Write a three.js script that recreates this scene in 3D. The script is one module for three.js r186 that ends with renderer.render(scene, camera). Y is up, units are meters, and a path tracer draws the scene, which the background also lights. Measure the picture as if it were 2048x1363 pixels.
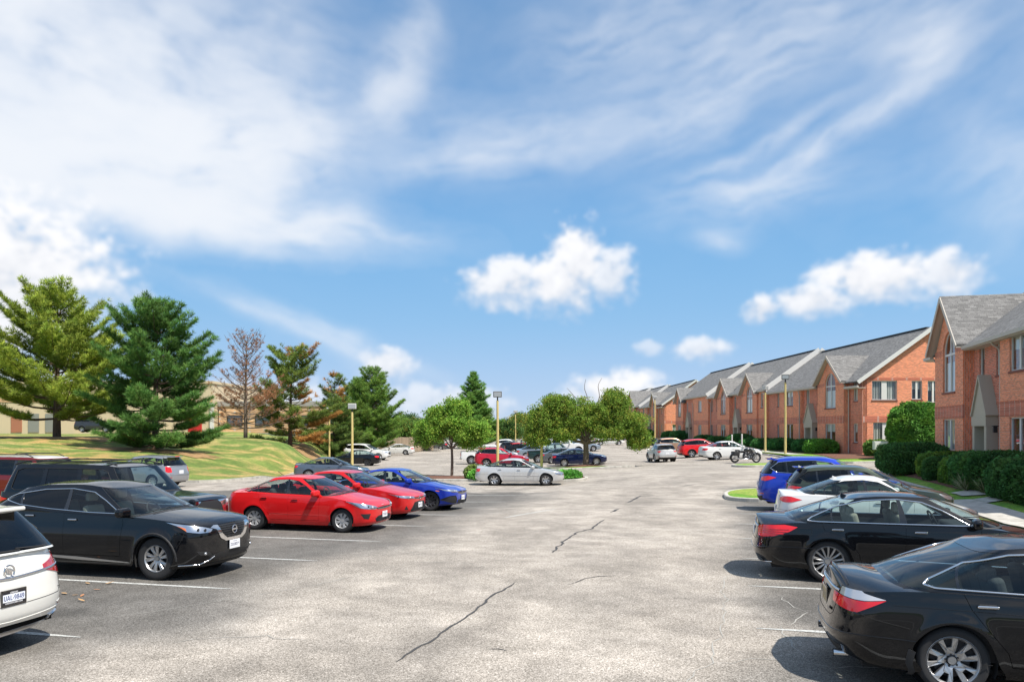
import * as THREE from 'three';
import { RoundedBoxGeometry } from 'three/addons/geometries/RoundedBoxGeometry.js';
import { mergeGeometries } from 'three/addons/utils/BufferGeometryUtils.js';
import { ImprovedNoise } from 'three/addons/math/ImprovedNoise.js';
// ---------- camera, sky, sun, exposure ----------
const scene = new THREE.Scene();
const EYE = 2.62, EXPOSURE = 1.45;
const camera = new THREE.PerspectiveCamera(2 * Math.atan(853 / 1600) * 180 / Math.PI, 2048 / 1363, 0.1, 4000);
camera.position.set(0, EYE, 0); camera.lookAt(0, EYE, -10); camera.setViewOffset(2048, 1706, 0, 0, 2048, 1363);   // level camera, lens shifted up
const renderer = new THREE.WebGLRenderer({ antialias: true }); renderer.setSize(1024, 681); renderer.toneMapping = THREE.LinearToneMapping; renderer.toneMappingExposure = EXPOSURE; renderer.shadowMap.enabled = true;
const sun = new THREE.DirectionalLight(new THREE.Color(1, 0.945, 0.87), 4.4); sun.position.set(46.3, 100, 40.8); sun.castShadow = true; sun.shadow.mapSize.set(4096, 4096); sun.shadow.radius = 1.2;
Object.assign(sun.shadow.camera, { left: -90, right: 90, top: 120, bottom: -120, near: 1, far: 400 }); scene.add(sun, sun.target);
// ---------- helpers ----------
function rng(seed) { let a = seed >>> 0; return () => { a = (a + 0x6D2B79F5) | 0; let t = Math.imul(a ^ (a >>> 15), 1 | a); t = (t + Math.imul(t ^ (t >>> 7), 61 | t)) ^ t; return ((t ^ (t >>> 14)) >>> 0) / 4294967296; }; }
const lerp = (a, b, t) => a + (b - a) * t, clamp = (x, a = 0, b = 1) => Math.min(b, Math.max(a, x));
const sstep = (a, b, x) => { const t = clamp((x - a) / (b - a)); return t * t * (3 - 2 * t); };
const noise3 = new ImprovedNoise();
const fbm = (x, y, z, o = 4) => { let s = 0, a = 0.5; for (let i = 0; i < o; i++) { s += a * noise3.noise(x, y, z); x *= 2.03; y *= 2.03; z = z * 2.03 + 7.1; a *= 0.5; } return s; };
function curve(pts) {                       // monotone cubic through [x, y] points
  const n = pts.length, X = pts.map((p) => p[0]), Y = pts.map((p) => p[1]);
  if (n < 2) return () => Y[0];
  const d = [], m = [];
  for (let i = 0; i < n - 1; i++) d.push((Y[i + 1] - Y[i]) / (X[i + 1] - X[i]));
  m.push(d[0]); for (let i = 1; i < n - 1; i++) m.push(d[i - 1] * d[i] <= 0 ? 0 : 2 / (1 / d[i - 1] + 1 / d[i])); m.push(d[n - 2]);
  return (x) => {
    if (x <= X[0]) return Y[0]; if (x >= X[n - 1]) return Y[n - 1];
    let i = 0; while (x > X[i + 1]) i++;
    const h = X[i + 1] - X[i], t = (x - X[i]) / h, t2 = t * t, t3 = t2 * t;
    return (2 * t3 - 3 * t2 + 1) * Y[i] + (t3 - 2 * t2 + t) * h * m[i] + (-2 * t3 + 3 * t2) * Y[i + 1] + (t3 - t2) * h * m[i + 1];
  };
}
const taken = new Map();
function numbered(name) { const n = taken.get(name) ?? 0; taken.set(name, n + 1); return n ? name + '_' + String(n).padStart(3, '0') : name; }
function tag(o, label, category, group) { o.userData.label = label; o.userData.category = category; if (group) o.userData.group = group; return o; }
function shade(o) { o.castShadow = true; o.receiveShadow = true; return o; }
function thing(name, label, category, pos = [0, 0, 0], turn = 0, group) { const g = new THREE.Group(); g.name = numbered(name); g.position.set(...pos); g.rotation.y = turn; tag(g, label, category, group); scene.add(g); return g; }
function part(name, geo, mat, parent) { if (Array.isArray(geo)) geo = merge(geo); const m = shade(new THREE.Mesh(geo, mat)); m.name = name; parent.add(m); return m; }
function structure(name, geo, mat) { const m = shade(new THREE.Mesh(geo, mat)); m.name = numbered(name); m.userData.kind = 'structure'; scene.add(m); return m; }
function merge(list) {
  list = list.filter((g) => g && g.attributes.position.count);
  const clean = list.map((g) => { const o = new THREE.BufferGeometry(); for (const k of ['position', 'normal', 'uv']) if (g.attributes[k]) o.setAttribute(k, g.attributes[k]);
    if (!g.attributes.uv) o.setAttribute('uv', new THREE.BufferAttribute(new Float32Array(g.attributes.position.count * 2), 2));
    if (!g.attributes.normal) { o.setIndex(g.index); o.computeVertexNormals(); }
    o.setIndex(g.index ?? [...Array(g.attributes.position.count).keys()]); return o; });
  return clean.length === 1 ? clean[0] : mergeGeometries(clean);
}
function bx(w, h, d, x = 0, y = 0, z = 0) { const g = new THREE.BoxGeometry(w, h, d); g.translate(x, y, z); return g; }
function rbx(w, h, d, r, x = 0, y = 0, z = 0, seg = 2) { const g = new RoundedBoxGeometry(w, h, d, seg, r); g.translate(x, y, z); return g; }
function cyl(r0, r1, h, x = 0, y = 0, z = 0, seg = 12) { const g = new THREE.CylinderGeometry(r0, r1, h, seg); g.translate(x, y, z); return g; }
const polyTube = (pts, r, seg = 6, closed = false, tens = 0.5, n) => new THREE.TubeGeometry(new THREE.CatmullRomCurve3(pts, closed, 'catmullrom', tens), n ?? pts.length * 2, r, seg, closed);
const M = (o) => new THREE.MeshPhysicalMaterial(o), MS = (o) => new THREE.MeshStandardMaterial(o);
const lin = (r, g, b) => new THREE.Color().setRGB(r, g, b);
// clip polygon [[x,y]...] to an axis-aligned cell
function clipCell(poly, x0, x1, y0, y1) {
  let out = poly;
  for (const [ax, lim, sg] of [[0, x0, 1], [0, x1, -1], [1, y0, 1], [1, y1, -1]]) {
    const src = out; out = []; const n = src.length; if (!n) return out;
    for (let i = 0; i < n; i++) {
      const a = src[i], b = src[(i + 1) % n], da = sg * (a[ax] - lim), db = sg * (b[ax] - lim);
      if (da >= 0) out.push(a);
      if ((da > 0 && db < 0) || (da < 0 && db > 0)) { const t = da / (da - db); const p = [lerp(a[0], b[0], t), lerp(a[1], b[1], t)]; p[ax] = lim; out.push(p); }
    }
  }
  return out;
}
const polyArea = (p) => { let a = 0; for (let i = 0, n = p.length; i < n; i++) { const q = p[(i + 1) % n]; a += p[i][0] * q[1] - q[0] * p[i][1]; } return a / 2; };
function inPoly(p, x, y) { let c = false; for (let i = 0, j = p.length - 1; i < p.length; j = i++) if ((p[i][1] > y) !== (p[j][1] > y) && x < ((p[j][0] - p[i][0]) * (y - p[i][1])) / (p[j][1] - p[i][1]) + p[i][0]) c = !c; return c; }
function densify(poly, st, closed = true) { const o = []; for (let i = 0; i < poly.length - (closed ? 0 : 1); i++) { const a = poly[i], b = poly[(i + 1) % poly.length], n = Math.max(1, Math.ceil(Math.hypot(b[0] - a[0], b[1] - a[1]) / st)); for (let k = 0; k < n; k++) o.push([lerp(a[0], b[0], k / n), lerp(a[1], b[1], k / n)]); } if (!closed) o.push(poly[poly.length - 1]); return o; }
// polygon in a surface's own (s,z) coordinates -> mesh on the surface F(s,z); regular cells clipped by the outline
function patch(poly, F, st = 0.05, { off = 0, skirt = 0, out = [0, 0.6, 0], st2 = st } = {}) {
  if (polyArea(poly) < 0) poly = poly.slice().reverse();
  let x0 = 1e9, x1 = -1e9, y0 = 1e9, y1 = -1e9; for (const [x, y] of poly) { x0 = Math.min(x0, x); x1 = Math.max(x1, x); y0 = Math.min(y0, y); y1 = Math.max(y1, y); }
  const pos = [], nor = [], uv = [], idx = [], seen = new Map(), e = 0.004;
  const c0 = F((x0 + x1) / 2, (y0 + y1) / 2);
  const nrm = (x, y) => { const a = F(x + e, y), b = F(x - e, y), c = F(x, y + e), d = F(x, y - e); return a.sub(b).cross(c.sub(d)).normalize(); };
  const mid = poly[0], pm = F(mid[0], mid[1]), nm = nrm((x0 + x1) / 2, (y0 + y1) / 2);
  const sg = nm.dot(new THREE.Vector3(out[0] === null ? 0 : c0.x * 0.35 - out[0] * 0.35, c0.y - out[1], c0.z - out[2])) < 0 ? -1 : 1;
  const vert = (x, y, o) => { const k = Math.round(x * 2e4) + '_' + Math.round(y * 2e4) + '_' + o; let i = seen.get(k); if (i !== undefined) return i;
    const p = F(x, y), n = nrm(x, y).multiplyScalar(sg); if (!isFinite(n.x)) n.set(0, 1, 0); p.addScaledVector(n, o); i = pos.length / 3; pos.push(p.x, p.y, p.z); nor.push(n.x, n.y, n.z); uv.push(x, y); seen.set(k, i); return i; };
  const tri = (a, b, c) => { if (a === b || b === c || a === c) return; sg > 0 ? idx.push(a, b, c) : idx.push(a, c, b); };
  const i0 = Math.floor(x0 / st), i1 = Math.ceil(x1 / st), j0 = Math.floor(y0 / st2), j1 = Math.ceil(y1 / st2);
  for (let i = i0; i < i1; i++) {
    const col = clipCell(poly, i * st, (i + 1) * st, y0 - 1, y1 + 1); if (col.length < 3) continue;
    for (let j = j0; j < j1; j++) {
      const c = clipCell(col, i * st, (i + 1) * st, j * st2, (j + 1) * st2); if (c.length < 3 || polyArea(c) < 1e-8) continue;
      const ids = c.map((p) => vert(p[0], p[1], off));
      if (c.length <= 4) { for (let k = 1; k < c.length - 1; k++) tri(ids[0], ids[k], ids[k + 1]); } else for (const [a, b, d] of THREE.ShapeUtils.triangulateShape(c.map((p) => new THREE.Vector2(p[0], p[1])), [])) tri(ids[a], ids[b], ids[d]);
    }
  }
  if (skirt) { const D = densify(poly, st); const n = D.length; const base = pos.length / 3;
    for (const [x, y] of D) for (const o of [off, off - skirt]) { const p = F(x, y), q = nrm(x, y).multiplyScalar(sg); if (!isFinite(q.x)) q.set(0, 1, 0); p.addScaledVector(q, o); pos.push(p.x, p.y, p.z); nor.push(0, 0, 0); uv.push(x, y); }
    const A = new THREE.Vector3(), B = new THREE.Vector3(), C = new THREE.Vector3();
    for (let k = 0; k < n; k++) { const a = base + 2 * k, b = base + 2 * ((k + 1) % n); tri(a, a + 1, b); tri(b, a + 1, b + 1);
      A.fromArray(pos, 3 * a); B.fromArray(pos, 3 * b); C.fromArray(pos, 3 * a + 3); B.sub(A).cross(C.sub(A)).multiplyScalar(-sg).normalize(); for (const i of [a, a + 1, b, b + 1]) { nor[3 * i] += B.x; nor[3 * i + 1] += B.y; nor[3 * i + 2] += B.z; } }
    for (let i = base; i < pos.length / 3; i++) { const l = Math.hypot(nor[3 * i], nor[3 * i + 1], nor[3 * i + 2]) || 1; for (let k = 0; k < 3; k++) nor[3 * i + k] /= l; }
  }
  const g = new THREE.BufferGeometry(); g.setAttribute('position', new THREE.Float32BufferAttribute(pos, 3)); g.setAttribute('normal', new THREE.Float32BufferAttribute(nor, 3)); g.setAttribute('uv', new THREE.Float32BufferAttribute(uv, 2)); g.setIndex(idx); return g;
}
function mirror(g) { const o = g.clone(); for (const k of ['position', 'normal']) { const a = o.attributes[k]; for (let i = 0; i < a.count; i++) a.setZ(i, -a.getZ(i)); } const ix = o.index; if (ix) for (let i = 0; i < ix.count; i += 3) { const t = ix.getX(i + 1); ix.setX(i + 1, ix.getX(i + 2)); ix.setX(i + 2, t); } return o; }
const both = (g) => merge([g, mirror(g)]);
// ---------- procedural textures ----------
function tex(w, h, fn, { srgb = true, rx = 1, ry = 1 } = {}) {
  const d = new Uint8Array(w * h * 4); for (let j = 0; j < h; j++) for (let i = 0; i < w; i++) { const c = fn(i, j, i / w, j / h); const k = 4 * (j * w + i); d[k] = clamp(c[0], 0, 255); d[k + 1] = clamp(c[1], 0, 255); d[k + 2] = clamp(c[2], 0, 255); d[k + 3] = 255; }
  const t = new THREE.DataTexture(d, w, h, THREE.RGBAFormat); t.wrapS = t.wrapT = THREE.RepeatWrapping; t.magFilter = THREE.LinearFilter; t.minFilter = THREE.LinearMipmapLinearFilter; t.generateMipmaps = true; if (srgb) t.colorSpace = THREE.SRGBColorSpace; t.repeat.set(rx, ry); t.needsUpdate = true; return t;
}
function canvasTex(w, h, draw) { const c = document.createElement('canvas'); c.width = w; c.height = h; const g = c.getContext('2d'); draw(g, w, h); const t = new THREE.CanvasTexture(c); t.colorSpace = THREE.SRGBColorSpace; return t; }
// periodic value noise for tiling textures
function tileNoise(seed, n) { const r = rng(seed), a = new Float32Array(n * n).map(() => r()); return (u, v) => { const x = (((u % 1) + 1) % 1) * n, y = (((v % 1) + 1) % 1) * n, i = Math.floor(x), j = Math.floor(y), f = x - i, g = y - j, s = f * f * (3 - 2 * f), t = g * g * (3 - 2 * g), q = (p, o) => a[((o % n) * n) + (p % n)]; return lerp(lerp(q(i, j), q(i + 1, j), s), lerp(q(i, j + 1), q(i + 1, j + 1), s), t); }; }
// ---------- sky: clear air with high thin veils and a few low heaps of cloud ----------
{
  const w = 2048, h = 1024, d = new Float32Array(w * h * 4), s2l = (c) => (c <= 0.04045 ? c / 12.92 : Math.pow((c + 0.055) / 1.055, 2.4));
  const air = [[-90, [150, 155, 160]], [-2, [190, 205, 220]], [0, [196, 216, 240]], [3, [178, 208, 241]], [8, [146, 194, 237]], [14, [126, 180, 230]], [20, [119, 168, 219]], [28, [114, 158, 207]], [50, [108, 153, 203]], [90, [104, 150, 201]]];  // tones above the view are paled to raise the fill light
  const airAt = [0, 1, 2].map((k) => curve(air.map(([e, c]) => [e, c[k]])));
  // thin veils: [azimuth, elevation, half width, half height, turn, strength] in degrees; those out of view strengthened to raise the fill light
  const veils = [[-28, 21, 12, 4.5, -0.25, 1.1, 0.3], [-22, 17.8, 10, 2.8, 0.16, 1.5, 0.4], [-30, 16.5, 9, 2.5, 0.05, 1.4, 0.3], [-17, 13.6, 9, 1.5, -0.04, 1.5, 0.5], [-26, 14.5, 8, 1.6, -0.2, 1.2, 0.4], [-34, 22, 8, 9, 0, 1.0, 0.2], [-19, 24, 12, 4, -0.15, 0.35, 0.4], [-7.5, 25.5, 1.6, 3.2, -0.35, 0.9, 0.3], [-8.5, 22.6, 2.4, 1.8, 0.5, 0.8, 0.3], [0.5, 19.6, 8.5, 2.1, 0.1, 0.55, 0.6], [-3, 18.4, 6, 0.8, 0.1, 0.5, 0.7], [8, 26, 7, 2.6, 0.2, 0.42, 0.8], [17, 24.5, 10, 3.6, 0.25, 0.45, 0.85], [12, 20.5, 6, 2.4, 0.3, 0.34, 0.9], [22.5, 19.0, 7, 0.8, 0.42, 1.0, 0.6], [17.5, 18.6, 4.5, 0.45, 0.42, 0.9, 0.6], [27, 22.8, 2.6, 1.6, 0.3, 0.9, 0.5], [16.5, 15.6, 6, 1.5, 0.08, 0.6, 0.8], [30, 27, 9, 3, 0.3, 0.35, 0.8], [14.6, 12.9, 1.6, 0.7, 0, 0.8, 0.4], [33, 14.5, 3.5, 4, 0.6, 0.6, 0.4], [-13, 6.2, 7, 0.8, -0.35, 0.6, 0.5], [60, 30, 24, 10, 0.3, 0.8], [-70, 24, 24, 10, 0.2, 1.0], [0, 50, 50, 10, 0.2, 0.8], [120, 34, 40, 12, -0.2, 0.8], [-140, 30, 40, 12, 0.2, 0.9], [170, 60, 70, 10, 0.1, 0.8], [-60, 65, 60, 9, -0.2, 0.9], [80, 70, 60, 8, 0.3, 0.8]];
  // heaps: [azimuth, elevation of the base, half width, height, strength]
  const heaps = [[-32.5, 6.5, 8.6, 8.4, 1], [-35, 4, 10, 8, 1], [4.6, 9.6, 2.7, 5.6, 1], [-0.2, 9.2, 4.6, 3.0, 0.95], [6.8, 9.6, 2.6, 3.4, 0.85], [3.2, 9.2, 3.2, 3.6, 1], [24.5, 8.7, 5.0, 2.9, 1], [20.6, 7.8, 3.4, 1.9, 0.95], [28.6, 8.8, 2.6, 2.6, 0.9], [17.3, 7.5, 1.7, 1.6, 0.95], [-9, 3.7, 2.6, 2.2, 0.85], [13.4, 5.0, 2.5, 1.3, 0.8], [9.8, 5.3, 1.3, 0.8, 0.5], [7.5, 1.4, 4.2, 2.9, 1], [-5, 1.0, 6, 2.4, 0.6], [-17, 1.0, 6, 2.6, 0.6], [70, 7, 12, 6, 0.9], [110, 10, 10, 5, 0.8], [-80, 9, 14, 7, 0.9], [170, 10, 14, 6, 0.8], [-140, 12, 12, 6, 0.8]];
  for (let j = 0; j < h; j++) {
    const el = ((j + 0.5) / h - 0.5) * 180;
    for (let i = 0; i < w; i++) {
      const k = 4 * (j * w + i), th = ((i + 0.5) / w - 0.5) * 2 * Math.PI; let az = (th + Math.PI / 2) * 180 / Math.PI; if (az > 180) az -= 360;
      let c = [airAt[0](el), airAt[1](el), airAt[2](el)].map((v) => s2l(v / 255));
      if (el > -1) {
        const wx = az + 2.2 * fbm(az * 0.16, el * 0.2, 1.3, 4), wy = el + 1.5 * fbm(az * 0.16 + 9, el * 0.2, 4.7, 4);
        let veil = 0; const soft = 0.5 + 1.1 * fbm(wx * 0.22, wy * 0.34, 2.2, 5);
        for (const [a, e, ra, re, t, st, wisp = 0.5] of veils) { let da = wx - a; if (da > 180) da -= 360; if (da < -180) da += 360; const de = wy - e; if (Math.abs(da) > 3 * ra + 3 * re) continue; const u = da * Math.cos(t) + de * Math.sin(t), v = -da * Math.sin(t) + de * Math.cos(t), x = u / ra, y = v / re, m = Math.exp(-(x * x + y * y) * 1.1); if (m < 0.02) continue; const str = 0.5 + 1.2 * fbm(u * 0.3 + a, v * 1.5, e, 5); veil += st * m * clamp(lerp(soft, str, wisp) * 1.15 + 0.05, 0, 1.25); }
        veil += 0.07 * sstep(6, 20, el) * clamp(soft, 0, 1);
        veil *= 1 + 0.9 * sstep(-8, -18, az) * sstep(-90, -60, az); veil = 1 - Math.exp(-veil * 1.2); for (let q = 0; q < 3; q++) c[q] = lerp(c[q], [0.88, 0.92, 0.985][q], clamp(veil));
        let den = 0, paleness = 0; const n = fbm(az * 0.55 + 0.4 * fbm(az * 0.9, el, 2, 3), el * 0.75, 3.3, 7), n2 = fbm(az * 1.9, el * 2.1, 6.3, 5);
        for (const [a, e, ra, hh, st] of heaps) { let da = az - a; if (da > 180) da -= 360; if (da < -180) da += 360; if (Math.abs(da) > ra * 2.4) continue; const x = da / ra, y = (el - e) / hh; if (y < -1 || y > 2.2) continue; const m = 1.0 - x * x * 0.95 - (y < 0.3 ? Math.pow((0.3 - y) / 0.8, 2) : Math.pow((y - 0.3) / 0.74, 2) * 1.1), hard = 0.75 + 0.45 * sstep(0.45, -0.1, y) + 0.4 * Math.abs(x); const v = st * sstep(0.0, hard, m + n * 1.05 + n2 * 0.5); if (v > den) { den = v; paleness = clamp(0.5 + y * 0.55 + n * 0.9 + n2 * 0.4); } }
        for (let q = 0; q < 3; q++) c[q] = lerp(c[q], lerp([0.72, 0.75, 0.82][q], [1.02, 1.02, 1.04][q], paleness), den * 0.97);
      }
      d.set([c[0] / EXPOSURE, c[1] / EXPOSURE, c[2] / EXPOSURE, 1], k);
    }
  }
  const t = new THREE.DataTexture(d, w, h, THREE.RGBAFormat, THREE.FloatType); t.mapping = THREE.EquirectangularReflectionMapping; t.magFilter = t.minFilter = THREE.LinearFilter; t.needsUpdate = true; scene.background = t; scene.environment = t;
}
// ---------- vehicles ----------
const paint = (r, g, b, metal = 0.0, rough = 0.36) => M({ color: lin(r, g, b), metalness: metal, roughness: rough, specularIntensity: 0.12, clearcoat: 1, clearcoatRoughness: 0.015 });
const CM = {
  black: paint(0.003, 0.0035, 0.005), navy: paint(0.006, 0.012, 0.055, 0.2), red: paint(0.62, 0.012, 0.014), white: paint(0.72, 0.72, 0.7), blue: paint(0.012, 0.045, 0.42, 0.25), silver: paint(0.56, 0.56, 0.55, 0.35), grey: paint(0.16, 0.17, 0.18, 0.6), lightgrey: paint(0.33, 0.34, 0.36, 0.5),
  green: paint(0.045, 0.058, 0.042, 0.4), steel: paint(0.13, 0.16, 0.2, 0.6), maroon: paint(0.2, 0.012, 0.014, 0.3), tan: paint(0.4, 0.24, 0.15, 0.4), dkgreen: paint(0.02, 0.045, 0.045, 0.3), crimson: paint(0.5, 0.012, 0.035, 0.2), greyblue: paint(0.3, 0.36, 0.42, 0.5), charcoal: paint(0.05, 0.052, 0.056, 0.5),
  trim: MS({ color: lin(0.018, 0.018, 0.019), roughness: 0.65 }), gloss: M({ color: lin(0.008, 0.008, 0.009), roughness: 0.12, clearcoat: 1 }), rubber: MS({ color: lin(0.022, 0.022, 0.023), roughness: 0.85 }),
  chrome: MS({ color: lin(0.72, 0.72, 0.73), metalness: 1, roughness: 0.12 }), satin: MS({ color: lin(0.55, 0.55, 0.55), metalness: 1, roughness: 0.35 }), alloy: MS({ color: lin(0.5, 0.5, 0.5), metalness: 0.85, roughness: 0.32 }), cover: MS({ color: lin(0.45, 0.45, 0.45), metalness: 0.4, roughness: 0.4 }), darkalloy: MS({ color: lin(0.06, 0.06, 0.065), metalness: 0.6, roughness: 0.4 }),
  glass: M({ color: lin(0.74, 0.84, 0.82), transmission: 1, thickness: 0, roughness: 0, ior: 1.52 }), privacy: M({ color: lin(0.09, 0.1, 0.105), transmission: 1, thickness: 0, roughness: 0, ior: 1.52 }), lens: M({ color: lin(0.95, 0.97, 1), transmission: 1, thickness: 0, roughness: 0.02, ior: 1.45 }),
  redlens: M({ color: lin(0.8, 0.004, 0.008), roughness: 0.2, clearcoat: 1 }), darkred: M({ color: lin(0.4, 0.005, 0.012), roughness: 0.12, clearcoat: 1 }), clearlamp: M({ color: lin(0.7, 0.68, 0.68), roughness: 0.1, metalness: 0.3, clearcoat: 1 }), amber: M({ color: lin(0.75, 0.16, 0.02), roughness: 0.2, clearcoat: 1 }),
  reflector: MS({ color: lin(0.62, 0.63, 0.65), metalness: 0.9, roughness: 0.22 }), cabin: MS({ color: lin(0.03, 0.03, 0.032), roughness: 0.9 }), seat: MS({ color: lin(0.055, 0.055, 0.058), roughness: 0.85 }), beige: MS({ color: lin(0.3, 0.27, 0.22), roughness: 0.9 }), under: MS({ color: lin(0.012, 0.012, 0.012), roughness: 0.95 }), disc: MS({ color: lin(0.3, 0.29, 0.28), metalness: 0.9, roughness: 0.4 }),
  plate: MS({ color: lin(0.75, 0.76, 0.78), roughness: 0.4 }), pearl: paint(0.72, 0.71, 0.66, 0.05),
};
function ellipseTable(a, b, n) {               // arc-length table of a superellipse quarter from (1,0) to (0,1), radii a (along) and b (across)
  const N = 900, P = []; for (let i = 0; i <= N; i++) { const f = (i / N) * Math.PI / 2; P.push([Math.pow(Math.max(0, Math.cos(f)), 2 / n), Math.pow(Math.max(0, Math.sin(f)), 2 / n)]); }
  const D = [0]; for (let i = 1; i <= N; i++) D.push(D[i - 1] + Math.hypot((P[i][0] - P[i - 1][0]) * a, (P[i][1] - P[i - 1][1]) * b));
  const find = (arr, v, inc) => { let lo = 0, hi = N; while (hi - lo > 1) { const m = (lo + hi) >> 1; if (inc ? arr(m) < v : arr(m) > v) lo = m; else hi = m; } const d = arr(hi) - arr(lo); return lo + (d ? clamp((v - arr(lo)) / d) : 0); };
  const at = (A, t) => { const i = Math.min(N - 1, Math.floor(t)); return lerp(A(i), A(i + 1), t - i); };
  const tx = (i) => P[i][0], ty = (i) => P[i][1], td = (i) => D[i];
  return { len: D[N], xy: (s) => { const t = find(td, clamp(s, 0, D[N]), true); return [at(tx, t), at(ty, t)]; }, sOfX: (e) => at(td, find(tx, e, false)), sOfY: (e) => at(td, find(ty, e, true)) };
}
const wheelCache = new Map();
function wheelGeo(R, rim, W, kind) {
  const key = [R, rim, W, kind].join(); if (wheelCache.has(key)) return wheelCache.get(key);
  const lat = (pts, seg = 44) => { const g = new THREE.LatheGeometry(pts.map(([r, z]) => new THREE.Vector2(r, z)), seg); g.rotateX(Math.PI / 2); return g; };
  const h = W / 2, tyre = lat([[rim - 0.004, -h * 0.82], [rim + 0.012, -h * 0.9], [(R + rim) / 2, -h], [R - 0.03, -h * 0.93], [R - 0.008, -h * 0.8], [R, -h * 0.55], [R, -h * 0.2], [R - 0.006, -h * 0.18], [R - 0.006, -h * 0.14], [R, -h * 0.12], [R, h * 0.12], [R - 0.006, h * 0.14], [R - 0.006, h * 0.18], [R, h * 0.2], [R, h * 0.55], [R - 0.008, h * 0.8], [R - 0.03, h * 0.93], [(R + rim) / 2, h], [rim + 0.012, h * 0.9], [rim - 0.004, h * 0.82]]);
  const zf = h * 0.72;
  const barrel = lat([[rim - 0.006, h * 0.86], [rim + 0.004, h * 0.9], [rim + 0.006, h * 0.84], [rim, h * 0.8], [rim - 0.02, h * 0.6], [rim - 0.03, 0], [rim - 0.02, -h * 0.8]]);
  const lip = lat([[rim - 0.022, zf - 0.012], [rim - 0.012, zf + 0.004], [rim - 0.004, h * 0.87], [rim + 0.005, h * 0.89], [rim + 0.007, h * 0.84]]);
  const spoke = (r0, r1, w0, w1, t, dish, skew = 0) => { const s = new THREE.Shape(); s.moveTo(r0, -w0 / 2); s.quadraticCurveTo((r0 + r1) / 2, -Math.min(w0, w1) * 0.46 + skew, r1, -w1 / 2 + skew); s.lineTo(r1, w1 / 2 + skew); s.quadraticCurveTo((r0 + r1) / 2, Math.min(w0, w1) * 0.46 + skew * 0.6, r0, w0 / 2); const g = new THREE.ExtrudeGeometry(s, { depth: t, bevelEnabled: true, bevelSize: 0.004, bevelThickness: 0.006, bevelSegments: 1, curveSegments: 4 }); const p = g.attributes.position; for (let i = 0; i < p.count; i++) { const r = clamp((p.getX(i) - r0) / (r1 - r0)); p.setZ(i, p.getZ(i) + zf - t - 0.01 - dish * (1 - r) * (1 - r)); } g.computeVertexNormals(); return g; };
  const rim1 = [lip], rim2 = [barrel];
  const around = (g, n, list, ph = 0) => { for (let k = 0; k < n; k++) { const c = g.clone(); c.rotateZ(ph + (k / n) * Math.PI * 2); list.push(c); } };
  const cap = (r, z, l) => { const g = new THREE.CylinderGeometry(r * 0.9, r, 0.02, 20); g.rotateX(Math.PI / 2); g.translate(0, 0, z); l.push(g); };
  const nuts = (r, z) => { const g = new THREE.CylinderGeometry(0.011, 0.011, 0.02, 6); g.rotateX(Math.PI / 2); g.translate(r, 0, z); around(g, 5, rim2, 0.3); };
  const r0 = 0.045, r1 = rim - 0.016;
  if (kind === 'twin5') { for (const d of [-0.27, 0.27]) { const g = spoke(r0, r1, 0.042, 0.062, 0.028, 0.03); g.rotateZ(d); around(g, 5, rim1, Math.PI / 2); } cap(0.04, zf - 0.03, rim1); nuts(0.062, zf - 0.05); { const g = spoke(r0, r1 - 0.015, 0.08, 0.07, 0.012, 0.06); g.translate(0, 0, -0.03); around(g, 5, rim2, Math.PI / 2); } }
  else if (kind === 'cover8') { const g = spoke(r0, r1, 0.05, 0.088, 0.02, 0.015); around(g, 8, rim1, 0.1); cap(0.052, zf - 0.015, rim1); const d = new THREE.CircleGeometry(r1, 32); d.translate(0, 0, zf - 0.05); rim2.push(d); }
  else if (kind === 'multi14') { const g = spoke(0.05, r1, 0.022, 0.03, 0.026, 0.035); around(g, 14, rim1, 0); cap(0.056, zf - 0.03, rim1); }
  else if (kind === 'ten') { for (const d of [-0.2, 0.2]) { const g = spoke(0.05, r1, 0.036, 0.05, 0.03, 0.045, d * 0.12); g.rotateZ(d); around(g, 5, rim1, Math.PI / 2); } cap(0.042, zf - 0.035, rim1); nuts(0.06, zf - 0.045); { const g = spoke(0.05, rim * 0.55, 0.09, 0.06, 0.02, 0.03); g.translate(0, 0, -0.012); around(g, 5, rim1, Math.PI / 2); } }
  else if (kind === 'steel') { const d = lat([[0.02, zf - 0.06], [rim * 0.5, zf - 0.03], [rim * 0.78, zf - 0.06], [r1, zf - 0.04]]); rim1.push(d); cap(0.05, zf - 0.035, rim1); }
  else { const n = +kind || 5; const g = spoke(r0, r1, 0.075, n > 6 ? 0.055 : 0.085, 0.03, 0.03); around(g, n, rim1, Math.PI / 2); cap(0.045, zf - 0.025, rim1); }
  const disc = lat([[0.03, 0.0], [rim * 0.72, 0.0], [rim * 0.72, -0.02]], 28); disc.translate(0, 0, zf - 0.085); rim2.push(disc);
  const o = { tyre, rim1: merge(rim1), rim2: merge(rim2) }; wheelCache.set(key, o); return o;
}
const CARBASE = {
  cf: 0.62, nf: 2.9, cr: 0.5, nr: 3.2, tw: 0.215, archGap: 0.04, inset: 0.035, rock: 0.36, flare: 0.016, step: 0.06, ghn: 3.4, ghc: 0.5, ghr: 0.45, bulge: 0.02, roofCrown: 0.05, aP: 0.9, cP: 0.86, mirror: true, handles: true, glassRear: 'glass', mirU: 0, crownP: 2.6,
  side: [[0.15, 0.09], [0.26, 0.045], [0.42, 0.02], [0.6, 0.004], [0.72, 0], [0.86, 0.012], [0.98, 0.035], [1.15, 0.06]],
};
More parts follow.
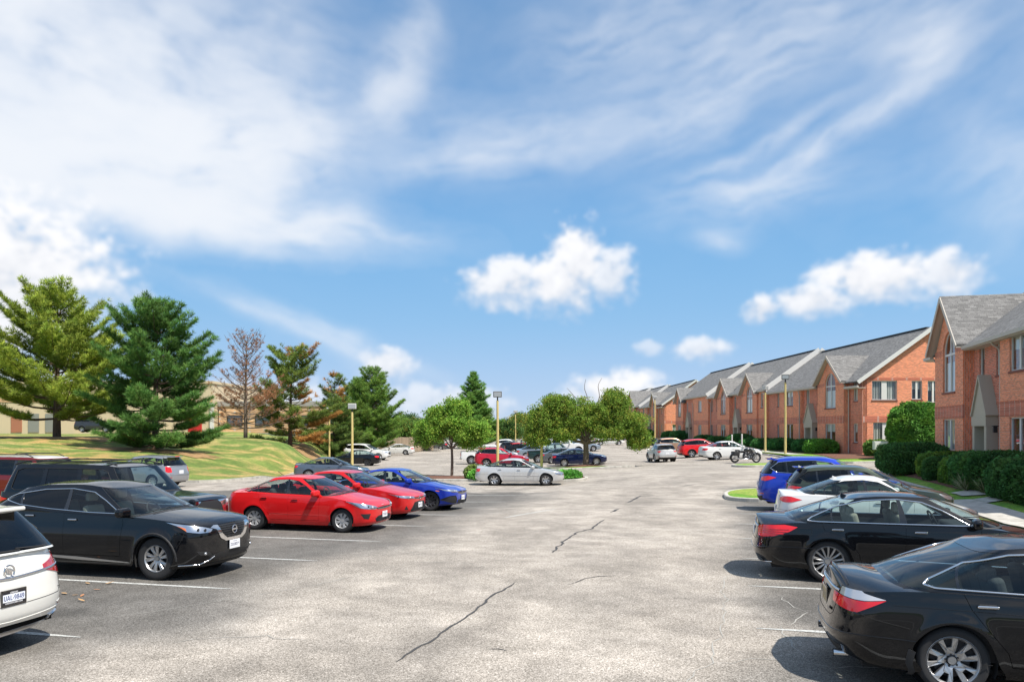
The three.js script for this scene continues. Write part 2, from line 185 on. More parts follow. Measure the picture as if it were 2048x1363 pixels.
function makeCar(spec, label, category, group, name = 'car') {
  const P = { ...CARBASE, ...spec }, hw = P.W / 2, L = P.L, st = P.step, V = (x, y, z) => new THREE.Vector3(x, y, z);
  const car = thing(name, label, category, [0, 0, 0], 0, group);
  const fr = curve(P.front), rr = curve(P.rear), sd = curve(P.side), beltU = curve(P.belt), botU = curve(P.bottom), topU = curve(P.top);
  const tf = ellipseTable(P.cf, hw, P.nf), tr = ellipseTable(P.cr, hw, P.nr), Lf = tf.len, Lr = tr.len, Mid = L - P.cf - P.cr, SE = Lf + Mid + Lr;
  const axles = [P.fo, P.fo + P.wb], Ra = P.R + P.archGap, Rc = P.R;
  const XF = (z) => L / 2 - fr(z), XR = (z) => -L / 2 + rr(z);
  const S = (s, z) => {
    const xf = XF(z), xr = XR(z); let w = hw - sd(z), x, y; const a = xf - P.cf, b = xr + P.cr;
    if (s <= Lf) { const [ex, ey] = tf.xy(Math.abs(s)); x = a + P.cf * ex; y = w * ey * (s < 0 ? -1 : 1); } else if (s < Lf + Mid) { const m = (s - Lf) / Mid; x = lerp(a, b, m); y = w; } else { const q = SE - s, [ex, ey] = tr.xy(Math.abs(q)); x = b - P.cr * ex; y = w * ey * (q < 0 ? -1 : 1); }
    if (P.flare && y > w * 0.75) for (const ua of axles) { const d = Math.hypot(x - (L / 2 - ua), z - Rc) - Ra; y += P.flare * Math.exp(-Math.pow(Math.max(0, d) / 0.075, 2)); }
    return V(x, z, y);
  };
  const sx = (u, z) => { const x = L / 2 - u, a = XF(z) - P.cf, b = XR(z) + P.cr; return x > a ? tf.sOfX(clamp((x - a) / P.cf)) : x < b ? SE - tr.sOfX(clamp((b - x) / P.cr)) : Lf + ((a - x) / (a - b)) * Mid; };
  const sy = (y, z, end) => { const w = hw - sd(z), e = tf.sOfY(clamp(Math.abs(y) / w)), r = tr.sOfY(clamp(Math.abs(y) / w)); return end === 'r' ? SE - r * (y < 0 ? -1 : 1) : e * (y < 0 ? -1 : 1); };
  const kU = P.kU ?? 1, kZ = P.kZ ?? 1, kY = P.kY ?? 1, cv = (pts) => pts.map(([a, z, k]) => [k ? sy(a * kY, z * kZ, k) : sx(a * kU, z * kZ), z * kZ]);
  const uo = (s) => L / 2 - S(s, 0.6).x, belt = (s) => beltU(uo(s)), bot = (s) => botU(uo(s));
  const bottomArch = (s) => { const u = uo(s); for (const ua of axles) { const d = u - ua; if (Math.abs(d) < Ra) return Math.max(bot(s), Rc + Math.sqrt(Ra * Ra - d * d)); } return bot(s); };
  const run = (a, b, f, n) => { const o = [], k = n ?? Math.max(2, Math.ceil(Math.abs(b - a) / 0.02)); for (let i = 0; i <= k; i++) { const s = lerp(a, b, i / k); o.push([s, f(s)]); } return o; };
  const P1 = paintOf(P.paint), bodyG = [], pair = (nm, q, m, par) => [part(nm, q, m, par ?? car), part(nm, mirror(q), m, par ?? car)];
  const gap = 0.004, sk = 0.02;
  const at = (line, z) => { for (let i = 0; i < line.length - 1; i++) if ((z - line[i][1]) * (z - line[i + 1][1]) <= 0) return lerp(line[i][0], line[i + 1][0], (z - line[i][1]) / ((line[i + 1][1] - line[i][1]) || 1)); return z < line[0][1] ? line[0][0] : line[line.length - 1][0]; };
  const seam = (k, d) => { const l = P.seams[k]; return densify(l, 0.06, false).map(([u, z]) => [sx(u, z) + d, z]); };
  // seams run bottom to top: [0] front of front door, [1] between doors, [2] rear of rear door
  const nS = P.seams.length;
  const topTo = (line) => { const o = line.slice(); const [s, z] = o[o.length - 1]; o[o.length - 1] = [s, belt(s)]; return o; };
  const a0 = topTo(seam(0, -gap)), aE = topTo(seam(nS - 1, gap));
  const front = [...run(0, a0[0][0], bottomArch), ...a0, ...run(a0[a0.length - 1][0], 0, belt).slice(1)];
  const quarter = [...run(SE, aE[0][0], bottomArch), ...aE, ...run(aE[aE.length - 1][0], SE, belt).slice(1)];
  const rocker = [...run(a0[0][0], aE[0][0], bot), [aE[0][0], P.rock - gap], [a0[0][0], P.rock - gap]];
  for (const p of [front, quarter]) bodyG.push(both(patch(p, S, st, { skirt: sk }))); bodyG.push(both(patch(rocker, S, st, { skirt: 0.01 })));
  // shoulder, hood and deck
  const fq = (q) => 1 - Math.pow(1 - q, P.crownP), crown = (x) => Math.max(0, topU(L / 2 - x) - beltU(L / 2 - x));
  const C = (s, q) => { const b = S(s, belt(s)); q = clamp(q); return V(b.x, b.y + crown(b.x) * fq(q), b.z * (1 - q)); };
  const sCowl = sx(P.cowl, beltU(P.cowl)), sDeck = sx(P.deck, beltU(P.deck)), q0 = P.hoodQ ?? 0.1;
  const qs = 0.1;
  bodyG.push(both(patch([[0.001, 0], [SE - 0.001, 0], [SE - 0.001, qs], [0.001, qs]].map((p, i) => p), C, st, { st2: 0.05, out: [null, 0, 0] })));
  const capOut = { st2: 0.1, out: [null, 0, 0], skirt: 0.008 };
  const hood = part('hood', both(patch([[0.03, q0], [sCowl - 0.04, q0], [sCowl - 0.04, 1], [0.03, 1]], (s, q) => C(s, q), st, { ...capOut, skirt: 0 })), P1, car);
  bodyG.push(both(patch([[0.001, 0.04], [sCowl + 0.1, 0.04], [sCowl + 0.1, 1], [0.001, 1]], (s, q) => C(s, q).add(V(0, -0.006, 0)), st, { st2: 0.1, out: [null, 0, 0] })));
  if (!P.noDeck) part('trunk_lid', both(patch([[sDeck + 0.02, q0], [SE - 0.02, q0], [SE - 0.02, 1], [sDeck + 0.02, 1]], C, st, { ...capOut, skirt: 0 })), P1, car);
  if (!P.noDeck) bodyG.push(both(patch([[sDeck - 0.1, 0.04], [SE - 0.001, 0.04], [SE - 0.001, 1], [sDeck - 0.1, 1]], (s, q) => C(s, q).add(V(0, -0.006, 0)), st, { st2: 0.1, out: [null, 0, 0] })));
  // doors
  const doors = [];
  for (let k = 0; k < nS - 1; k++) {
    const l = topTo(seam(k, gap * 0.5)), r = topTo(seam(k + 1, -gap * 0.5));
    const poly = [...run(l[0][0], r[0][0], () => P.rock + gap, 4), ...r, ...run(r[r.length - 1][0], l[l.length - 1][0], belt).slice(1), ...l.slice().reverse().slice(1, -1)];
    const g = patch(poly, S, st, { skirt: sk });
    for (const sgn of [1, -1]) { const d = part('door', sgn > 0 ? g : mirror(g), P1, car); d.userData.side = sgn; doors.push(d);
      if (P.handles) { const u = P.handleU?.[k] ?? P.seams[k + 1][P.seams[k + 1].length - 1][0] - 0.2, z = P.handleZ ? P.handleZ(u) : beltU(u) - 0.1, p = S(sx(u, z), z), h = rbx(0.19, 0.028, 0.024, 0.011, 0, 0, 0.022), cupg = rbx(0.15, 0.05, 0.008, 0.003, 0, -0.004, 0.001); h.translate(p.x, p.y, p.z); cupg.translate(p.x, p.y, p.z); const hm = P.handle === 'chrome' ? CM.chrome : P1; part('handle', sgn > 0 ? merge([h]) : mirror(merge([h])), hm, d); if (st < 0.08) part('handle_recess', sgn > 0 ? merge([cupg]) : mirror(merge([cupg])), CM.trim, d); } }
  }
  // greenhouse
  const g = P.gh, wb0 = hw - sd(beltU(L * 0.5)) - P.inset, roofU = curve(g.roof), te = ellipseTable(P.ghc, wb0, P.ghn), tg = ellipseTable(P.ghr, wb0, P.ghn);
  const bF = L / 2 - g.wb, bR = L / 2 - g.rb, rF = L / 2 - g.wt, rR = L / 2 - g.rt, GM = bF - bR - P.ghc - P.ghr, TE = te.len + GM + tg.len, rw = g.rw;
  const ring = (t, xf, xr, w, cf2, cr2) => { let ex, ey; const m = xf - xr - cf2 - cr2; if (t <= te.len) { [ex, ey] = te.xy(Math.abs(t)); return [xf - cf2 + cf2 * ex, w * ey * (t < 0 ? -1 : 1)]; } if (t < te.len + GM) return [xf - cf2 - m * ((t - te.len) / GM), w]; const q = TE - t; [ex, ey] = tg.xy(Math.abs(q)); return [xr + cr2 - cr2 * ex, w * ey * (q < 0 ? -1 : 1)]; };
  const cfr = P.ghc * 0.55, crr = P.ghr * 0.6;
  const G = (t, v) => {
    const [bx0, by] = ring(t, bF, bR, wb0, P.ghc, P.ghr), [rx, ry] = ring(t, rF, rR, rw, cfr, crr), ub = L / 2 - bx0;
    const half = Math.max(0.2, hw - sd(beltU(ub)) ), q = clamp(1 - Math.abs(by) / half), zb = Math.max(beltU(ub), beltU(ub) + crown(bx0) * fq(q)) - 0.012, zr = roofU(L / 2 - rx);
    const k = P.bulge * 4 * v * (1 - v), nx = Math.abs(by) / wb0, fx = 1 - nx, dir = t < TE / 2 ? 1 : -1;
    return V(lerp(bx0, rx, v) + dir * k * fx, lerp(zb, zr, v) + k * fx * 0.8, lerp(by, ry, v) + k * nx * Math.sign(by));
  };
  const gInv = (u, z) => { const x = L / 2 - u; let lo = te.len * 0.45, hi = TE - tg.len * 0.3, t = 0, v = 0; for (let i = 0; i < 40; i++) { t = (lo + hi) / 2; const p0 = G(t, 0).y, p1 = G(t, 1).y; v = clamp((z - p0) / (p1 - p0), -0.2, 1.2); if (G(t, v).x > x) lo = t; else hi = t; } return [t, v * 0.5]; };
  const GG = (t, v2) => G(t, v2 * 2);      // v halved so that cells are near square
  const dlo = densify(P.dlo, 0.05).map(([u, z]) => gInv(u, z));
  const tA = te.len * P.aP, tC = TE - tg.len * P.cP;
  let iF = 0, iR = 0; dlo.forEach((p, i) => { if (p[0] < dlo[iF][0]) iF = i; if (p[0] > dlo[iR][0]) iR = i; });
  const chain = (a, b) => { const o = []; for (let i = a; ; i = (i + 1) % dlo.length) { o.push(dlo[i]); if (i === b) break; } return o; };
  let c1 = chain(iF, iR), c2 = chain(iR, iF).reverse(); const mean = (c) => c.reduce((s, p) => s + p[1], 0) / c.length; if (mean(c1) < mean(c2)) [c1, c2] = [c2, c1];
  const upper = [[tA, dlo[iF][1]], ...c1, [tC, dlo[iR][1]], [tC, 0.5], [tA, 0.5]], lower = [[tA, 0], [tC, 0], [tC, dlo[iR][1]], ...c2.slice().reverse(), [tA, dlo[iF][1]]];
  const gst = Math.min(st, 0.07), frameG = [];
  const roofM = P.roofPaint ? paintOf(P.roofPaint) : P1, gOut = { out: [null, 0.7, 0], st2: gst * 0.5 };
  for (const p of [upper, lower]) frameG.push(both(patch(p, GG, gst, gOut)));
  frameG.push(both(patch([[0, 0.475], [tA, 0.475], [tA, 0.5], [0, 0.5]], GG, gst, gOut)));
  frameG.push(both(patch([[tC, 0.465], [TE, 0.465], [TE, 0.5], [tC, 0.5]], GG, gst, gOut)));
  const rb0 = P.rearGlassLow ?? 0.03; if (rb0 > 0.01) frameG.push(both(patch([[tC, 0], [TE, 0], [TE, rb0], [tC, rb0]], GG, gst, gOut)));
  const R = (t, q) => { const p = G(t, 1); q = clamp(q); return V(p.x, p.y + P.roofCrown * (1 - Math.pow(1 - q, 2.2)) * sstep(0, 0.25, (rF - p.x) / (rF - rR) + 0.02) * sstep(0, 0.25, (p.x - rR) / (rF - rR) + 0.02), p.z * (1 - q)); };
  part('roof', both(patch([[0.001, 0], [TE - 0.001, 0], [TE - 0.001, 1], [0.001, 1]], R, gst, { st2: 0.1, out: [null, 0.7, 0] })), roofM, car);
  part('roof_pillar', frameG, P.pillarPaint ? paintOf(P.pillarPaint) : P1, car);
  const body = part('body', bodyG, P1, car);
  // panes
  const gl = CM.glass, ws = part('windshield', both(patch([[0, 0.012], [tA, 0.012], [tA, 0.476], [0, 0.476]], GG, gst, { off: -0.004, ...gOut })), gl, car);
  part('windshield_seal', both(merge([patch([[tA - 0.022, 0.008], [tA + 0.004, 0.008], [tA + 0.004, 0.482], [tA - 0.022, 0.482]], GG, gst, { off: 0.0015, ...gOut }), patch([[0, 0], [tA, 0], [tA, 0.02], [0, 0.02]], GG, gst, { off: 0.004, ...gOut })])), CM.trim, car);
  part('rear_window', both(patch([[tC, rb0], [TE, rb0], [TE, 0.466], [tC, 0.466]], GG, gst, { off: -0.003, ...gOut })), CM[P.glassBack ?? P.glassRear], car);
  const posts = (P.posts ?? []).map((l) => l.map(([u, z]) => gInv(u, z)));   // black strips between panes: quads as (u,z)
  let cuts = P.cuts.map((l) => l.map(([u, z]) => gInv(u, z)));             // lines front to rear that part the panes
  const clipHalf = (poly, line, keepFront) => { const [[x0, y0], [x1, y1]] = line, out = [], f = (p) => ((x1 - x0) * (p[1] - y0) - (y1 - y0) * (p[0] - x0)) * (keepFront ? 1 : -1) * (y1 > y0 ? 1 : -1); for (let i = 0; i < poly.length; i++) { const a = poly[i], b = poly[(i + 1) % poly.length], fa = f(a), fb = f(b); if (fa >= 0) out.push(a); if (fa * fb < 0) { const t = fa / (fa - fb); out.push([lerp(a[0], b[0], t), lerp(a[1], b[1], t)]); } } return out; };
  const paneMats = P.panes ?? ['glass', P.glassRear, P.glassRear, P.glassRear];
  for (let k = 0; k <= cuts.length; k++) { let p = dlo; if (k > 0) p = clipHalf(p, cuts[k - 1], false); if (k < cuts.length) p = clipHalf(p, cuts[k], true); if (p.length < 3) continue; const q = patch(p, GG, gst, { off: -0.006, ...gOut }); for (const sgn of [1, -1]) part('side_window', sgn > 0 ? q : mirror(q), CM[paneMats[k]] ?? CM.glass, car); }
  const strips = []; for (let k = 0; k < cuts.length; k++) { const w = (P.cutW?.[k] ?? 0.035), [[x0, y0], [x1, y1]] = cuts[k]; const z0 = clipHalf(clipHalf(dlo, [[x0 - w, y0], [x1 - w, y1]], false), [[x0 + w, y0], [x1 + w, y1]], true); if (z0.length > 2) strips.push(patch(z0, GG, gst, { off: 0.0005, skirt: 0.006, ...gOut })); }
  for (const q of strips) pair('window_post', q, P.postPaint ? paintOf(P.postPaint) : CM.gloss);
  const loop = (d) => dlo.map(([t, v]) => { const p = GG(t, v); return V(p.x, p.y, p.z + d); });
  const tubeL = polyTube(loop(0.003), P.chromeLine ? (P.chromeR ?? 0.011) : 0.008, 5, true, 0.1, dlo.length * 2); pair('window_trim', tubeL, P.chromeLine ? CM.chrome : CM.trim);
  // cabin
  const floorZ = P.rock + 0.02, liner = [], bN = 40;
  { const pos = [], idx = []; for (let i = 0; i <= bN; i++) { const t = lerp(0, TE, i / bN), p = G(t, 0), zz = p.z * 0.955, xx = lerp((bF + bR) / 2, p.x, 0.97); pos.push(xx, Math.max(p.y - 0.035, floorZ), zz, xx, floorZ, zz, (bF + bR) / 2, floorZ, 0); } for (let i = 0; i < bN; i++) { const a = 3 * i, b = a + 3; idx.push(a, a + 1, b, b, a + 1, b + 1, a + 1, a + 2, b + 1); } const q = new THREE.BufferGeometry(); q.setAttribute('position', new THREE.Float32BufferAttribute(pos, 3)); q.setIndex(idx); q.computeVertexNormals(); liner.push(both(q)); }
  const zBelt = beltU(L * 0.5), dashX = L / 2 - g.wb - 0.52; liner.push(rbx(0.62, 0.3, wb0 * 1.8, 0.08, dashX + 0.12, zBelt - 0.18, 0));
  if (!P.bare) {
    part('interior', liner, CM.cabin, car);
    const seats = [], sm = P.seatMat ?? CM.seat, rows = P.rows ?? [dashX - 0.85, L / 2 - g.rt + 0.32];
    rows.forEach((x, r) => { for (const z of r === 0 ? [-0.38, 0.38] : [-0.4, 0, 0.4]) { const b = rbx(0.14, 0.56, 0.46, 0.06, 0, 0.26, 0); b.rotateZ(0.25); b.translate(x - 0.1, floorZ + Math.min(0.3, P.H - 1.2), z); const h = rbx(0.1, 0.17, 0.26, 0.04, 0, 0, 0); h.translate(x - 0.25, Math.min(floorZ + 0.98, P.H - (r ? 0.34 : 0.24)), z); part('seat', [b, h, rbx(0.5, 0.16, 0.46, 0.06, x + 0.12, floorZ + 0.24, z)], sm, car); } });
    const sw = new THREE.TorusGeometry(0.18, 0.016, 6, 22); sw.rotateY(Math.PI / 2); sw.rotateZ(0.45); sw.translate(dashX - 0.33, zBelt - 0.02, -0.37); part('steering_wheel', [sw, rbx(0.04, 0.08, 0.14, 0.02, dashX - 0.32, zBelt - 0.03, -0.37), cyl(0.025, 0.03, 0.2, dashX - 0.25, zBelt - 0.1, -0.37)], CM.rubber, car);
  } else part('interior', liner, CM.cabin, car);
  // underside, liners and wheels
  const under = [bx(L - 0.6, 0.05, P.W - 0.3, 0, Math.min(...P.bottom.map((b) => b[1])) + 0.06, 0)];
  for (const ua of axles) { const c = new THREE.CylinderGeometry(Ra + 0.012, Ra + 0.012, 0.34, 22, 1, true, -Math.PI * 0.62, Math.PI * 1.24); c.rotateX(Math.PI / 2); c.rotateZ(Math.PI); c.rotateZ(0); c.translate(L / 2 - ua, Rc, hw - 0.2); const d = new THREE.CircleGeometry(Ra + 0.02, 20); d.translate(L / 2 - ua, Rc, hw - 0.36); under.push(both(c), both(d)); }
  part('underbody', under, CM.under, car);
  const WG = wheelGeo(P.R, P.rim, P.tw, P.wheel ?? '5'), zW = hw - P.tw / 2 - (P.wheelIn ?? 0.025);
  for (const ua of axles) for (const sgn of [1, -1]) { const w = new THREE.Group(); w.name = 'wheel'; w.position.set(L / 2 - ua, Rc, sgn * zW); if (sgn < 0) w.rotation.y = Math.PI; w.rotation.z = P.spin ?? 0.2; car.add(w); part('tyre', WG.tyre, CM.rubber, w); part('rim', WG.rim1, CM[P.rimMat ?? 'alloy'], w); part('rim_barrel', WG.rim2, CM.darkalloy, w); }
  // mirrors
  if (P.mirror) { const um = P.mirrorU ?? g.wb + 0.42, zm = beltU(um) + 0.075, pm = S(sx(um, beltU(um)), beltU(um)); const sh = rbx(0.16, 0.17, 0.25, 0.06, 0, 0, 0, 3), p = sh.attributes.position; for (let i = 0; i < p.count; i++) { const k = p.getZ(i) / 0.11; p.setX(i, p.getX(i) * (1 - 0.12 * k) - 0.02 * k); p.setY(i, p.getY(i) * (1 - 0.1 * k)); } sh.computeVertexNormals(); sh.translate(pm.x, zm, pm.z + 0.09); const stalk = rbx(0.08, 0.03, 0.12, 0.012, pm.x + 0.02, zm - 0.065, pm.z - 0.01);
    const face = bx(0.004, 0.11, 0.17, pm.x - 0.068, zm, pm.z + 0.09); for (const sgn of [1, -1]) { const f = (q) => sgn > 0 ? q : mirror(q); const m = part('side_mirror', f(merge([sh, stalk])), P.mirrorMat ? (CM[P.mirrorMat] ?? P1) : P1, car); part('mirror_glass', f(face), CM.chrome, m); } }
  const K = { P, car, pair, kU, kZ, kY, body, S, sx, sy, cv, V, SE, TE, Lf, Mid, belt, beltU, L, hw, P1, C, G, GG, gInv, R, zBelt, XF, XR,
    add: (nm, pts, mat, o = {}) => { const poly = cv(pts), q = patch(poly, o.F ?? S, o.st ?? Math.min(st, 0.05), { off: o.off ?? 0.004, skirt: o.skirt ?? 0.006 }); const m = typeof mat === 'string' ? CM[mat] : mat; if (o.centre) return part(nm, both(q), m, o.parent ?? car); const l = []; for (const sgn of o.one ? [o.one] : [1, -1]) l.push(part(nm, sgn > 0 ? q : mirror(q), m, o.parent?.[l.length] ?? o.parent ?? car)); return l; },
    line: (nm, pts, r, mat, o = {}) => { const q = densify(cv(pts), 0.05, false).map(([s, z]) => { const p = S(s, z), n = S(s + 0.005, z).sub(S(s - 0.005, z)).cross(S(s, z + 0.005).sub(S(s, z - 0.005))).normalize(); if (n.z * p.z + n.x * p.x < 0) n.multiplyScalar(-1); return p.addScaledVector(n, o.off ?? 0); }); const tg2 = polyTube(q, r, 5); const m2 = CM[mat] ?? mat; return o.one ? part(nm, o.one > 0 ? tg2 : mirror(tg2), m2, o.parent ?? car) : pair(nm, tg2, m2, o.parent); },
    plate: (end, z, txt, o = {}) => { const x = end === 'f' ? XF(z) + (o.dx ?? 0.012) : XR(z) - (o.dx ?? 0.012); const pg = bx(0.012, 0.155, 0.31, x, z, 0); const pl = part('licence_plate', pg, CM.plate, car); if (txt) { const pp = new THREE.PlaneGeometry(0.3, 0.148); pp.rotateY(end === 'f' ? Math.PI / 2 : -Math.PI / 2); pp.translate(x + (end === 'f' ? 0.0075 : -0.0075), z, 0); part('plate_print', pp, MS({ map: canvasTex(256, 128, typeof txt === 'function' ? txt : (c, w, h) => { c.fillStyle = '#eceef0'; c.fillRect(0, 0, w, h); c.fillStyle = o.ink ?? '#1d2350'; c.font = 'bold 66px sans-serif'; c.textAlign = 'center'; c.fillText(txt, w / 2, h * 0.72, w * 0.92); c.font = 'bold 20px sans-serif'; c.fillText(o.state ?? '', w / 2, h * 0.2); }), roughness: 0.4 }), pl); } if (o.frame) part('plate_frame', [bx(0.018, 0.02, 0.335, x, z + 0.083, 0), bx(0.018, 0.02, 0.335, x, z - 0.083, 0), bx(0.018, 0.17, 0.02, x, z, 0.16), bx(0.018, 0.17, 0.02, x, z, -0.16)], CM.gloss, pl); return pl; },
  };
  if (P.details) P.details(K);
  return car;
}
function paintOf(p) { return typeof p === 'string' ? CM[p] : p; }
function place(car, x, y, z, yaw, pitch = 0) { car.position.set(x, y, z); car.rotation.order = 'YXZ'; car.rotation.y = yaw; car.rotation.z = pitch; return car; }

function resize(b, L, W, H, o = {}) {          // the same shape at another length, width and height
  const k = L / b.L, h = H / b.H, w = W / b.W, uz = (l) => l.map(([u, z]) => [u * k, z * h]), zd = (l) => l.map(([z, d]) => [z * h, d]);
  const g = b.gh; return { ...b, L, W, H, fo: b.fo * k, wb: b.wb * k, rock: b.rock * h, cowl: b.cowl * k, deck: b.deck * k, front: zd(b.front), rear: zd(b.rear), side: zd(b.side ?? CARBASE.side), belt: uz(b.belt), top: uz(b.top), bottom: uz(b.bottom), dlo: uz(b.dlo), cuts: b.cuts.map(uz), seams: b.seams.map(uz), gh: { wb: g.wb * k, wt: g.wt * k, rt: g.rt * k, rb: g.rb * k, rw: g.rw * w, roof: uz(g.roof) }, mirrorU: b.mirrorU && b.mirrorU * k, kU: k * (b.kU ?? 1), kZ: h * (b.kZ ?? 1), kY: w * (b.kY ?? 1), ...o };
}
// ---------- car shapes (u = metres behind the nose, z = height) ----------
const darkPanel = (K, pts, o = {}) => K.add(o.name ?? 'grille', pts, o.mat ?? 'gloss', { off: 0.006, centre: true, ...o });
function headlamp(K, pts, eyes = [], amber) {     // housing, bulbs and a clear cover
  const h = K.add('headlight', pts, 'reflector', { off: 0.003, skirt: 0.01 });
  for (const [u, z, r, k, m] of eyes) for (const i of [0, 1]) { const [s] = K.cv([[u, z, k]]), p = K.S(s[0], s[1]), q = new THREE.SphereGeometry(r, 12, 8); q.scale(0.5, 1, 1); q.translate(p.x - 0.004, p.y, i ? -p.z : p.z); part('lamp_bulb', q, CM[m ?? 'gloss'], h[i]); }
  if (amber) K.add('indicator', amber, 'amber', { off: 0.007, parent: h });
  const l = K.add('lamp_cover', pts, 'lens', { off: 0.013, skirt: 0.012, parent: h });
  return h;
}
const roofZ = (K, x) => { let lo = 0, hi = K.TE; for (let i = 0; i < 30; i++) { const t = (lo + hi) / 2; if (K.R(t, 1).x > x) lo = t; else hi = t; } return K.R(lo, 1).y; };
const antenna = (K, u, m) => { const x = K.L / 2 - Math.min(u, K.P.gh.rt - 0.12); const s = new THREE.Shape(); s.moveTo(0, 0); s.lineTo(-0.15, 0); s.lineTo(-0.14, 0.06); s.quadraticCurveTo(-0.07, 0.02, 0, 0); const e = new THREE.ExtrudeGeometry(s, { depth: 0.02, bevelEnabled: true, bevelSize: 0.006, bevelThickness: 0.01, bevelSegments: 1 }); e.translate(x, roofZ(K, x - 0.1) - 0.004, -0.01); part('roof_antenna', e, m ?? K.P1, K.car); };
const wiper = (K, end) => { const a = end ? K.TE : 0, sg = end ? -1 : 1, f = (t, v) => K.GG(end ? K.TE - t : t, v).add(K.V(0.012 * sg, 0.012, 0)); part('wiper', [polyTube([f(-0.45, 0.045), f(-0.1, 0.03), f(0.2, 0.025)], 0.008, 4), polyTube([f(0.15, 0.045), f(0.45, 0.032), f(0.62, 0.03)], 0.008, 4)], CM.rubber, K.car); };
const SUVM = { L: 4.9, W: 1.915, H: 1.69, wb: 2.825, fo: 0.95, R: 0.376, rim: 0.236, noDeck: true, rock: 0.4, cowl: 1.35, deck: 4.7,
  front: [[0.2, 0.18], [0.3, 0.06], [0.5, 0], [0.75, 0.02], [0.88, 0.09], [1.0, 0.22]], rear: [[0.25, 0.14], [0.4, 0.03], [0.6, 0], [0.9, 0.05], [1.1, 0.1], [1.25, 0.14]],
  belt: [[0, 0.82], [0.25, 0.91], [0.8, 1.0], [1.3, 1.045], [2.2, 1.08], [3.4, 1.14], [4.2, 1.2], [4.9, 1.18]], top: [[0, 0.83], [0.22, 0.965], [0.8, 1.075], [1.3, 1.13], [1.7, 1.12], [4, 1.2], [4.9, 1.2]], bottom: [[0, 0.26], [0.5, 0.21], [1.6, 0.23], [3.2, 0.24], [4.4, 0.27], [4.9, 0.36]],
  gh: { wb: 1.15, wt: 2.15, rt: 4.15, rb: 4.72, rw: 0.62, roof: [[1.9, 1.52], [2.3, 1.6], [2.8, 1.64], [3.4, 1.63], [4.3, 1.52]] }, roofCrown: 0.048,
  dlo: [[1.72, 1.11], [2.1, 1.34], [2.42, 1.5], [2.9, 1.56], [3.5, 1.54], [4.1, 1.45], [4.38, 1.35], [3.95, 1.245], [3.3, 1.185], [2.4, 1.13]], cuts: [[[2.95, 1.0], [2.98, 1.65]], [[3.8, 1.0], [3.92, 1.65]]], cutW: [0.05, 0.03],
  seams: [[[1.68, 0.4], [1.66, 0.7], [1.62, 1.05]], [[2.88, 0.4], [2.9, 1.1]], [[3.38, 0.4], [3.42, 0.55], [3.62, 0.8], [3.72, 0.95], [3.85, 1.15]]] };
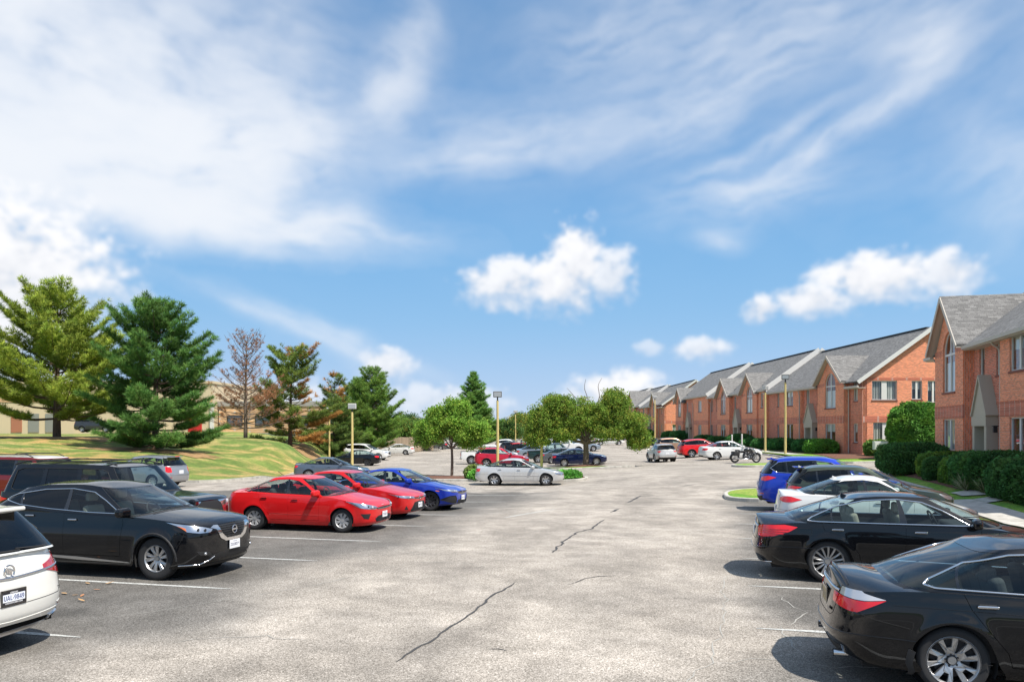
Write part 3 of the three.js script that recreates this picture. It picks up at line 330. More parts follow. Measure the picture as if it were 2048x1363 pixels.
const CROSSOVER = { ...SUVM, front: [[0.2, 0.18], [0.3, 0.06], [0.5, 0], [0.8, 0.0], [0.95, 0.05], [1.08, 0.18]], belt: [[0, 0.93], [0.25, 1.0], [0.8, 1.065], [1.3, 1.095], [2.2, 1.11], [3.4, 1.16], [4.2, 1.22], [4.9, 1.2]], top: [[0, 0.95], [0.2, 1.05], [0.8, 1.15], [1.3, 1.19], [1.7, 1.16], [4, 1.22], [4.9, 1.22]], dlo: [[1.72, 1.145], [2.1, 1.36], [2.42, 1.51], [2.9, 1.565], [3.5, 1.545], [4.1, 1.455], [4.38, 1.36], [3.95, 1.265], [3.3, 1.205], [2.4, 1.155]], paint: 'black', wheel: 'twin5', step: 0.045, chromeLine: true, glassRear: 'privacy', handle: 'chrome', flare: 0.03, seatMat: CM.beige, panes: ['glass', 'privacy', 'privacy'],
  details(K) {
    headlamp(K, [[0.74, 1.025], [0.4, 0.985], [0.7, 0.935, 'f'], [0.54, 0.885, 'f'], [0.6, 0.835, 'f'], [0.78, 0.83, 'f'], [0.32, 0.86], [0.45, 0.945]], [[0.68, 0.87, 0.036, 'f', 'gloss'], [0.78, 0.885, 0.034, 'f', 'gloss']], [[0.52, 0.965], [0.36, 0.925], [0.33, 0.87], [0.44, 0.935]]);
    darkPanel(K, [[0, 0.68, 'f'], [0.22, 0.69, 'f'], [0.36, 0.78, 'f'], [0.42, 0.93, 'f'], [0, 0.95, 'f']], { mat: 'trim' });
    for (let i = 0; i < 6; i++) K.line('grille_bar', [[-0.28 - i * 0.02, 0.735 + i * 0.036, 'f'], [0, 0.735 + i * 0.036, 'f'], [0.28 + i * 0.02, 0.735 + i * 0.036, 'f']], 0.006, 'gloss', { off: 0.014, one: 1 });
    K.add('grille_chrome', [[0, 0.64, 'f'], [0.25, 0.645, 'f'], [0.38, 0.71, 'f'], [0.47, 0.87, 'f'], [0.58, 0.905, 'f'], [0.5, 0.945, 'f'], [0.41, 0.94, 'f'], [0.34, 0.79, 'f'], [0.21, 0.695, 'f'], [0, 0.69, 'f']], 'chrome', { off: 0.016, centre: true, skirt: 0.02 });
    const x = K.XF(0.83) + 0.025, ring = new THREE.TorusGeometry(0.068, 0.01, 8, 28); ring.rotateY(Math.PI / 2); ring.translate(x, 0.83, 0); part('emblem', [ring, rbx(0.012, 0.028, 0.165, 0.004, x, 0.83, 0)], CM.chrome, K.car);
    K.add('bumper_grille', [[0, 0.33, 'f'], [0.5, 0.34, 'f'], [0.62, 0.41, 'f'], [0.4, 0.45, 'f'], [0, 0.46, 'f']], 'trim', { centre: true });
    K.add('fog_lamp_surround', [[0.55, 0.42, 'f'], [0.76, 0.44, 'f'], [0.82, 0.52, 'f'], [0.62, 0.49, 'f']], 'trim'); { const p = K.S(K.sy(0.69, 0.465, 'f'), 0.465); for (const s of [1, -1]) { const q = new THREE.SphereGeometry(0.03, 10, 8); q.translate(p.x, p.y, s * p.z); part('fog_lamp', q, CM.reflector, K.car); } }
    K.line('bumper_chrome', [[0.9, 0.27, 'f'], [0.72, 0.28, 'f'], [0.6, 0.33, 'f'], [0.5, 0.4, 'f']], 0.012, 'chrome', { off: 0.004 });
    K.add('bumper_lip', [[0, 0.22, 'f'], [0.6, 0.22, 'f'], [0.85, 0.24, 'f'], [0.5, 0.235], [0.5, 0.26], [0.86, 0.27, 'f'], [0.6, 0.275, 'f'], [0, 0.28, 'f']], 'trim', { centre: true });
    K.add('sill_trim', [[1.5, 0.285], [2.6, 0.31], [3.45, 0.35], [3.45, 0.385], [2.6, 0.365], [1.5, 0.3]], 'satin', { off: 0.008 });
    for (const ua of [0.95, 3.775]) { const pts = []; for (let i = 0; i <= 16; i++) { const f = lerp(-0.05, Math.PI + 0.05, i / 16); pts.push([ua - 0.447 * Math.cos(f), 0.376 + 0.447 * Math.sin(f)]); } K.line('wheel_arch_trim', pts, 0.022, 'trim', { off: 0 }); }
    wiper(K); antenna(K, 4.0);
    K.plate('f', 0.56, '2SX8071', { state: 'MARYLAND', dx: 0.025 });
    K.line('seam_shadow_line', [[0.36, 0.86], [0.42, 0.7], [0.5, 0.58]], 0.004, 'under', {});  // dark tube paints the shadow line of a bumper seam
  } };
const REDSEDAN = { cf: 0.5, nf: 3.5, L: 4.385, W: 1.725, H: 1.45, wb: 2.58, fo: 0.83, R: 0.311, rim: 0.2, paint: 'red', wheel: 'cover8', rimMat: 'cover', rock: 0.3, cowl: 1.2, deck: 3.85, step: 0.045,
  front: [[0.17, 0.12], [0.28, 0.02], [0.45, 0], [0.62, 0.0], [0.72, 0.05], [0.85, 0.18]], rear: [[0.28, 0.08], [0.5, 0.0], [0.8, 0.02], [0.95, 0.07], [1.02, 0.11]],
  belt: [[0, 0.66], [0.25, 0.765], [0.8, 0.885], [1.2, 0.93], [2.2, 0.945], [3.2, 0.98], [3.8, 1.0], [4.385, 0.965]], top: [[0, 0.67], [0.25, 0.81], [0.8, 0.955], [1.2, 1.015], [1.5, 0.99], [3.5, 1.02], [3.85, 1.06], [4.1, 1.065], [4.385, 0.98]], bottom: [[0, 0.2], [0.6, 0.17], [3.5, 0.19], [4.385, 0.3]],
  gh: { wb: 1.0, wt: 1.95, rt: 3.12, rb: 3.9, rw: 0.53, roof: [[1.8, 1.34], [2.1, 1.395], [2.5, 1.412], [3.0, 1.375], [3.3, 1.31]] }, roofCrown: 0.04,
  dlo: [[1.6, 0.965], [1.95, 1.19], [2.2, 1.31], [2.5, 1.352], [2.85, 1.335], [3.2, 1.25], [3.56, 1.07], [3.48, 1.03], [2.7, 0.995]], cuts: [[[2.42, 0.85], [2.5, 1.4]], [[3.2, 0.85], [3.17, 1.4]]], cutW: [0.05, 0.014],
  seams: [[[1.5, 0.3], [1.48, 0.6], [1.46, 0.93]], [[2.4, 0.3], [2.38, 0.95]], [[2.93, 0.3], [2.98, 0.45], [3.2, 0.7], [3.3, 1.0]]], mirrorU: 1.55,
  details(K) {
    headlamp(K, [[0.72, 0.825], [0.4, 0.785], [0.68, 0.735, 'f'], [0.4, 0.655, 'f'], [0.48, 0.605, 'f'], [0.7, 0.615, 'f'], [0.3, 0.65], [0.5, 0.74]], [[0.6, 0.66, 0.04, 'f', 'clearlamp'], [0.72, 0.68, 0.034, 'f', 'gloss']]);
    darkPanel(K, [[0, 0.585, 'f'], [0.4, 0.6, 'f'], [0.45, 0.635, 'f'], [0.3, 0.645, 'f'], [0, 0.65, 'f']], { mat: 'gloss' }); K.line('grille_chrome', [[-0.42, 0.62, 'f'], [0, 0.6, 'f'], [0.42, 0.62, 'f']], 0.006, 'satin', { off: 0.012, one: 1 });
    darkPanel(K, [[0, 0.27, 'f'], [0.42, 0.27, 'f'], [0.5, 0.36, 'f'], [0.36, 0.42, 'f'], [0, 0.44, 'f']], { mat: 'trim', name: 'bumper_grille' });
    for (let i = 0; i < 4; i++) K.line('bumper_grille_bar', [[-0.42, 0.29 + i * 0.035, 'f'], [0, 0.29 + i * 0.035, 'f'], [0.42, 0.29 + i * 0.035, 'f']], 0.005, 'gloss', { off: 0.012, one: 1 });
    K.add('bumper_vent', [[0.72, 0.36, 'f'], [0.8, 0.38, 'f'], [0.84, 0.5, 'f'], [0.68, 0.5, 'f']], 'trim');
    K.plate('f', 0.44, '7CN5837', { state: 'MARYLAND', dx: 0.02 });
    K.add('tail_light', [[4.05, 0.86], [0.78, 0.9, 'r'], [0.5, 0.87, 'r'], [0.52, 0.74, 'r'], [0.78, 0.74, 'r'], [4.1, 0.78]], 'darkred');
    K.line('body_crease', [[1.5, 0.43], [2.3, 0.45], [3.0, 0.49]], 0.004, K.P1, { off: 0 }); wiper(K);
    const a = polyTube([K.V(-0.82, 1.42, 0), K.V(-0.9, 1.47, 0), K.V(-0.98, 1.52, 0)], 0.008, 5); part('roof_antenna', a, CM.rubber, K.car);
    const t = canvasTex(128, 48, (c, w, h) => { c.fillStyle = '#b01015'; c.fillRect(0, 0, w, h); c.strokeStyle = '#f4f4f4'; c.lineWidth = 7; c.beginPath(); c.moveTo(8, 42); c.lineTo(8, 8); c.moveTo(8, 26); c.lineTo(40, 6); c.lineTo(40, 42); c.moveTo(12, 26); c.lineTo(40, 42); c.moveTo(54, 8); c.lineTo(54, 42); c.moveTo(64, 42); c.lineTo(88, 6); c.lineTo(114, 42); c.stroke(); });
    const e = new THREE.PlaneGeometry(0.13, 0.045); e.rotateX(-1.15); e.rotateY(Math.PI / 2); e.translate(K.XF(0.66) - 0.03, 0.69, 0); part('emblem', e, MS({ map: t, metalness: 0.2, roughness: 0.3 }), K.car);
  } };
// ---- shared bits ----
const seamLine = (K, pts, o = {}) => K.line('gap_shadow_line', pts, 0.0035, 'under', o);  // dark tube laid on the panel stands for a shadowed gap
function exhaust(K, y, z, r = 0.035, m = 'chrome') { for (const s of [1, -1]) { const q = new THREE.CylinderGeometry(r, r, 0.14, 14, 1, true); q.rotateZ(Math.PI / 2); q.translate(K.XR(z) + 0.03, z, s * y); part('exhaust_tip', q, CM[m], K.car); } }
function roundel(K, end, z, r, dx = 0.016) { const x = end === 'f' ? K.XF(z) + dx : K.XR(z) - dx, q = new THREE.TorusGeometry(r, r * 0.16, 6, 20); q.rotateY(Math.PI / 2); q.translate(x, z, 0); return [q, x]; }
function hEmblem(K, end, z, s = 1, dx = 0.016) { const x = end === 'f' ? K.XF(z) + dx : K.XR(z) - dx, f = (q) => { q.scale(1, s, s); q.translate(x, z, 0); return q; }; const bar = (y) => { const q = bx(0.01, 0.075, 0.014); q.rotateX(y > 0 ? -0.18 : 0.18); q.translate(0, 0, y); return f(q); }; part('emblem', [bar(0.026), bar(-0.026), f(bx(0.01, 0.014, 0.05)), f(bx(0.008, 0.01, 0.085, 0, 0.046)), f(bx(0.008, 0.01, 0.085, 0, -0.046)), f(bx(0.008, 0.1, 0.01, 0, 0, 0.044)), f(bx(0.008, 0.1, 0.01, 0, 0, -0.044))], CM.chrome, K.car); }
function roofRails(K, u0, u1, z, h = 0.035) { const g = K.P.gh, y = g.rw - 0.03, zz = (u) => z(u); const pts = []; for (let i = 0; i <= 8; i++) { const u = lerp(u0, u1, i / 8); pts.push(K.V(K.L / 2 - u, zz(u) + (i === 0 || i === 8 ? -0.01 : h), y)); } K.pair('roof_rail', polyTube(pts, 0.016, 6), CM[K.P.railMat ?? 'trim']); }
function plainFront(K, o = {}) {                  // for cars seen from the side or far away
  headlamp(K, [[0.55, 0.78], [0.3, 0.75], [0.7, 0.72, 'f'], [0.5, 0.68, 'f'], [0.55, 0.61, 'f'], [0.28, 0.63], [0.4, 0.7]], []);
  darkPanel(K, [[0, 0.5, 'f'], [0.4, 0.52, 'f'], [0.46, 0.64, 'f'], [0, 0.66, 'f']], { mat: 'gloss' }); darkPanel(K, [[0, 0.27, 'f'], [0.5, 0.28, 'f'], [0.55, 0.36, 'f'], [0, 0.38, 'f']], { mat: 'trim', name: 'bumper_grille' });
  if (o.plate !== false) K.plate('f', 0.42 * K.kZ, null, { dx: 0.02 });
}
function sedanRear(K, o = {}) {
  const tl = o.tail ?? [[4.42, 0.92], [0.78, 0.93, 'r'], [0.52, 0.9, 'r'], [0.52, 0.77, 'r'], [0.8, 0.76, 'r'], [4.5, 0.8]];
  K.add('tail_light', tl, o.lamp ?? 'redlens', { off: 0.006 }); seamLine(K, [[0.62, 0.95, 'r'], [0.6, 0.78, 'r'], [0.55, 0.62, 'r'], [0, 0.6, 'r']]); seamLine(K, [[3.98, 0.62], [4.4, 0.62], [0.8, 0.62, 'r'], [0.6, 0.62, 'r']]);
  K.plate('r', (o.plateZ ?? 0.78) * K.kZ, o.txt ?? null, { dx: 0.012 }); K.add('bumper_trim', [[0, 0.3, 'r'], [0.6, 0.3, 'r'], [0.66, 0.36, 'r'], [0, 0.38, 'r']], 'trim', { centre: true });
}
const SEDAN = { L: 4.86, W: 1.85, H: 1.465, wb: 2.775, fo: 0.98, R: 0.335, rim: 0.228, rock: 0.31, cowl: 1.33, deck: 4.27, wheel: '10',
  front: [[0.17, 0.14], [0.28, 0.03], [0.45, 0], [0.6, 0.02], [0.72, 0.1], [0.85, 0.3]], rear: [[0.22, 0.16], [0.32, 0.06], [0.48, 0.0], [0.6, 0.02], [0.85, 0.06], [0.97, 0.09], [1.05, 0.11]],
  belt: [[0, 0.64], [0.25, 0.735], [0.9, 0.87], [1.35, 0.925], [2.4, 0.955], [3.5, 0.99], [4.1, 1.0], [4.86, 0.955]], top: [[0, 0.65], [0.25, 0.77], [0.9, 0.93], [1.35, 0.99], [1.7, 0.985], [3.8, 1.03], [4.25, 1.06], [4.5, 1.085], [4.76, 1.085], [4.86, 1.0]], bottom: [[0, 0.2], [0.6, 0.17], [3.8, 0.19], [4.5, 0.24], [4.86, 0.33]],
  gh: { wb: 1.18, wt: 2.15, rt: 3.38, rb: 4.3, rw: 0.57, roof: [[2.0, 1.365], [2.4, 1.415], [2.8, 1.428], [3.25, 1.395], [3.6, 1.33]] }, roofCrown: 0.04,
  dlo: [[1.74, 0.975], [2.1, 1.2], [2.4, 1.335], [2.75, 1.378], [3.2, 1.35], [3.6, 1.26], [3.95, 1.1], [4.0, 1.06], [3.9, 1.035], [2.9, 1.0]], cuts: [[[2.66, 0.85], [2.74, 1.42]], [[3.6, 0.85], [3.52, 1.42]]], cutW: [0.055, 0.016],
  seams: [[[1.64, 0.31], [1.62, 0.65], [1.6, 0.93]], [[2.66, 0.31], [2.64, 0.97]], [[3.24, 0.31], [3.28, 0.45], [3.5, 0.72], [3.6, 0.86], [3.66, 1.0]]], mirrorU: 1.68,
  details(K) { plainFront(K); sedanRear(K); } };
const NEARSEDAN = { ...SEDAN, paint: 'black', wheel: 'ten', rim: 0.24, step: 0.035, chromeLine: true, chromeR: 0.013, handle: 'chrome', flare: 0.02,
  details(K) {
    plainFront(K, { plate: false });
    const up = [[4.36, 0.905], [4.55, 0.955], [0.83, 0.975, 'r'], [0.6, 0.975, 'r'], [0.6, 0.9, 'r'], [0.82, 0.885, 'r'], [4.55, 0.885]], lo = [[4.36, 0.9], [4.55, 0.878], [0.82, 0.878, 'r'], [0.6, 0.893, 'r'], [0.56, 0.79, 'r'], [0.8, 0.765, 'r'], [4.62, 0.765]];
    const t = K.add('tail_light', lo, 'redlens', { off: 0.008, skirt: 0.012 }); K.add('reversing_lamp', up, 'clearlamp', { off: 0.008, skirt: 0.012, parent: t });
    K.add('trunk_lamp', [[0.575, 0.893, 'r'], [0.42, 0.9, 'r'], [0.45, 0.8, 'r'], [0.54, 0.79, 'r']], 'redlens', { off: 0.006 });
    K.line('trunk_chrome', [[-0.58, 0.925, 'r'], [0, 0.93, 'r'], [0.58, 0.925, 'r']], 0.013, 'chrome', { off: 0.006, one: 1 });
    seamLine(K, [[0.585, 0.985, 'r'], [0.575, 0.85, 'r'], [0.5, 0.68, 'r'], [0.42, 0.64, 'r'], [0, 0.63, 'r']]); seamLine(K, [[4.15, 0.64], [4.5, 0.72], [4.62, 0.765]]); seamLine(K, [[3.42, 0.33], [3.5, 0.33]]);
    // lip on the trunk edge
    { const pts = []; for (let i = -8; i <= 8; i++) { const q = 1 - Math.abs(i) / 8 * 0.86, s = K.sx(4.72 - 0.05 * Math.pow(Math.abs(i) / 8, 2), 0.95), p = K.C(s, q); pts.push(K.V(p.x, p.y + 0.012 - 0.03 * Math.pow(Math.abs(i) / 8, 6), Math.sign(i) * p.z)); } const sp = polyTube(pts, 0.02, 8); part('trunk_spoiler', sp, K.P1, K.car); }
    K.plate('r', 0.78, (c, w, h) => { c.fillStyle = '#8a7a4a'; c.fillRect(0, 0, w, h); c.fillStyle = '#222'; c.font = 'bold 64px sans-serif'; c.textAlign = 'center'; c.fillText('7AN 6023', w / 2, h * 0.7, w * 0.9); }, { frame: true, dx: 0.004 }); hEmblem(K, 'r', 0.985, 0.9, 0.004);
    K.line('bumper_crease', [[4.1, 0.52], [4.5, 0.545], [0.86, 0.545, 'r'], [0.5, 0.52, 'r'], [0, 0.515, 'r']], 0.006, K.P1, {}); K.add('bumper_trim', [[0, 0.3, 'r'], [0.62, 0.3, 'r'], [0.68, 0.38, 'r'], [0, 0.4, 'r']], 'trim', { centre: true }); exhaust(K, 0.62, 0.29, 0.04);
    K.add('mud_flap', [[4.12, 0.19], [4.17, 0.19], [4.16, 0.45], [4.1, 0.42]], 'trim', { off: 0.012 });
    { const q = canvasTex(128, 32, (c, w, h) => { c.fillStyle = '#050506'; c.fillRect(0, 0, w, h); c.fillStyle = '#c8c8cc'; c.font = 'bold 26px sans-serif'; c.fillText('SPORT', 14, 26); }), p = new THREE.PlaneGeometry(0.13, 0.03); p.rotateY(-Math.PI / 2); p.translate(K.XR(0.7) - 0.006, 0.7, 0.36); part('badge', p, MS({ map: q, roughness: 0.3 }), K.car); }
    { const q = K.S(K.sx(3.76, 0.97), 0.97); K.line('body_crease', [[1.2, 0.74], [2.4, 0.79], [3.6, 0.84], [4.3, 0.86]], 0.003, K.P1, {}); }
  } };
const SALOON = { ...resize(SEDAN, 5.25, 1.9, 1.495), wb: 3.165, fo: 0.88, R: 0.352, rim: 0.258, paint: 'black', wheel: 'multi14', step: 0.04, chromeLine: true, chromeR: 0.014, handle: 'chrome', seatMat: CM.beige, flare: 0.018,
  belt: [[0, 0.68], [0.25, 0.78], [0.9, 0.92], [1.4, 0.975], [2.6, 0.99], [3.8, 1.0], [4.5, 1.0], [5.25, 0.93]], top: [[0, 0.69], [0.25, 0.81], [0.9, 0.98], [1.4, 1.03], [1.8, 1.02], [4.1, 1.04], [4.6, 1.075], [4.9, 1.08], [5.17, 1.06], [5.25, 0.97]],
  gh: { wb: 1.28, wt: 2.28, rt: 3.7, rb: 4.68, rw: 0.58, roof: [[2.1, 1.385], [2.5, 1.44], [3.0, 1.452], [3.5, 1.42], [3.9, 1.35]] }, dlo: [[1.86, 1.01], [2.25, 1.24], [2.55, 1.365], [2.95, 1.405], [3.45, 1.375], [3.9, 1.27], [4.3, 1.09], [4.38, 1.035], [4.2, 1.02], [3.0, 1.012]], cuts: [[[2.86, 0.85], [2.92, 1.45]], [[3.86, 0.85], [3.84, 1.45]]], cutW: [0.06, 0.016],
  seams: [[[1.75, 0.31], [1.72, 0.95]], [[2.86, 0.31], [2.84, 0.97]], [[3.52, 0.31], [3.56, 0.5], [3.78, 0.78], [4.1, 0.88], [4.15, 1.0]]], handleU: [2.62, 3.9], mirrorU: 1.8, cowl: 1.42, deck: 4.66,
  details(K) {
    const k = { ...K }; plainFront(K, { plate: false });
    const t = K.add('tail_light', [[4.2, 0.905], [4.4, 0.94], [0.72, 0.915, 'r'], [0.52, 0.88, 'r'], [0.6, 0.72, 'r'], [0.8, 0.72, 'r'], [4.55, 0.75], [4.32, 0.83]], 'redlens', { off: 0.006, skirt: 0.012 }); for (let i = 0; i < 3; i++) K.line('lamp_rib', [[4.33 + i * 0.04, 0.86 - i * 0.04], [4.55, 0.86 - i * 0.035], [0.76, 0.86 - i * 0.035, 'r'], [0.62, 0.84 - i * 0.035, 'r']], 0.005, 'darkred', { off: 0.008 });
    K.line('trunk_chrome', [[-0.55, 0.87, 'r'], [0, 0.89, 'r'], [0.55, 0.87, 'r']], 0.014, 'chrome', { off: 0.006, one: 1 }); seamLine(K, [[0.56, 0.93, 'r'], [0.55, 0.8, 'r'], [0.5, 0.66, 'r'], [0, 0.64, 'r']]); K.plate('r', 0.76, null, { dx: 0.004 });
    K.line('bumper_crease', [[3.95, 0.56], [4.5, 0.57], [0.86, 0.56, 'r'], [0.4, 0.5, 'r'], [0, 0.5, 'r']], 0.007, K.P1, {}); K.line('bumper_chrome', [[-0.85, 0.31, 'r'], [-0.6, 0.28, 'r'], [0, 0.27, 'r'], [0.6, 0.28, 'r'], [0.85, 0.31, 'r']], 0.012, 'chrome', { off: 0.004, one: 1 });
    K.add('exhaust_tip', [[0.45, 0.27, 'r'], [0.72, 0.28, 'r'], [0.74, 0.35, 'r'], [0.5, 0.34, 'r']], 'gloss', { off: 0.01 }); antenna(K, 3.75); roundel(K, 'r', 0.93, 0.045) && part('emblem', roundel(K, 'r', 0.945, 0.045, 0.012)[0], CM.chrome, K.car);
    K.line('flap_shadow_line', [[4.02, 0.78], [4.22, 0.78], [4.235, 0.8], [4.235, 0.87], [4.22, 0.885], [4.03, 0.885], [4.01, 0.87], [4.01, 0.8], [4.02, 0.78]].map(([a, b]) => [a - 0.02, b + 0.005]), 0.003, 'under', { one: 1 });  // dark outline paints the shaded gap round the fuel flap
  } };
const WHITESEDAN = { ...resize(SEDAN, 4.56, 1.78, 1.435), R: 0.325, rim: 0.215, paint: 'white', step: 0.06, wheel: '5', details(K) { plainFront(K, { plate: false }); sedanRear(K, { tail: [[4.25, 0.89], [4.5, 0.955], [0.8, 0.965, 'r'], [0.5, 0.92, 'r'], [0.5, 0.85, 'r'], [0.8, 0.81, 'r'], [4.5, 0.82]], plateZ: 0.6 }); antenna(K, 3.3, CM.white); } };
const REDSEDANB = { ...resize(REDSEDAN, 4.65, 1.775, 1.455), R: 0.318, rim: 0.21, wheel: '5', paint: paint(0.55, 0.012, 0.014),
  details(K) {
    headlamp(K, [[0.62, 0.78], [0.35, 0.73], [0.7, 0.705, 'f'], [0.36, 0.665, 'f'], [0.4, 0.615, 'f'], [0.7, 0.62, 'f'], [0.3, 0.67]], [[0.6, 0.66, 0.035, 'f', 'clearlamp'], [0.3, 0.69, 0.03]]);
    darkPanel(K, [[0, 0.23, 'f'], [0.48, 0.23, 'f'], [0.56, 0.29, 'f'], [0.38, 0.5, 'f'], [0, 0.53, 'f']], { mat: 'trim' }); for (let i = 0; i < 7; i++) K.line('grille_bar', [[-0.46 + i * 0.015, 0.27 + i * 0.034, 'f'], [0, 0.27 + i * 0.034, 'f'], [0.46 - i * 0.015, 0.27 + i * 0.034, 'f']], 0.006, 'gloss', { off: 0.012, one: 1 });
    darkPanel(K, [[0, 0.585, 'f'], [0.36, 0.61, 'f'], [0.38, 0.65, 'f'], [0, 0.63, 'f']], { mat: 'gloss', name: 'upper_grille' }); K.add('bumper_vent', [[0.66, 0.3, 'f'], [0.76, 0.31, 'f'], [0.74, 0.42, 'f']], 'trim');
    const [q, x] = roundel(K, 'f', 0.63, 0.05); q.scale(1, 0.75, 1); q.translate(0, 0.157, 0); part('emblem', q, CM.chrome, K.car); K.plate('f', 0.41, '5BJ7122', { state: 'MARYLAND', dx: 0.025 }); K.add('tail_light', [[4.1, 0.9], [0.8, 0.92, 'r'], [0.5, 0.88, 'r'], [0.52, 0.76, 'r'], [4.1, 0.8]], 'redlens'); wiper(K);
  } };
const BLUEHATCH = { ...resize(REDSEDAN, 4.52, 1.8, 1.434), R: 0.325, rim: 0.222, wheel: '10', rimMat: 'darkalloy', paint: 'blue',
  details(K) {
    headlamp(K, [[0.66, 0.78], [0.36, 0.73], [0.68, 0.71, 'f'], [0.36, 0.655, 'f'], [0.4, 0.61, 'f'], [0.72, 0.62, 'f'], [0.32, 0.68]], [[0.6, 0.66, 0.035, 'f', 'clearlamp'], [0.52, 0.655, 0.03, 'f', 'clearlamp']]);
    darkPanel(K, [[0, 0.53, 'f'], [0.38, 0.58, 'f'], [0.42, 0.64, 'f'], [0, 0.65, 'f']], { mat: 'gloss' }); darkPanel(K, [[0, 0.23, 'f'], [0.4, 0.24, 'f'], [0.42, 0.36, 'f'], [0, 0.38, 'f']], { mat: 'trim', name: 'bumper_grille' });
    K.add('bumper_vent', [[0.5, 0.25, 'f'], [0.72, 0.27, 'f'], [0.84, 0.38, 'f'], [0.78, 0.5, 'f'], [0.58, 0.5, 'f'], [0.5, 0.4, 'f']], 'trim'); K.line('bumper_vent_rim', [[0.5, 0.25, 'f'], [0.72, 0.27, 'f'], [0.84, 0.38, 'f'], [0.78, 0.5, 'f'], [0.58, 0.5, 'f'], [0.5, 0.4, 'f'], [0.5, 0.25, 'f']], 0.01, 'gloss', { off: 0.006 }); K.add('bumper_lip', [[0, 0.19, 'f'], [0.8, 0.2, 'f'], [0.82, 0.22, 'f'], [0, 0.22, 'f']], 'gloss', { centre: true });
    K.add('indicator', [[0.5, 0.68], [0.62, 0.69], [0.62, 0.665], [0.5, 0.65]], 'amber'); hEmblem(K, 'f', 0.6, 0.8, 0.012); K.plate('f', 0.42, '4DG2210', { dx: 0.025 }); K.add('tail_light', [[4.0, 0.9], [0.8, 0.92, 'r'], [0.5, 0.88, 'r'], [0.52, 0.76, 'r'], [4.05, 0.8]], 'redlens'); wiper(K);
    const s = rbx(0.26, 0.03, 0.95, 0.012, K.L / 2 - 3.28, 1.345, 0); part('roof_spoiler', s, K.P1, K.car);
  } };
const OLDSEDAN = { ...resize(SEDAN, 4.8, 1.785, 1.42), R: 0.316, rim: 0.2, wheel: '6', paint: 'silver', step: 0.05, archGap: 0.05, panes: ['glass', 'glass', 'glass'],
  details(K) { headlamp(K, [[0.5, 0.7], [0.3, 0.71], [0.72, 0.7, 'f'], [0.45, 0.66, 'f'], [0.45, 0.57, 'f'], [0.72, 0.56, 'f'], [0.3, 0.58], [0.45, 0.62]], []); darkPanel(K, [[0, 0.54, 'f'], [0.36, 0.55, 'f'], [0.38, 0.63, 'f'], [0, 0.64, 'f']], { mat: 'gloss' }); darkPanel(K, [[0, 0.3, 'f'], [0.55, 0.31, 'f'], [0.55, 0.37, 'f'], [0, 0.38, 'f']], { mat: 'trim', name: 'bumper_grille' }); sedanRear(K, { tail: [[4.5, 0.93], [0.8, 0.93, 'r'], [0.5, 0.9, 'r'], [0.5, 0.77, 'r'], [0.8, 0.76, 'r'], [4.55, 0.78]] }); K.line('door_moulding', [[1.3, 0.56], [2.4, 0.57], [3.35, 0.58]], 0.014, K.P1, { off: 0.004 }); seamLine(K, [[0.5, 0.56], [0.6, 0.5], [0.62, 0.4]]); } };
function suvRear(K, o = {}) {
  K.add('tail_light', o.tail ?? [[4.35, 1.0], [4.6, 1.06], [0.86, 1.08, 'r'], [0.58, 1.05, 'r'], [0.6, 0.96, 'r'], [0.84, 0.9, 'r'], [4.6, 0.9]], 'redlens', { off: 0.008, skirt: 0.012 }); K.plate('r', (o.plateZ ?? 0.82) * K.kZ, null, { dx: 0.012 });
  seamLine(K, [[0.84, 1.12, 'r'], [0.8, 0.9, 'r'], [0.74, 0.66, 'r'], [0, 0.64, 'r']]); K.add('bumper_trim', [[0, 0.32, 'r'], [0.6, 0.32, 'r'], [0.92, 0.38, 'r'], [4.55, 0.4], [4.55, 0.5], [0.9, 0.5, 'r'], [0.6, 0.46, 'r'], [0, 0.46, 'r']], o.lower ?? 'trim', { centre: true }); K.add('rear_reflector', [[0.68, 0.52, 'r'], [0.86, 0.53, 'r'], [0.86, 0.57, 'r'], [0.68, 0.56, 'r']], 'darkred');
  const g = K.P.gh, x = K.L / 2 - g.rt, zz = g.roof[g.roof.length - 1][1] + K.P.roofCrown * 0.5, s = rbx(0.26, 0.035, g.rw * 1.6, 0.014, x - 0.03, zz - 0.005, 0); part('roof_spoiler', s, K.P.roofPaint ? paintOf(K.P.roofPaint) : K.P1, K.car); wiper(K, true);
}
function suvFront(K) { headlamp(K, [[0.55, 0.93], [0.3, 0.88], [0.74, 0.86, 'f'], [0.5, 0.82, 'f'], [0.55, 0.74, 'f'], [0.3, 0.77], [0.42, 0.84]], []); darkPanel(K, [[0, 0.58, 'f'], [0.4, 0.6, 'f'], [0.46, 0.8, 'f'], [0, 0.84, 'f']], { mat: 'trim' }); K.line('grille_chrome', [[-0.44, 0.8, 'f'], [-0.3, 0.6, 'f'], [0, 0.58, 'f'], [0.3, 0.6, 'f'], [0.44, 0.8, 'f']], 0.014, 'chrome', { off: 0.012, one: 1 }); darkPanel(K, [[0, 0.33, 'f'], [0.6, 0.34, 'f'], [0.6, 0.42, 'f'], [0, 0.44, 'f']], { mat: 'trim', name: 'bumper_grille' }); }
const sillTrim = (K) => K.add('sill_trim', [[1.42, 0.25], [3.28, 0.26], [3.32, 0.38], [1.42, 0.37]], 'trim', { off: 0.005 });
const archTrim = (K, r = 0.02) => { for (const ua of [K.P.fo, K.P.fo + K.P.wb]) { const R = K.P.R + K.P.archGap + 0.022, pts = []; for (let i = 0; i <= 14; i++) { const f = lerp(-0.1, Math.PI + 0.1, i / 14); pts.push([(ua - R * Math.cos(f)) / K.kU, (K.P.R + R * Math.sin(f)) / K.kZ]); } K.line('wheel_arch_trim', pts, r, 'trim', { off: 0 }); } };
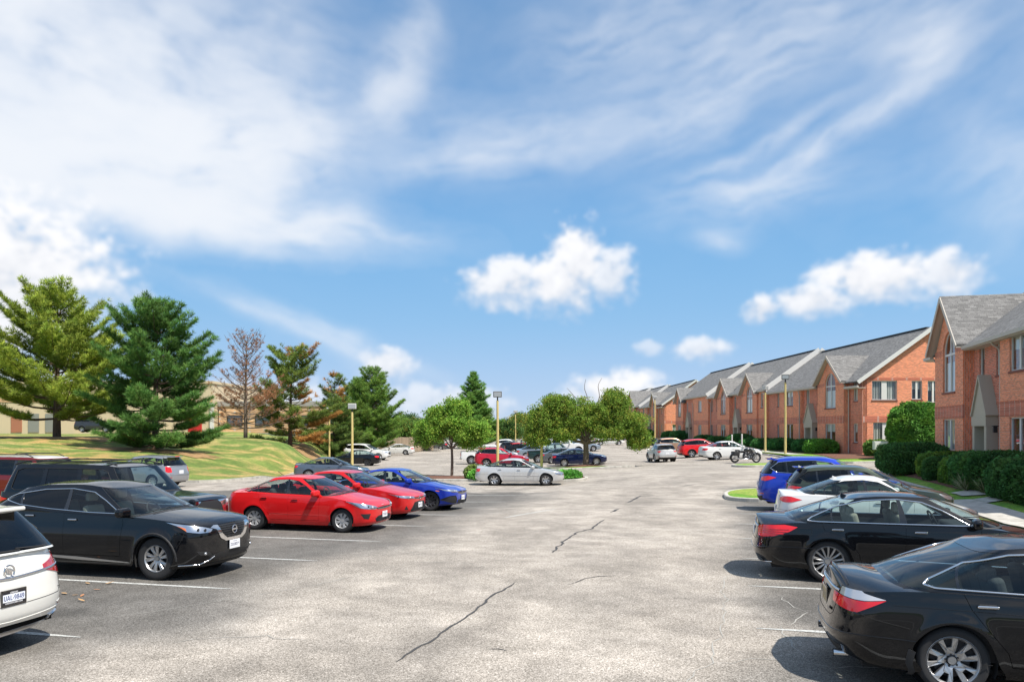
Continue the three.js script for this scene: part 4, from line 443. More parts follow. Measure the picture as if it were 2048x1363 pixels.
const SUV = { ...SUVM, L: 4.7, gh: { wb: 1.15, wt: 2.12, rt: 4.22, rb: 4.6, rw: 0.62, roof: [[1.9, 1.52], [2.3, 1.6], [2.8, 1.64], [3.5, 1.635], [4.3, 1.57]] }, wb: 2.7, fo: 0.93, belt: [[0, 0.82], [0.25, 0.91], [0.8, 1.0], [1.3, 1.045], [2.2, 1.08], [3.4, 1.11], [4.7, 1.13]], top: [[0, 0.83], [0.22, 0.965], [0.8, 1.075], [1.3, 1.13], [1.7, 1.12], [4, 1.13], [4.7, 1.14]], bottom: [[0, 0.26], [0.5, 0.21], [1.6, 0.23], [3.2, 0.24], [4.2, 0.27], [4.7, 0.36]], deck: 4.5,
  dlo: [[1.72, 1.11], [2.1, 1.34], [2.42, 1.5], [2.9, 1.565], [3.5, 1.555], [4.05, 1.5], [4.3, 1.32], [4.1, 1.2], [3.3, 1.16], [2.4, 1.13]], cuts: [[[2.9, 1.0], [2.94, 1.65]], [[3.72, 1.0], [3.8, 1.65]]], seams: [[[1.66, 0.4], [1.64, 0.7], [1.6, 1.05]], [[2.82, 0.4], [2.84, 1.1]], [[3.2, 0.4], [3.24, 0.55], [3.42, 0.82], [3.6, 0.95], [3.74, 1.12]]], R: 0.36, rim: 0.232, wheel: '5', glassRear: 'privacy',
  details(K) { suvFront(K); suvRear(K); sillTrim(K); archTrim(K); } };
const BLUESUV = { ...resize(SUV, 4.5, 1.84, 1.73), paint: 'blue', chromeLine: true, step: 0.06, details(K) { suvFront(K); suvRear(K, { tail: [[4.12, 1.04], [4.4, 1.1], [0.86, 1.09, 'r'], [0.6, 1.04, 'r'], [0.62, 0.95, 'r'], [0.84, 0.93, 'r'], [4.4, 0.95]] }); sillTrim(K); archTrim(K); antenna(K, 4.0); } };
const GREENCROSS = { ...resize(SUV, 4.35, 1.8, 1.57), paint: 'green', step: 0.06, R: 0.33, rim: 0.215, glassRear: 'privacy', details(K) { suvFront(K); suvRear(K, { tail: [[4.2, 1.04], [4.5, 1.08], [0.86, 1.08, 'r'], [0.5, 1.05, 'r'], [0.55, 0.96, 'r'], [0.84, 0.94, 'r'], [4.5, 0.96]] }); sillTrim(K); archTrim(K, 0.016); antenna(K, 3.9, CM.white); } };
const PEARLSUV = { ...resize(SUV, 5.19, 2.0, 1.775), R: 0.38, rim: 0.25, paint: 'pearl', step: 0.035, cr: 0.6, nr: 2.9, roofPaint: 'pearl', glassRear: 'privacy', rearGlassLow: 0.02, flare: 0.02,
  rear: [[0.25, 0.2], [0.36, 0.08], [0.5, 0.01], [0.62, 0], [0.75, 0.02], [0.9, 0.05], [1.05, 0.1], [1.25, 0.2]],
  details(K) {
    suvFront(K); const t = K.add('tail_light', [[4.3, 1.02], [4.5, 1.06], [0.86, 1.05, 'r'], [0.5, 0.95, 'r'], [0.5, 0.89, 'r'], [0.84, 0.8, 'r'], [4.5, 0.83]], 'darkred', { off: 0.01, skirt: 0.016 }); K.line('tail_light_chrome', [[4.36, 0.945], [4.5, 0.945], [0.86, 0.925, 'r'], [0.6, 0.9, 'r'], [0, 0.875, 'r']], 0.014, 'chrome', { off: 0.012 });
    K.plate('r', 0.71, (c, w, h) => { c.fillStyle = '#e6ebf2'; c.fillRect(0, 0, w, h); c.fillStyle = '#1c1c24'; c.fillRect(0, 0, w, 26); c.fillRect(0, h - 26, w, 26); c.fillStyle = '#f4f4f4'; c.font = 'bold 22px sans-serif'; c.textAlign = 'center'; c.fillText('LINDSAY', w / 2, 21); c.fillText('LINDSAYCARS.COM', w / 2, h - 6, w * 0.9); c.fillStyle = '#1d2c6a'; c.font = 'bold 68px sans-serif'; c.fillText('UAL-9849', w / 2, h * 0.7, w * 0.94); }, { dx: 0.014, frame: true });
    const [q, x] = roundel(K, 'r', 1.0, 0.07, 0.02); const sh = []; for (const [dy, dz] of [[0.012, -0.026], [0, 0.0], [-0.012, 0.026]]) { const s = rbx(0.012, 0.062, 0.024, 0.005, x, 1.0 + dy, dz); sh.push(s); } part('emblem', [q, ...sh], CM.chrome, K.car);
    seamLine(K, [[0.86, 1.14, 'r'], [0.84, 0.98, 'r'], [0.8, 0.8, 'r'], [0.74, 0.6, 'r'], [0, 0.58, 'r']]); seamLine(K, [[4.2, 0.62], [4.6, 0.66], [0.9, 0.64, 'r'], [0.76, 0.63, 'r']]); K.line('bumper_crease', [[4.3, 0.5], [4.6, 0.48], [0.9, 0.44, 'r'], [0, 0.4, 'r']], 0.008, K.P1, {});
    K.add('rear_reflector', [[4.56, 0.475], [0.9, 0.475, 'r'], [0.82, 0.455, 'r'], [0.82, 0.435, 'r'], [0.9, 0.445, 'r'], [4.56, 0.45]], 'darkred', { off: 0.006 }); K.add('bumper_trim', [[0, 0.28, 'r'], [0.6, 0.29, 'r'], [0.9, 0.33, 'r'], [4.5, 0.34], [4.5, 0.27], [0.9, 0.24, 'r'], [0, 0.22, 'r']], 'satin', { centre: true, off: 0.006 }); K.add('exhaust_tip', [[0.62, 0.3, 'r'], [0.88, 0.335, 'r'], [0.88, 0.375, 'r'], [0.62, 0.35, 'r']], 'chrome', { off: 0.02, skirt: 0.03 }); K.add('exhaust_opening', [[0.65, 0.312, 'r'], [0.855, 0.34, 'r'], [0.855, 0.362, 'r'], [0.65, 0.338, 'r']], 'under', { off: 0.022 });
    const g = K.P.gh, xs = K.L / 2 - g.rt, s = rbx(0.26, 0.05, g.rw * 1.8, 0.02, xs + 0.02, K.P.gh.roof[4][1] + 0.02, 0); part('roof_spoiler', s, K.P1, K.car); wiper(K, true); archTrim(K);
  } };
const BOXY = { ...SUVM, L: 4.7, W: 1.9, H: 1.87, wb: 2.75, fo: 0.88, R: 0.385, rim: 0.225, rock: 0.48, cf: 0.5, nf: 3.8, cr: 0.35, nr: 4.5, ghn: 4.6, ghc: 0.3, ghr: 0.3, cowl: 1.25, deck: 4.5, crownP: 4, inset: 0.03, glassRear: 'privacy', wheel: '6',
  front: [[0.3, 0.1], [0.45, 0.0], [0.7, 0.0], [0.95, 0.03], [1.1, 0.1]], rear: [[0.35, 0.08], [0.5, 0], [0.9, 0.02], [1.25, 0.06]], side: [[0.2, 0.06], [0.45, 0.02], [0.7, 0], [1.0, 0.005], [1.2, 0.02], [1.4, 0.04]],
  belt: [[0, 0.98], [0.2, 1.04], [0.9, 1.1], [1.4, 1.13], [2.4, 1.14], [4.7, 1.16]], top: [[0, 0.99], [0.15, 1.08], [0.9, 1.15], [1.3, 1.18], [1.6, 1.16], [4, 1.16], [4.7, 1.17]], bottom: [[0, 0.38], [0.5, 0.32], [3.9, 0.34], [4.7, 0.42]],
  gh: { wb: 1.2, wt: 1.78, rt: 4.4, rb: 4.6, rw: 0.7, roof: [[1.7, 1.75], [2.1, 1.805], [3, 1.82], [4, 1.81], [4.5, 1.77]] }, roofCrown: 0.045, dlo: [[1.62, 1.19], [1.95, 1.66], [2.1, 1.71], [3.0, 1.72], [4.1, 1.715], [4.25, 1.66], [4.3, 1.25], [4.2, 1.21]], cuts: [[[2.62, 1.0], [2.66, 1.9]], [[3.5, 1.0], [3.52, 1.9]]], cutW: [0.07, 0.07], postPaint: null,
  seams: [[[1.56, 0.48], [1.54, 1.12]], [[2.58, 0.48], [2.58, 1.14]], [[3.16, 0.48], [3.2, 0.65], [3.4, 0.95], [3.48, 1.16]]], mirrorU: 1.72, flare: 0.03,
  details(K) { suvFront(K); suvRear(K, { tail: [[4.55, 1.1], [0.88, 1.12, 'r'], [0.74, 1.12, 'r'], [0.74, 0.9, 'r'], [0.88, 0.88, 'r'], [4.55, 0.9]] }); archTrim(K, 0.03); sillTrim(K); } };
const BOXBLACK = { ...resize(BOXY, 5.25, 2.0, 1.9), paint: 'black', postPaint: 'black', step: 0.06, railMat: 'trim', R: 0.4,
  details(K) { headlamp(K, [[0.42, 1.0], [0.25, 1.01], [0.86, 1.0, 'f'], [0.6, 0.98, 'f'], [0.58, 0.82, 'f'], [0.86, 0.84, 'f'], [0.25, 0.86]], [[0.74, 0.92, 0.06, 'f', 'clearlamp']]); darkPanel(K, [[0, 0.62, 'f'], [0.5, 0.62, 'f'], [0.56, 0.98, 'f'], [0, 0.98, 'f']], { mat: 'trim' }); K.add('grille_chrome', [[0.52, 0.62, 'f'], [0.6, 0.62, 'f'], [0.6, 0.98, 'f'], [0.3, 0.98, 'f'], [0.42, 0.9, 'f']], 'chrome', { off: 0.014 }); suvRear(K); archTrim(K, 0.02); roofRails(K, 2.0, 4.9, () => K.P.H - 0.06, 0.075); for (const u of [2.5, 4.0]) part('roof_crossbar', rbx(0.06, 0.03, 1.2, 0.012, K.L / 2 - u, K.P.H + 0.03, 0), CM.trim, K.car); } };
const OFFROADER = { ...resize(BOXY, 4.67, 1.9, 1.82), paint: 'maroon', roofPaint: 'white', step: 0.07, R: 0.4, details(K) { suvFront(K); suvRear(K); archTrim(K, 0.04); roofRails(K, 2.0, 4.3, () => K.P.H - 0.05, 0.09); part('roof_crossbar', rbx(0.05, 0.03, 1.25, 0.012, K.L / 2 - 2.6, K.P.H + 0.05, 0), CM.trim, K.car); } };
const GREYHATCH = { ...resize(SUV, 4.3, 1.7, 1.53), R: 0.31, rim: 0.2, rock: 0.3, paint: 'lightgrey', step: 0.06, wheel: 'cover8', rimMat: 'cover', glassRear: 'glass', glassBack: 'privacy', details(K) { suvFront(K); suvRear(K, { tail: [[4.35, 1.08], [0.84, 1.12, 'r'], [0.66, 1.05, 'r'], [0.66, 0.82, 'r'], [0.84, 0.8, 'r'], [4.4, 0.86]], lower: K.P1 }); part('high_brake_light', rbx(0.03, 0.03, 0.3, 0.01, K.L / 2 - K.P.gh.rt - 0.2, K.P.H - 0.06, 0), CM.redlens, K.car); } };
const PICKUP = { ...resize(BOXY, 5.6, 1.98, 1.88), wb: 3.55, fo: 0.95, noDeck: false, rearGlassLow: 0.03, deck: 3.75, R: 0.4, rim: 0.24, step: 0.1, belt: [[0, 1.02], [0.2, 1.08], [0.9, 1.13], [1.5, 1.16], [3.7, 1.18], [5.6, 1.2]], top: [[0, 1.03], [0.15, 1.12], [0.9, 1.19], [1.5, 1.21], [1.8, 1.17], [3.6, 1.18], [5.6, 1.2]], bottom: [[0, 0.42], [0.5, 0.38], [5, 0.42], [5.6, 0.5]],
  gh: { wb: 1.35, wt: 2.05, rt: 3.55, rb: 3.72, rw: 0.72, roof: [[1.9, 1.77], [2.3, 1.825], [3, 1.83], [3.55, 1.8]] }, dlo: [[1.78, 1.23], [2.15, 1.68], [2.3, 1.72], [3.3, 1.72], [3.45, 1.66], [3.5, 1.25]], cuts: [[[2.75, 1], [2.78, 1.9]]], cutW: [0.06], seams: [[[1.72, 0.48], [1.7, 1.12]], [[2.75, 0.48], [2.75, 1.15]], [[3.6, 0.48], [3.62, 1.17]]], glassRear: 'glass',
  details(K) { suvFront(K); K.add('tail_light', [[5.5 / K.kU, 1.1], [0.9, 1.1, 'r'], [0.78, 1.1, 'r'], [0.78, 0.8, 'r'], [0.9, 0.78, 'r'], [5.5 / K.kU, 0.8]], 'redlens'); K.add('rear_bumper', [[0, 0.45, 'r'], [0.9, 0.45, 'r'], [5.4 / K.kU, 0.45], [5.4 / K.kU, 0.56], [0.9, 0.58, 'r'], [0, 0.58, 'r']], 'satin', { centre: true, off: 0.03, skirt: 0.04 }); part('tonneau', rbx(1.72, 0.02, 1.6, 0.008, -K.L / 2 + 0.95, 1.215, 0), CM.trim, K.car); archTrim(K); seamLine(K, [[3.68 / K.kU, 0.5], [3.68 / K.kU, 1.15]]); } };
// ---------- site: ground heights (X to the right, D away from the camera, both in metres) ----------
const TH = Math.atan(410 / 1600), CT = Math.cos(TH), ST = Math.sin(TH);
const lotXD = (p, a) => [p * CT + a * ST, a * CT - p * ST];          // near lot: p across the aisle, a along it
const LOTYAW = -TH;
function idw(pts, soft = 6) { return (x, d) => { let s = 0, w = 0; for (const [a, b, g] of pts) { const r = (x - a) * (x - a) + (d - b) * (d - b) + soft * soft, k = 1 / (r * r); s += k * g; w += k; } return s / w; }; }
const HLOT = idw([[0, -14, 0.02], [10, -10, 0], [-14, -10, 0], [0, 4, 0], [8, 8, 0], [-7, 9, -0.05], [4, 14, -0.02], [-6.5, 14, -0.09], [7, 22, 0], [-4.3, 21, -0.16], [2, 24, -0.1], [10, 36, 0.0], [4, 34, -0.25], [-4, 32, -0.35], [0.4, 42.5, -0.53], [-12, 18, -0.12], [-18, 30, -0.2], [-15, 38, -0.25], [-16, 46, -0.35], [12, 44, 0], [16, 52, 0.02], [9, 56, -0.35], [-12, 52, -0.85], [-3, 54, -0.72], [5, 66, -0.9], [12.9, 70, -0.45], [17.8, 66, -0.02], [22, 70, 0.15], [-15, 76, -1.0], [-16, 88, -0.95], [0, 80, -1.0], [14, 90, -0.3], [20, 95, 0.1], [-16, 110, -1.15], [0, 110, -1.2], [17, 120, -0.1], [0, 150, -1.2], [20, 160, 0.2], [-20, 150, -1], [30, 50, 0.2], [40, 52, 0.3]], 4);
const HLAWN = idw([[-30, 30, 0.0], [-30, 10, 0.1], [-17.5, 37, -0.08], [-15, 46, -0.2], [-15.6, 55, -0.55], [-17.8, 78, -0.75], [-19.6, 93, -0.8], [-21.2, 112, -0.9], [-21, 60, 0.5], [-25.3, 56, 1.2], [-27, 47, 0.9], [-35, 62, 1.88], [-24, 72, 1.8], [-21, 80, 0.85], [-30, 72, 1.95], [-24, 86, 1.6], [-38, 50, 1.5], [-45, 60, 1.95], [-50, 40, 1.7], [-60, 80, 1.95], [-40, 90, 1.95], [-28, 95, 1.7], [-40, 110, 1.95], [-80, 60, 1.95], [-100, 100, 1.95], [-34, 36, 0.55], [-24, 110, 0.6], [-26, 130, 0.6]], 5);
const HBANK = idw([[...lotXD(7, -10), 0.14], [...lotXD(7, 10), 0.14], [...lotXD(7, 20), 0.14], [...lotXD(7, 30), 0.14], [...lotXD(9.1, 10), 0.17], [...lotXD(9.1, 25), 0.17], [...lotXD(9.1, 35), 0.2], [...lotXD(11, 20), 0.35], [...lotXD(11, 34), 0.4], [...lotXD(11, 46), 0.42], [...lotXD(9, 46), 0.25], [...lotXD(14, 30), 0.45], [...lotXD(30, 30), 0.5]], 1.2);
const HB2 = idw([[22.6, 58, 0.12], [27, 58, 0.1], [32, 57, 0.15], [23, 70, 0.32], [23, 100, 0.35], [23, 140, 0.45], [28, 64, 0.38], [28, 100, 0.45], [28, 140, 0.6], [28, 180, 0.7], [40, 60, 0.42], [40, 200, 0.7], [22, 200, 0.5]], 3);
const onLot = (x, d) => HLOT(x, d);
const sheet = (poly, H, st = 1, lift = 0) => patch(poly, (x, d) => new THREE.Vector3(x, H(x, d) + lift, -d), st, { out: [null, -500, 0] });
// ---------- ground materials ----------
const n64 = tileNoise(3, 64), n16 = tileNoise(5, 16), n7 = tileNoise(8, 7), n256 = tileNoise(9, 256), n512 = tileNoise(10, 512), n33 = tileNoise(12, 33);
const asphaltMap = tex(2048, 2048, (i, j, u, v) => { const sp = n512(u * 2, v * 2), s2 = n512(u + 0.37, v + 0.21), c = n33(u, v) * 0.5 + n7(u, v) * 0.5, q = 166 + (sp - 0.5) * 84 + (s2 - 0.5) * 66 + (c - 0.5) * 38; const g = sp > 0.86 ? 38 : sp < 0.12 ? -42 : 0; return [q + g + 6, q + g + 2, q + g - 6]; }, { rx: 1 / 7, ry: 1 / 7 });
const asphaltBump = tex(1024, 1024, (i, j, u, v) => { const q = 255 * (0.6 * n512(u * 2, v * 2) + 0.4 * n256(u * 2, v * 2)); return [q, q, q]; }, { srgb: false, rx: 1 / 5, ry: 1 / 5 });
const asphalt = MS({ map: asphaltMap, bumpMap: asphaltBump, bumpScale: 0.004, roughness: 0.92, vertexColors: true });
const grassMap = (a, b, dry, seed) => { const f = tileNoise(seed, 512), m = tileNoise(seed + 1, 40), l = tileNoise(seed + 2, 9); return tex(1024, 1024, (i, j, u, v) => { const x = f(u, v * 0.7), y = m(u, v) * 0.6 + l(u, v) * 0.4, t = clamp((y - 0.5) * 1.9 + 0.5), c = [0, 1, 2].map((k) => lerp(a[k], b[k], t)), z = clamp((l(u + 0.3, v + 0.6) - 0.52) * 3.4) * clamp(0.35 + m(v, u)); return c.map((q, k) => lerp(q, dry[k], z) * (0.62 + 0.76 * x)); }, { rx: 1 / 9, ry: 1 / 9 }); };
const lawnMat = MS({ map: grassMap([100, 122, 56], [128, 142, 72], [184, 160, 106], 31), bumpMap: asphaltBump, bumpScale: 0.03, roughness: 1, vertexColors: true });
const turfMat = MS({ map: grassMap([98, 148, 40], [132, 170, 54], [152, 164, 76], 51), bumpMap: asphaltBump, bumpScale: 0.03, roughness: 1 });
const mulchMat = MS({ map: (() => { const f = tileNoise(71, 400), g = tileNoise(72, 60); return tex(512, 512, (i, j, u, v) => { const t = f(u, v * 2.3) * 0.7 + g(u, v) * 0.3; return [lerp(66, 168, t), lerp(44, 120, t), lerp(34, 96, t)]; }, { rx: 0.5, ry: 0.5 }); })(), bumpMap: asphaltBump, bumpScale: 0.03, roughness: 1 });
const concreteMat = MS({ map: (() => { const f = tileNoise(81, 300), g = tileNoise(82, 20); return tex(512, 512, (i, j, u, v) => { const t = 176 + (f(u, v) - 0.5) * 36 + (g(u, v) - 0.5) * 34; return [t + 4, t, t - 10]; }, { rx: 1 / 3, ry: 1 / 3 }); })(), roughness: 0.95 });
const lineMat = MS({ map: (() => { const f = tileNoise(91, 200), g = tileNoise(92, 40); return tex(512, 512, (i, j, u, v) => { const k = f(u, v) * 0.6 + g(u, v) * 0.4, w = k > 0.63 ? 0.58 : 1; const t = (200 + (k - 0.5) * 34) * w; return [t, t, t - 5]; }, { rx: 1, ry: 1 }); })(), roughness: 0.8 });
const tarMat = MS({ color: lin(0.055, 0.052, 0.05), roughness: 0.75 }), paleMat = MS({ color: lin(0.36, 0.345, 0.31), roughness: 0.95 });
function tint(g, fn) { const p = g.attributes.position, c = new Float32Array(p.count * 3); for (let i = 0; i < p.count; i++) c.set(fn(p.getX(i), -p.getZ(i)), 3 * i); g.setAttribute('color', new THREE.BufferAttribute(c, 3)); return g; }
const toLot = (x, d) => [x * CT - d * ST, x * ST + d * CT];
// ---------- ground sheets ----------
{ const g = new THREE.CircleGeometry(2500, 64); g.rotateX(-Math.PI / 2); g.translate(0, -3, 0); structure('ground', g, MS({ color: lin(0.07, 0.1, 0.04), roughness: 1 })); }
{
  // sealcoat is worn pale along the drive lane and darker in the stalls; all of it turns paler past a set distance
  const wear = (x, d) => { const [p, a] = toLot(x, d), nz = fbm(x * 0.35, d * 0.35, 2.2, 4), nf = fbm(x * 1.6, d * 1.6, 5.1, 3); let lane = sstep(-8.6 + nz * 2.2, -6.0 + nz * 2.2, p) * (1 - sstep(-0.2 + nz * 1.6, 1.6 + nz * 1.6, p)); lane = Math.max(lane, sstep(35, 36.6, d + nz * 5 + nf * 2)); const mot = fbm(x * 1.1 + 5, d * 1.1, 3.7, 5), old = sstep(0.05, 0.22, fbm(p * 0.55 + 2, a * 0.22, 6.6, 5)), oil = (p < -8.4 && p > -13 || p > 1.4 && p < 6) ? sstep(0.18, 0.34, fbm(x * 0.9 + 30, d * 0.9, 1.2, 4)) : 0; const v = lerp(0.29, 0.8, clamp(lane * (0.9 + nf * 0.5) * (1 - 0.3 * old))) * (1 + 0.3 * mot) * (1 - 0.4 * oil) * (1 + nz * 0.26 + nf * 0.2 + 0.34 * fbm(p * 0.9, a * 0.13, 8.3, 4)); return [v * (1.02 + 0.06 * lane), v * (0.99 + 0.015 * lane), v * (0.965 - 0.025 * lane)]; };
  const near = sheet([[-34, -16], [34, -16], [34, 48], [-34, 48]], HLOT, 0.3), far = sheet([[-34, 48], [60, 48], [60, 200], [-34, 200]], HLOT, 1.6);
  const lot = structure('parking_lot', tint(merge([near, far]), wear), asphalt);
  const strip = (pts, w, lift, H = HLOT, jag = 0, seed = 1) => { const r = rng(seed), pos = [], uv = [], idx = []; let L = 0; const Q = densify(pts, 0.25, false); Q.forEach(([x, d], i) => { const a = Q[Math.max(0, i - 1)], b = Q[Math.min(Q.length - 1, i + 1)], l = Math.hypot(b[0] - a[0], b[1] - a[1]) || 1, nx = -(b[1] - a[1]) / l, nd = (b[0] - a[0]) / l; if (i) L += Math.hypot(x - Q[i - 1][0], d - Q[i - 1][1]); const tp = jag ? Math.min(1, Math.min(i, Q.length - 1 - i) / 3 + 0.25) : 1, w0 = (w / 2) * (1 + (r() - 0.5) * jag) * tp, w1 = (w / 2) * (1 + (r() - 0.5) * jag) * tp, sx = (r() - 0.5) * jag * 0.05, x0 = x + nx * (w0 + sx), d0 = d + nd * (w0 + sx), x1 = x - nx * (w1 - sx), d1 = d - nd * (w1 - sx); pos.push(x0, H(x0, d0) + lift, -d0, x1, H(x1, d1) + lift, -d1); uv.push(L, 0, L, w); if (i) { const k = 2 * i; idx.push(k - 2, k, k - 1, k - 1, k, k + 1); } }); const g = new THREE.BufferGeometry(); g.setAttribute('position', new THREE.Float32BufferAttribute(pos, 3)); g.setAttribute('uv', new THREE.Float32BufferAttribute(uv, 2)); g.setIndex(idx); g.computeVertexNormals(); const nn = g.attributes.normal; if (nn.getY(0) < 0) { for (let i = 0; i < idx.length; i += 3) [idx[i], idx[i + 1]] = [idx[i + 1], idx[i]]; g.setIndex(idx); g.computeVertexNormals(); } return g; };
  const PL = (p0, p1, a, b = a) => [lotXD(p0, a), lotXD(p1, b)];
  for (const a of [5.6, 8.5, 11.75, 14.75, 17.85, 20.9, 23.8, 26.8, 29.8, 32.8]) part('parking_line', strip(PL(-7.85, -13.3, a), 0.1, 0.006, HLOT, 0.12, a * 10 | 0), lineMat, lot);
  for (const a of [2.3, 5.2, 8.05, 10.95, 13.85, 16.75, 19.75, 22.6, 25.4, 28.2]) part('parking_line', strip(PL(0.5, 6.2, a), 0.1, 0.006, HLOT, 0.12, a * 11 | 0), lineMat, lot);
  for (const a of [14, 17, 20, 23, 26, 29, 32]) part('parking_line', strip(PL(-24.2, -29, a), 0.1, 0.006, HLOT, 0.12, a * 13 | 0), lineMat, lot);
  for (const d of [66, 69, 72, 75, 78, 81, 84, 87, 90, 93, 96]) part('parking_line', strip([[16.5, d], [21.6, d]], 0.1, 0.006, HLOT, 0.1, d), lineMat, lot);
  part('parking_line', strip([lotXD(-6.2, 23.2), lotXD(-5.2, 26.2)], 0.09, 0.006, HLOT, 0.2, 44), lineMat, lot);
  const wig = (pts, k, seed) => { const r = rng(seed); return densify(pts.map(([p, a]) => lotXD(p, a)), 0.35, false).map(([x, d]) => [x + (r() - 0.5) * k, d + (r() - 0.5) * k]); };
  // cracks filled with tar
  [[[[-3.5, 8.4], [-3.46, 9.6], [-3.42, 10.8], [-3.43, 12.0], [-3.34, 13.25]], 0.036], [[[-3.41, 16.7], [-3.5, 18.5], [-3.48, 20.2], [-3.22, 21.1], [-3.2, 23.4]], 0.05], [[[-3.27, 25.4], [-3.18, 26.6]], 0.09], [[[-3.2, 29.6], [-3.14, 31.4], [-3.05, 33], [-2.5, 33.4]], 0.09], [[[-2.6, 9.15], [-2.5, 9.2], [-2.42, 9.14]], 0.035], [[[-2.45, 13.2], [-2.2, 13.9], [-1.75, 14.3]], 0.03], [[[-1.6, 37], [-0.9, 38.2]], 0.14], [[[-14, 60], [-13, 66]], 0.15], [[[-10, 62], [-9, 67]], 0.15], [[[-4, 60], [2, 61]], 0.16]].forEach(([q, w], i) => part('tar_filled_crack', strip(wig(q, 0.07, 5 + i), w, 0.005, HLOT, 0.9, 7 + i), tarMat, lot));
  // pale hairline cracks
  [[[-8.2, 9.6], [-6.9, 11.8], [-6.2, 13.6], [-6.0, 15]], [[-6.0, 15], [-5.2, 15.2], [-4.4, 14.8]], [[-7.5, 15.4], [-6.4, 16.4], [-6.2, 17.6], [-5.6, 19]], [[-0.6, 6.3], [-0.45, 7.8], [-0.1, 9.2], [0.05, 10.6], [0.1, 13], [0.2, 16]], [[-0.1, 9.2], [0.6, 9.5], [1.3, 9.3], [2, 9.6]], [[1.0, 9.6], [0.8, 10.8], [1.2, 12], [0.9, 13.2]], [[-6.6, 8.6], [-5.6, 9.2], [-4.9, 9.0]]].forEach((q, i) => part('hairline_crack', strip(wig(q, 0.12, 60 + i), 0.014, 0.004, HLOT, 1.6, 80 + i), paleMat, lot));
  // sheets beside the lot, each edged by a kerb
  const kerb = (pts, H, closed = true, side = 0) => { const Q = densify(pts, 0.6, closed), n = Q.length, pos = [], idx = [], prof = [[0.0, -0.25], [0.0, 0.115], [0.025, 0.135], [0.15, 0.135], [0.15, -0.02]]; const ar = side || (polyArea(pts) > 0 ? 1 : -1); for (let i = 0; i < n; i++) { const a = Q[closed ? (i + n - 1) % n : Math.max(0, i - 1)], b = Q[closed ? (i + 1) % n : Math.min(n - 1, i + 1)], l = Math.hypot(b[0] - a[0], b[1] - a[1]) || 1, nx = (-(b[1] - a[1]) / l) * ar, nd = ((b[0] - a[0]) / l) * ar; for (const [o, y] of prof) { const x = Q[i][0] + nx * o, d = Q[i][1] + nd * o; pos.push(x, H(Q[i][0], Q[i][1]) + y, -d); } } const m = prof.length, N = closed ? n : n - 1; for (let i = 0; i < N; i++) for (let k = 0; k < m - 1; k++) { const a = i * m + k, b = ((i + 1) % n) * m + k; ar > 0 ? idx.push(a, a + 1, b, b, a + 1, b + 1) : idx.push(a, b, a + 1, b, b + 1, a + 1); } const g = new THREE.BufferGeometry(); g.setAttribute('position', new THREE.Float32BufferAttribute(pos, 3)); const uv = []; for (let i = 0; i < pos.length / 3; i++) uv.push(pos[3 * i], pos[3 * i + 2]); g.setAttribute('uv', new THREE.Float32BufferAttribute(uv, 2)); g.setIndex(idx); const h = g.toNonIndexed(); h.computeVertexNormals(); return structure('kerb', h, concreteMat); };
  const round = (pts, r = 1) => { const o = [], n = pts.length; for (let i = 0; i < n; i++) { const a = pts[(i + n - 1) % n], b = pts[i], c = pts[(i + 1) % n], f = (p) => { const l = Math.hypot(p[0] - b[0], p[1] - b[1]), k = Math.min(r, l * 0.45) / l; return [lerp(b[0], p[0], k), lerp(b[1], p[1], k)]; }, s = f(a), e = f(c); for (let k = 0; k <= 6; k++) { const t = k / 6; o.push([(1 - t) * (1 - t) * s[0] + 2 * t * (1 - t) * b[0] + t * t * e[0], (1 - t) * (1 - t) * s[1] + 2 * t * (1 - t) * b[1] + t * t * e[1]]); } } return o; };
  // lawn bank on the left; mown in bands
  const lawnEdge = [lotXD(-29.6, -12), lotXD(-29.6, 10), lotXD(-29.6, 34.6), lotXD(-28.6, 35.9), lotXD(-26.2, 36.4), lotXD(-25.7, 38), [-14.8, 46], [-15.4, 55.6], [-16.4, 66], [-17.7, 77.8], [-19.4, 93], [-20.5, 104], [-21.5, 113]];
  const lawnPoly = [...lawnEdge, [-22, 116], [-30, 135], [-60, 150], [-140, 150], [-140, 10], [-60, -12]];
  const mow = (x, d) => { const [p, a] = toLot(x, d), b = Math.sin((d * 0.92 + x * 0.38 + fbm(x * 0.06, d * 0.06, 1, 2) * 2.4) * 1.7), nz = fbm(x * 0.11, d * 0.11, 3, 4), dry = sstep(-0.1, 0.34, fbm(x * 0.06 + 3, d * 0.09, 7, 3) + nz * 0.45); const v = 0.86 + 0.12 * sstep(-0.5, 0.5, b) + nz * 0.2; return [v * lerp(0.9, 1.3, dry), v * lerp(1, 1.02, dry), v * lerp(0.82, 0.92, dry)]; };
  const lawnH = (x, d) => Math.max(HLAWN(x, d), HLOT(x, d) + 0.13 + (d > 120 ? -1 : 0)); structure('lawn', tint(sheet(lawnPoly, (x, d) => { const e = lawnEdgeDist(x, d); return lerp(HLOT(x, d) + 0.13, lawnH(x, d), sstep(0, 3.5, e)); }, 1.0), mow), lawnMat);
  function lawnEdgeDist(x, d) { let m = 1e9; for (let i = 0; i < lawnEdge.length - 1; i++) { const [ax, ad] = lawnEdge[i], [bx2, bd] = lawnEdge[i + 1], t = clamp(((x - ax) * (bx2 - ax) + (d - ad) * (bd - ad)) / ((bx2 - ax) ** 2 + (bd - ad) ** 2)); m = Math.min(m, Math.hypot(x - ax - t * (bx2 - ax), d - ad - t * (bd - ad))); } return m; }
  globalThis.lawnAt = (x, d) => lerp(HLOT(x, d) + 0.13, lawnH(x, d), sstep(0, 3.5, lawnEdgeDist(x, d)));
  kerb(lawnEdge, HLOT, false, 1);
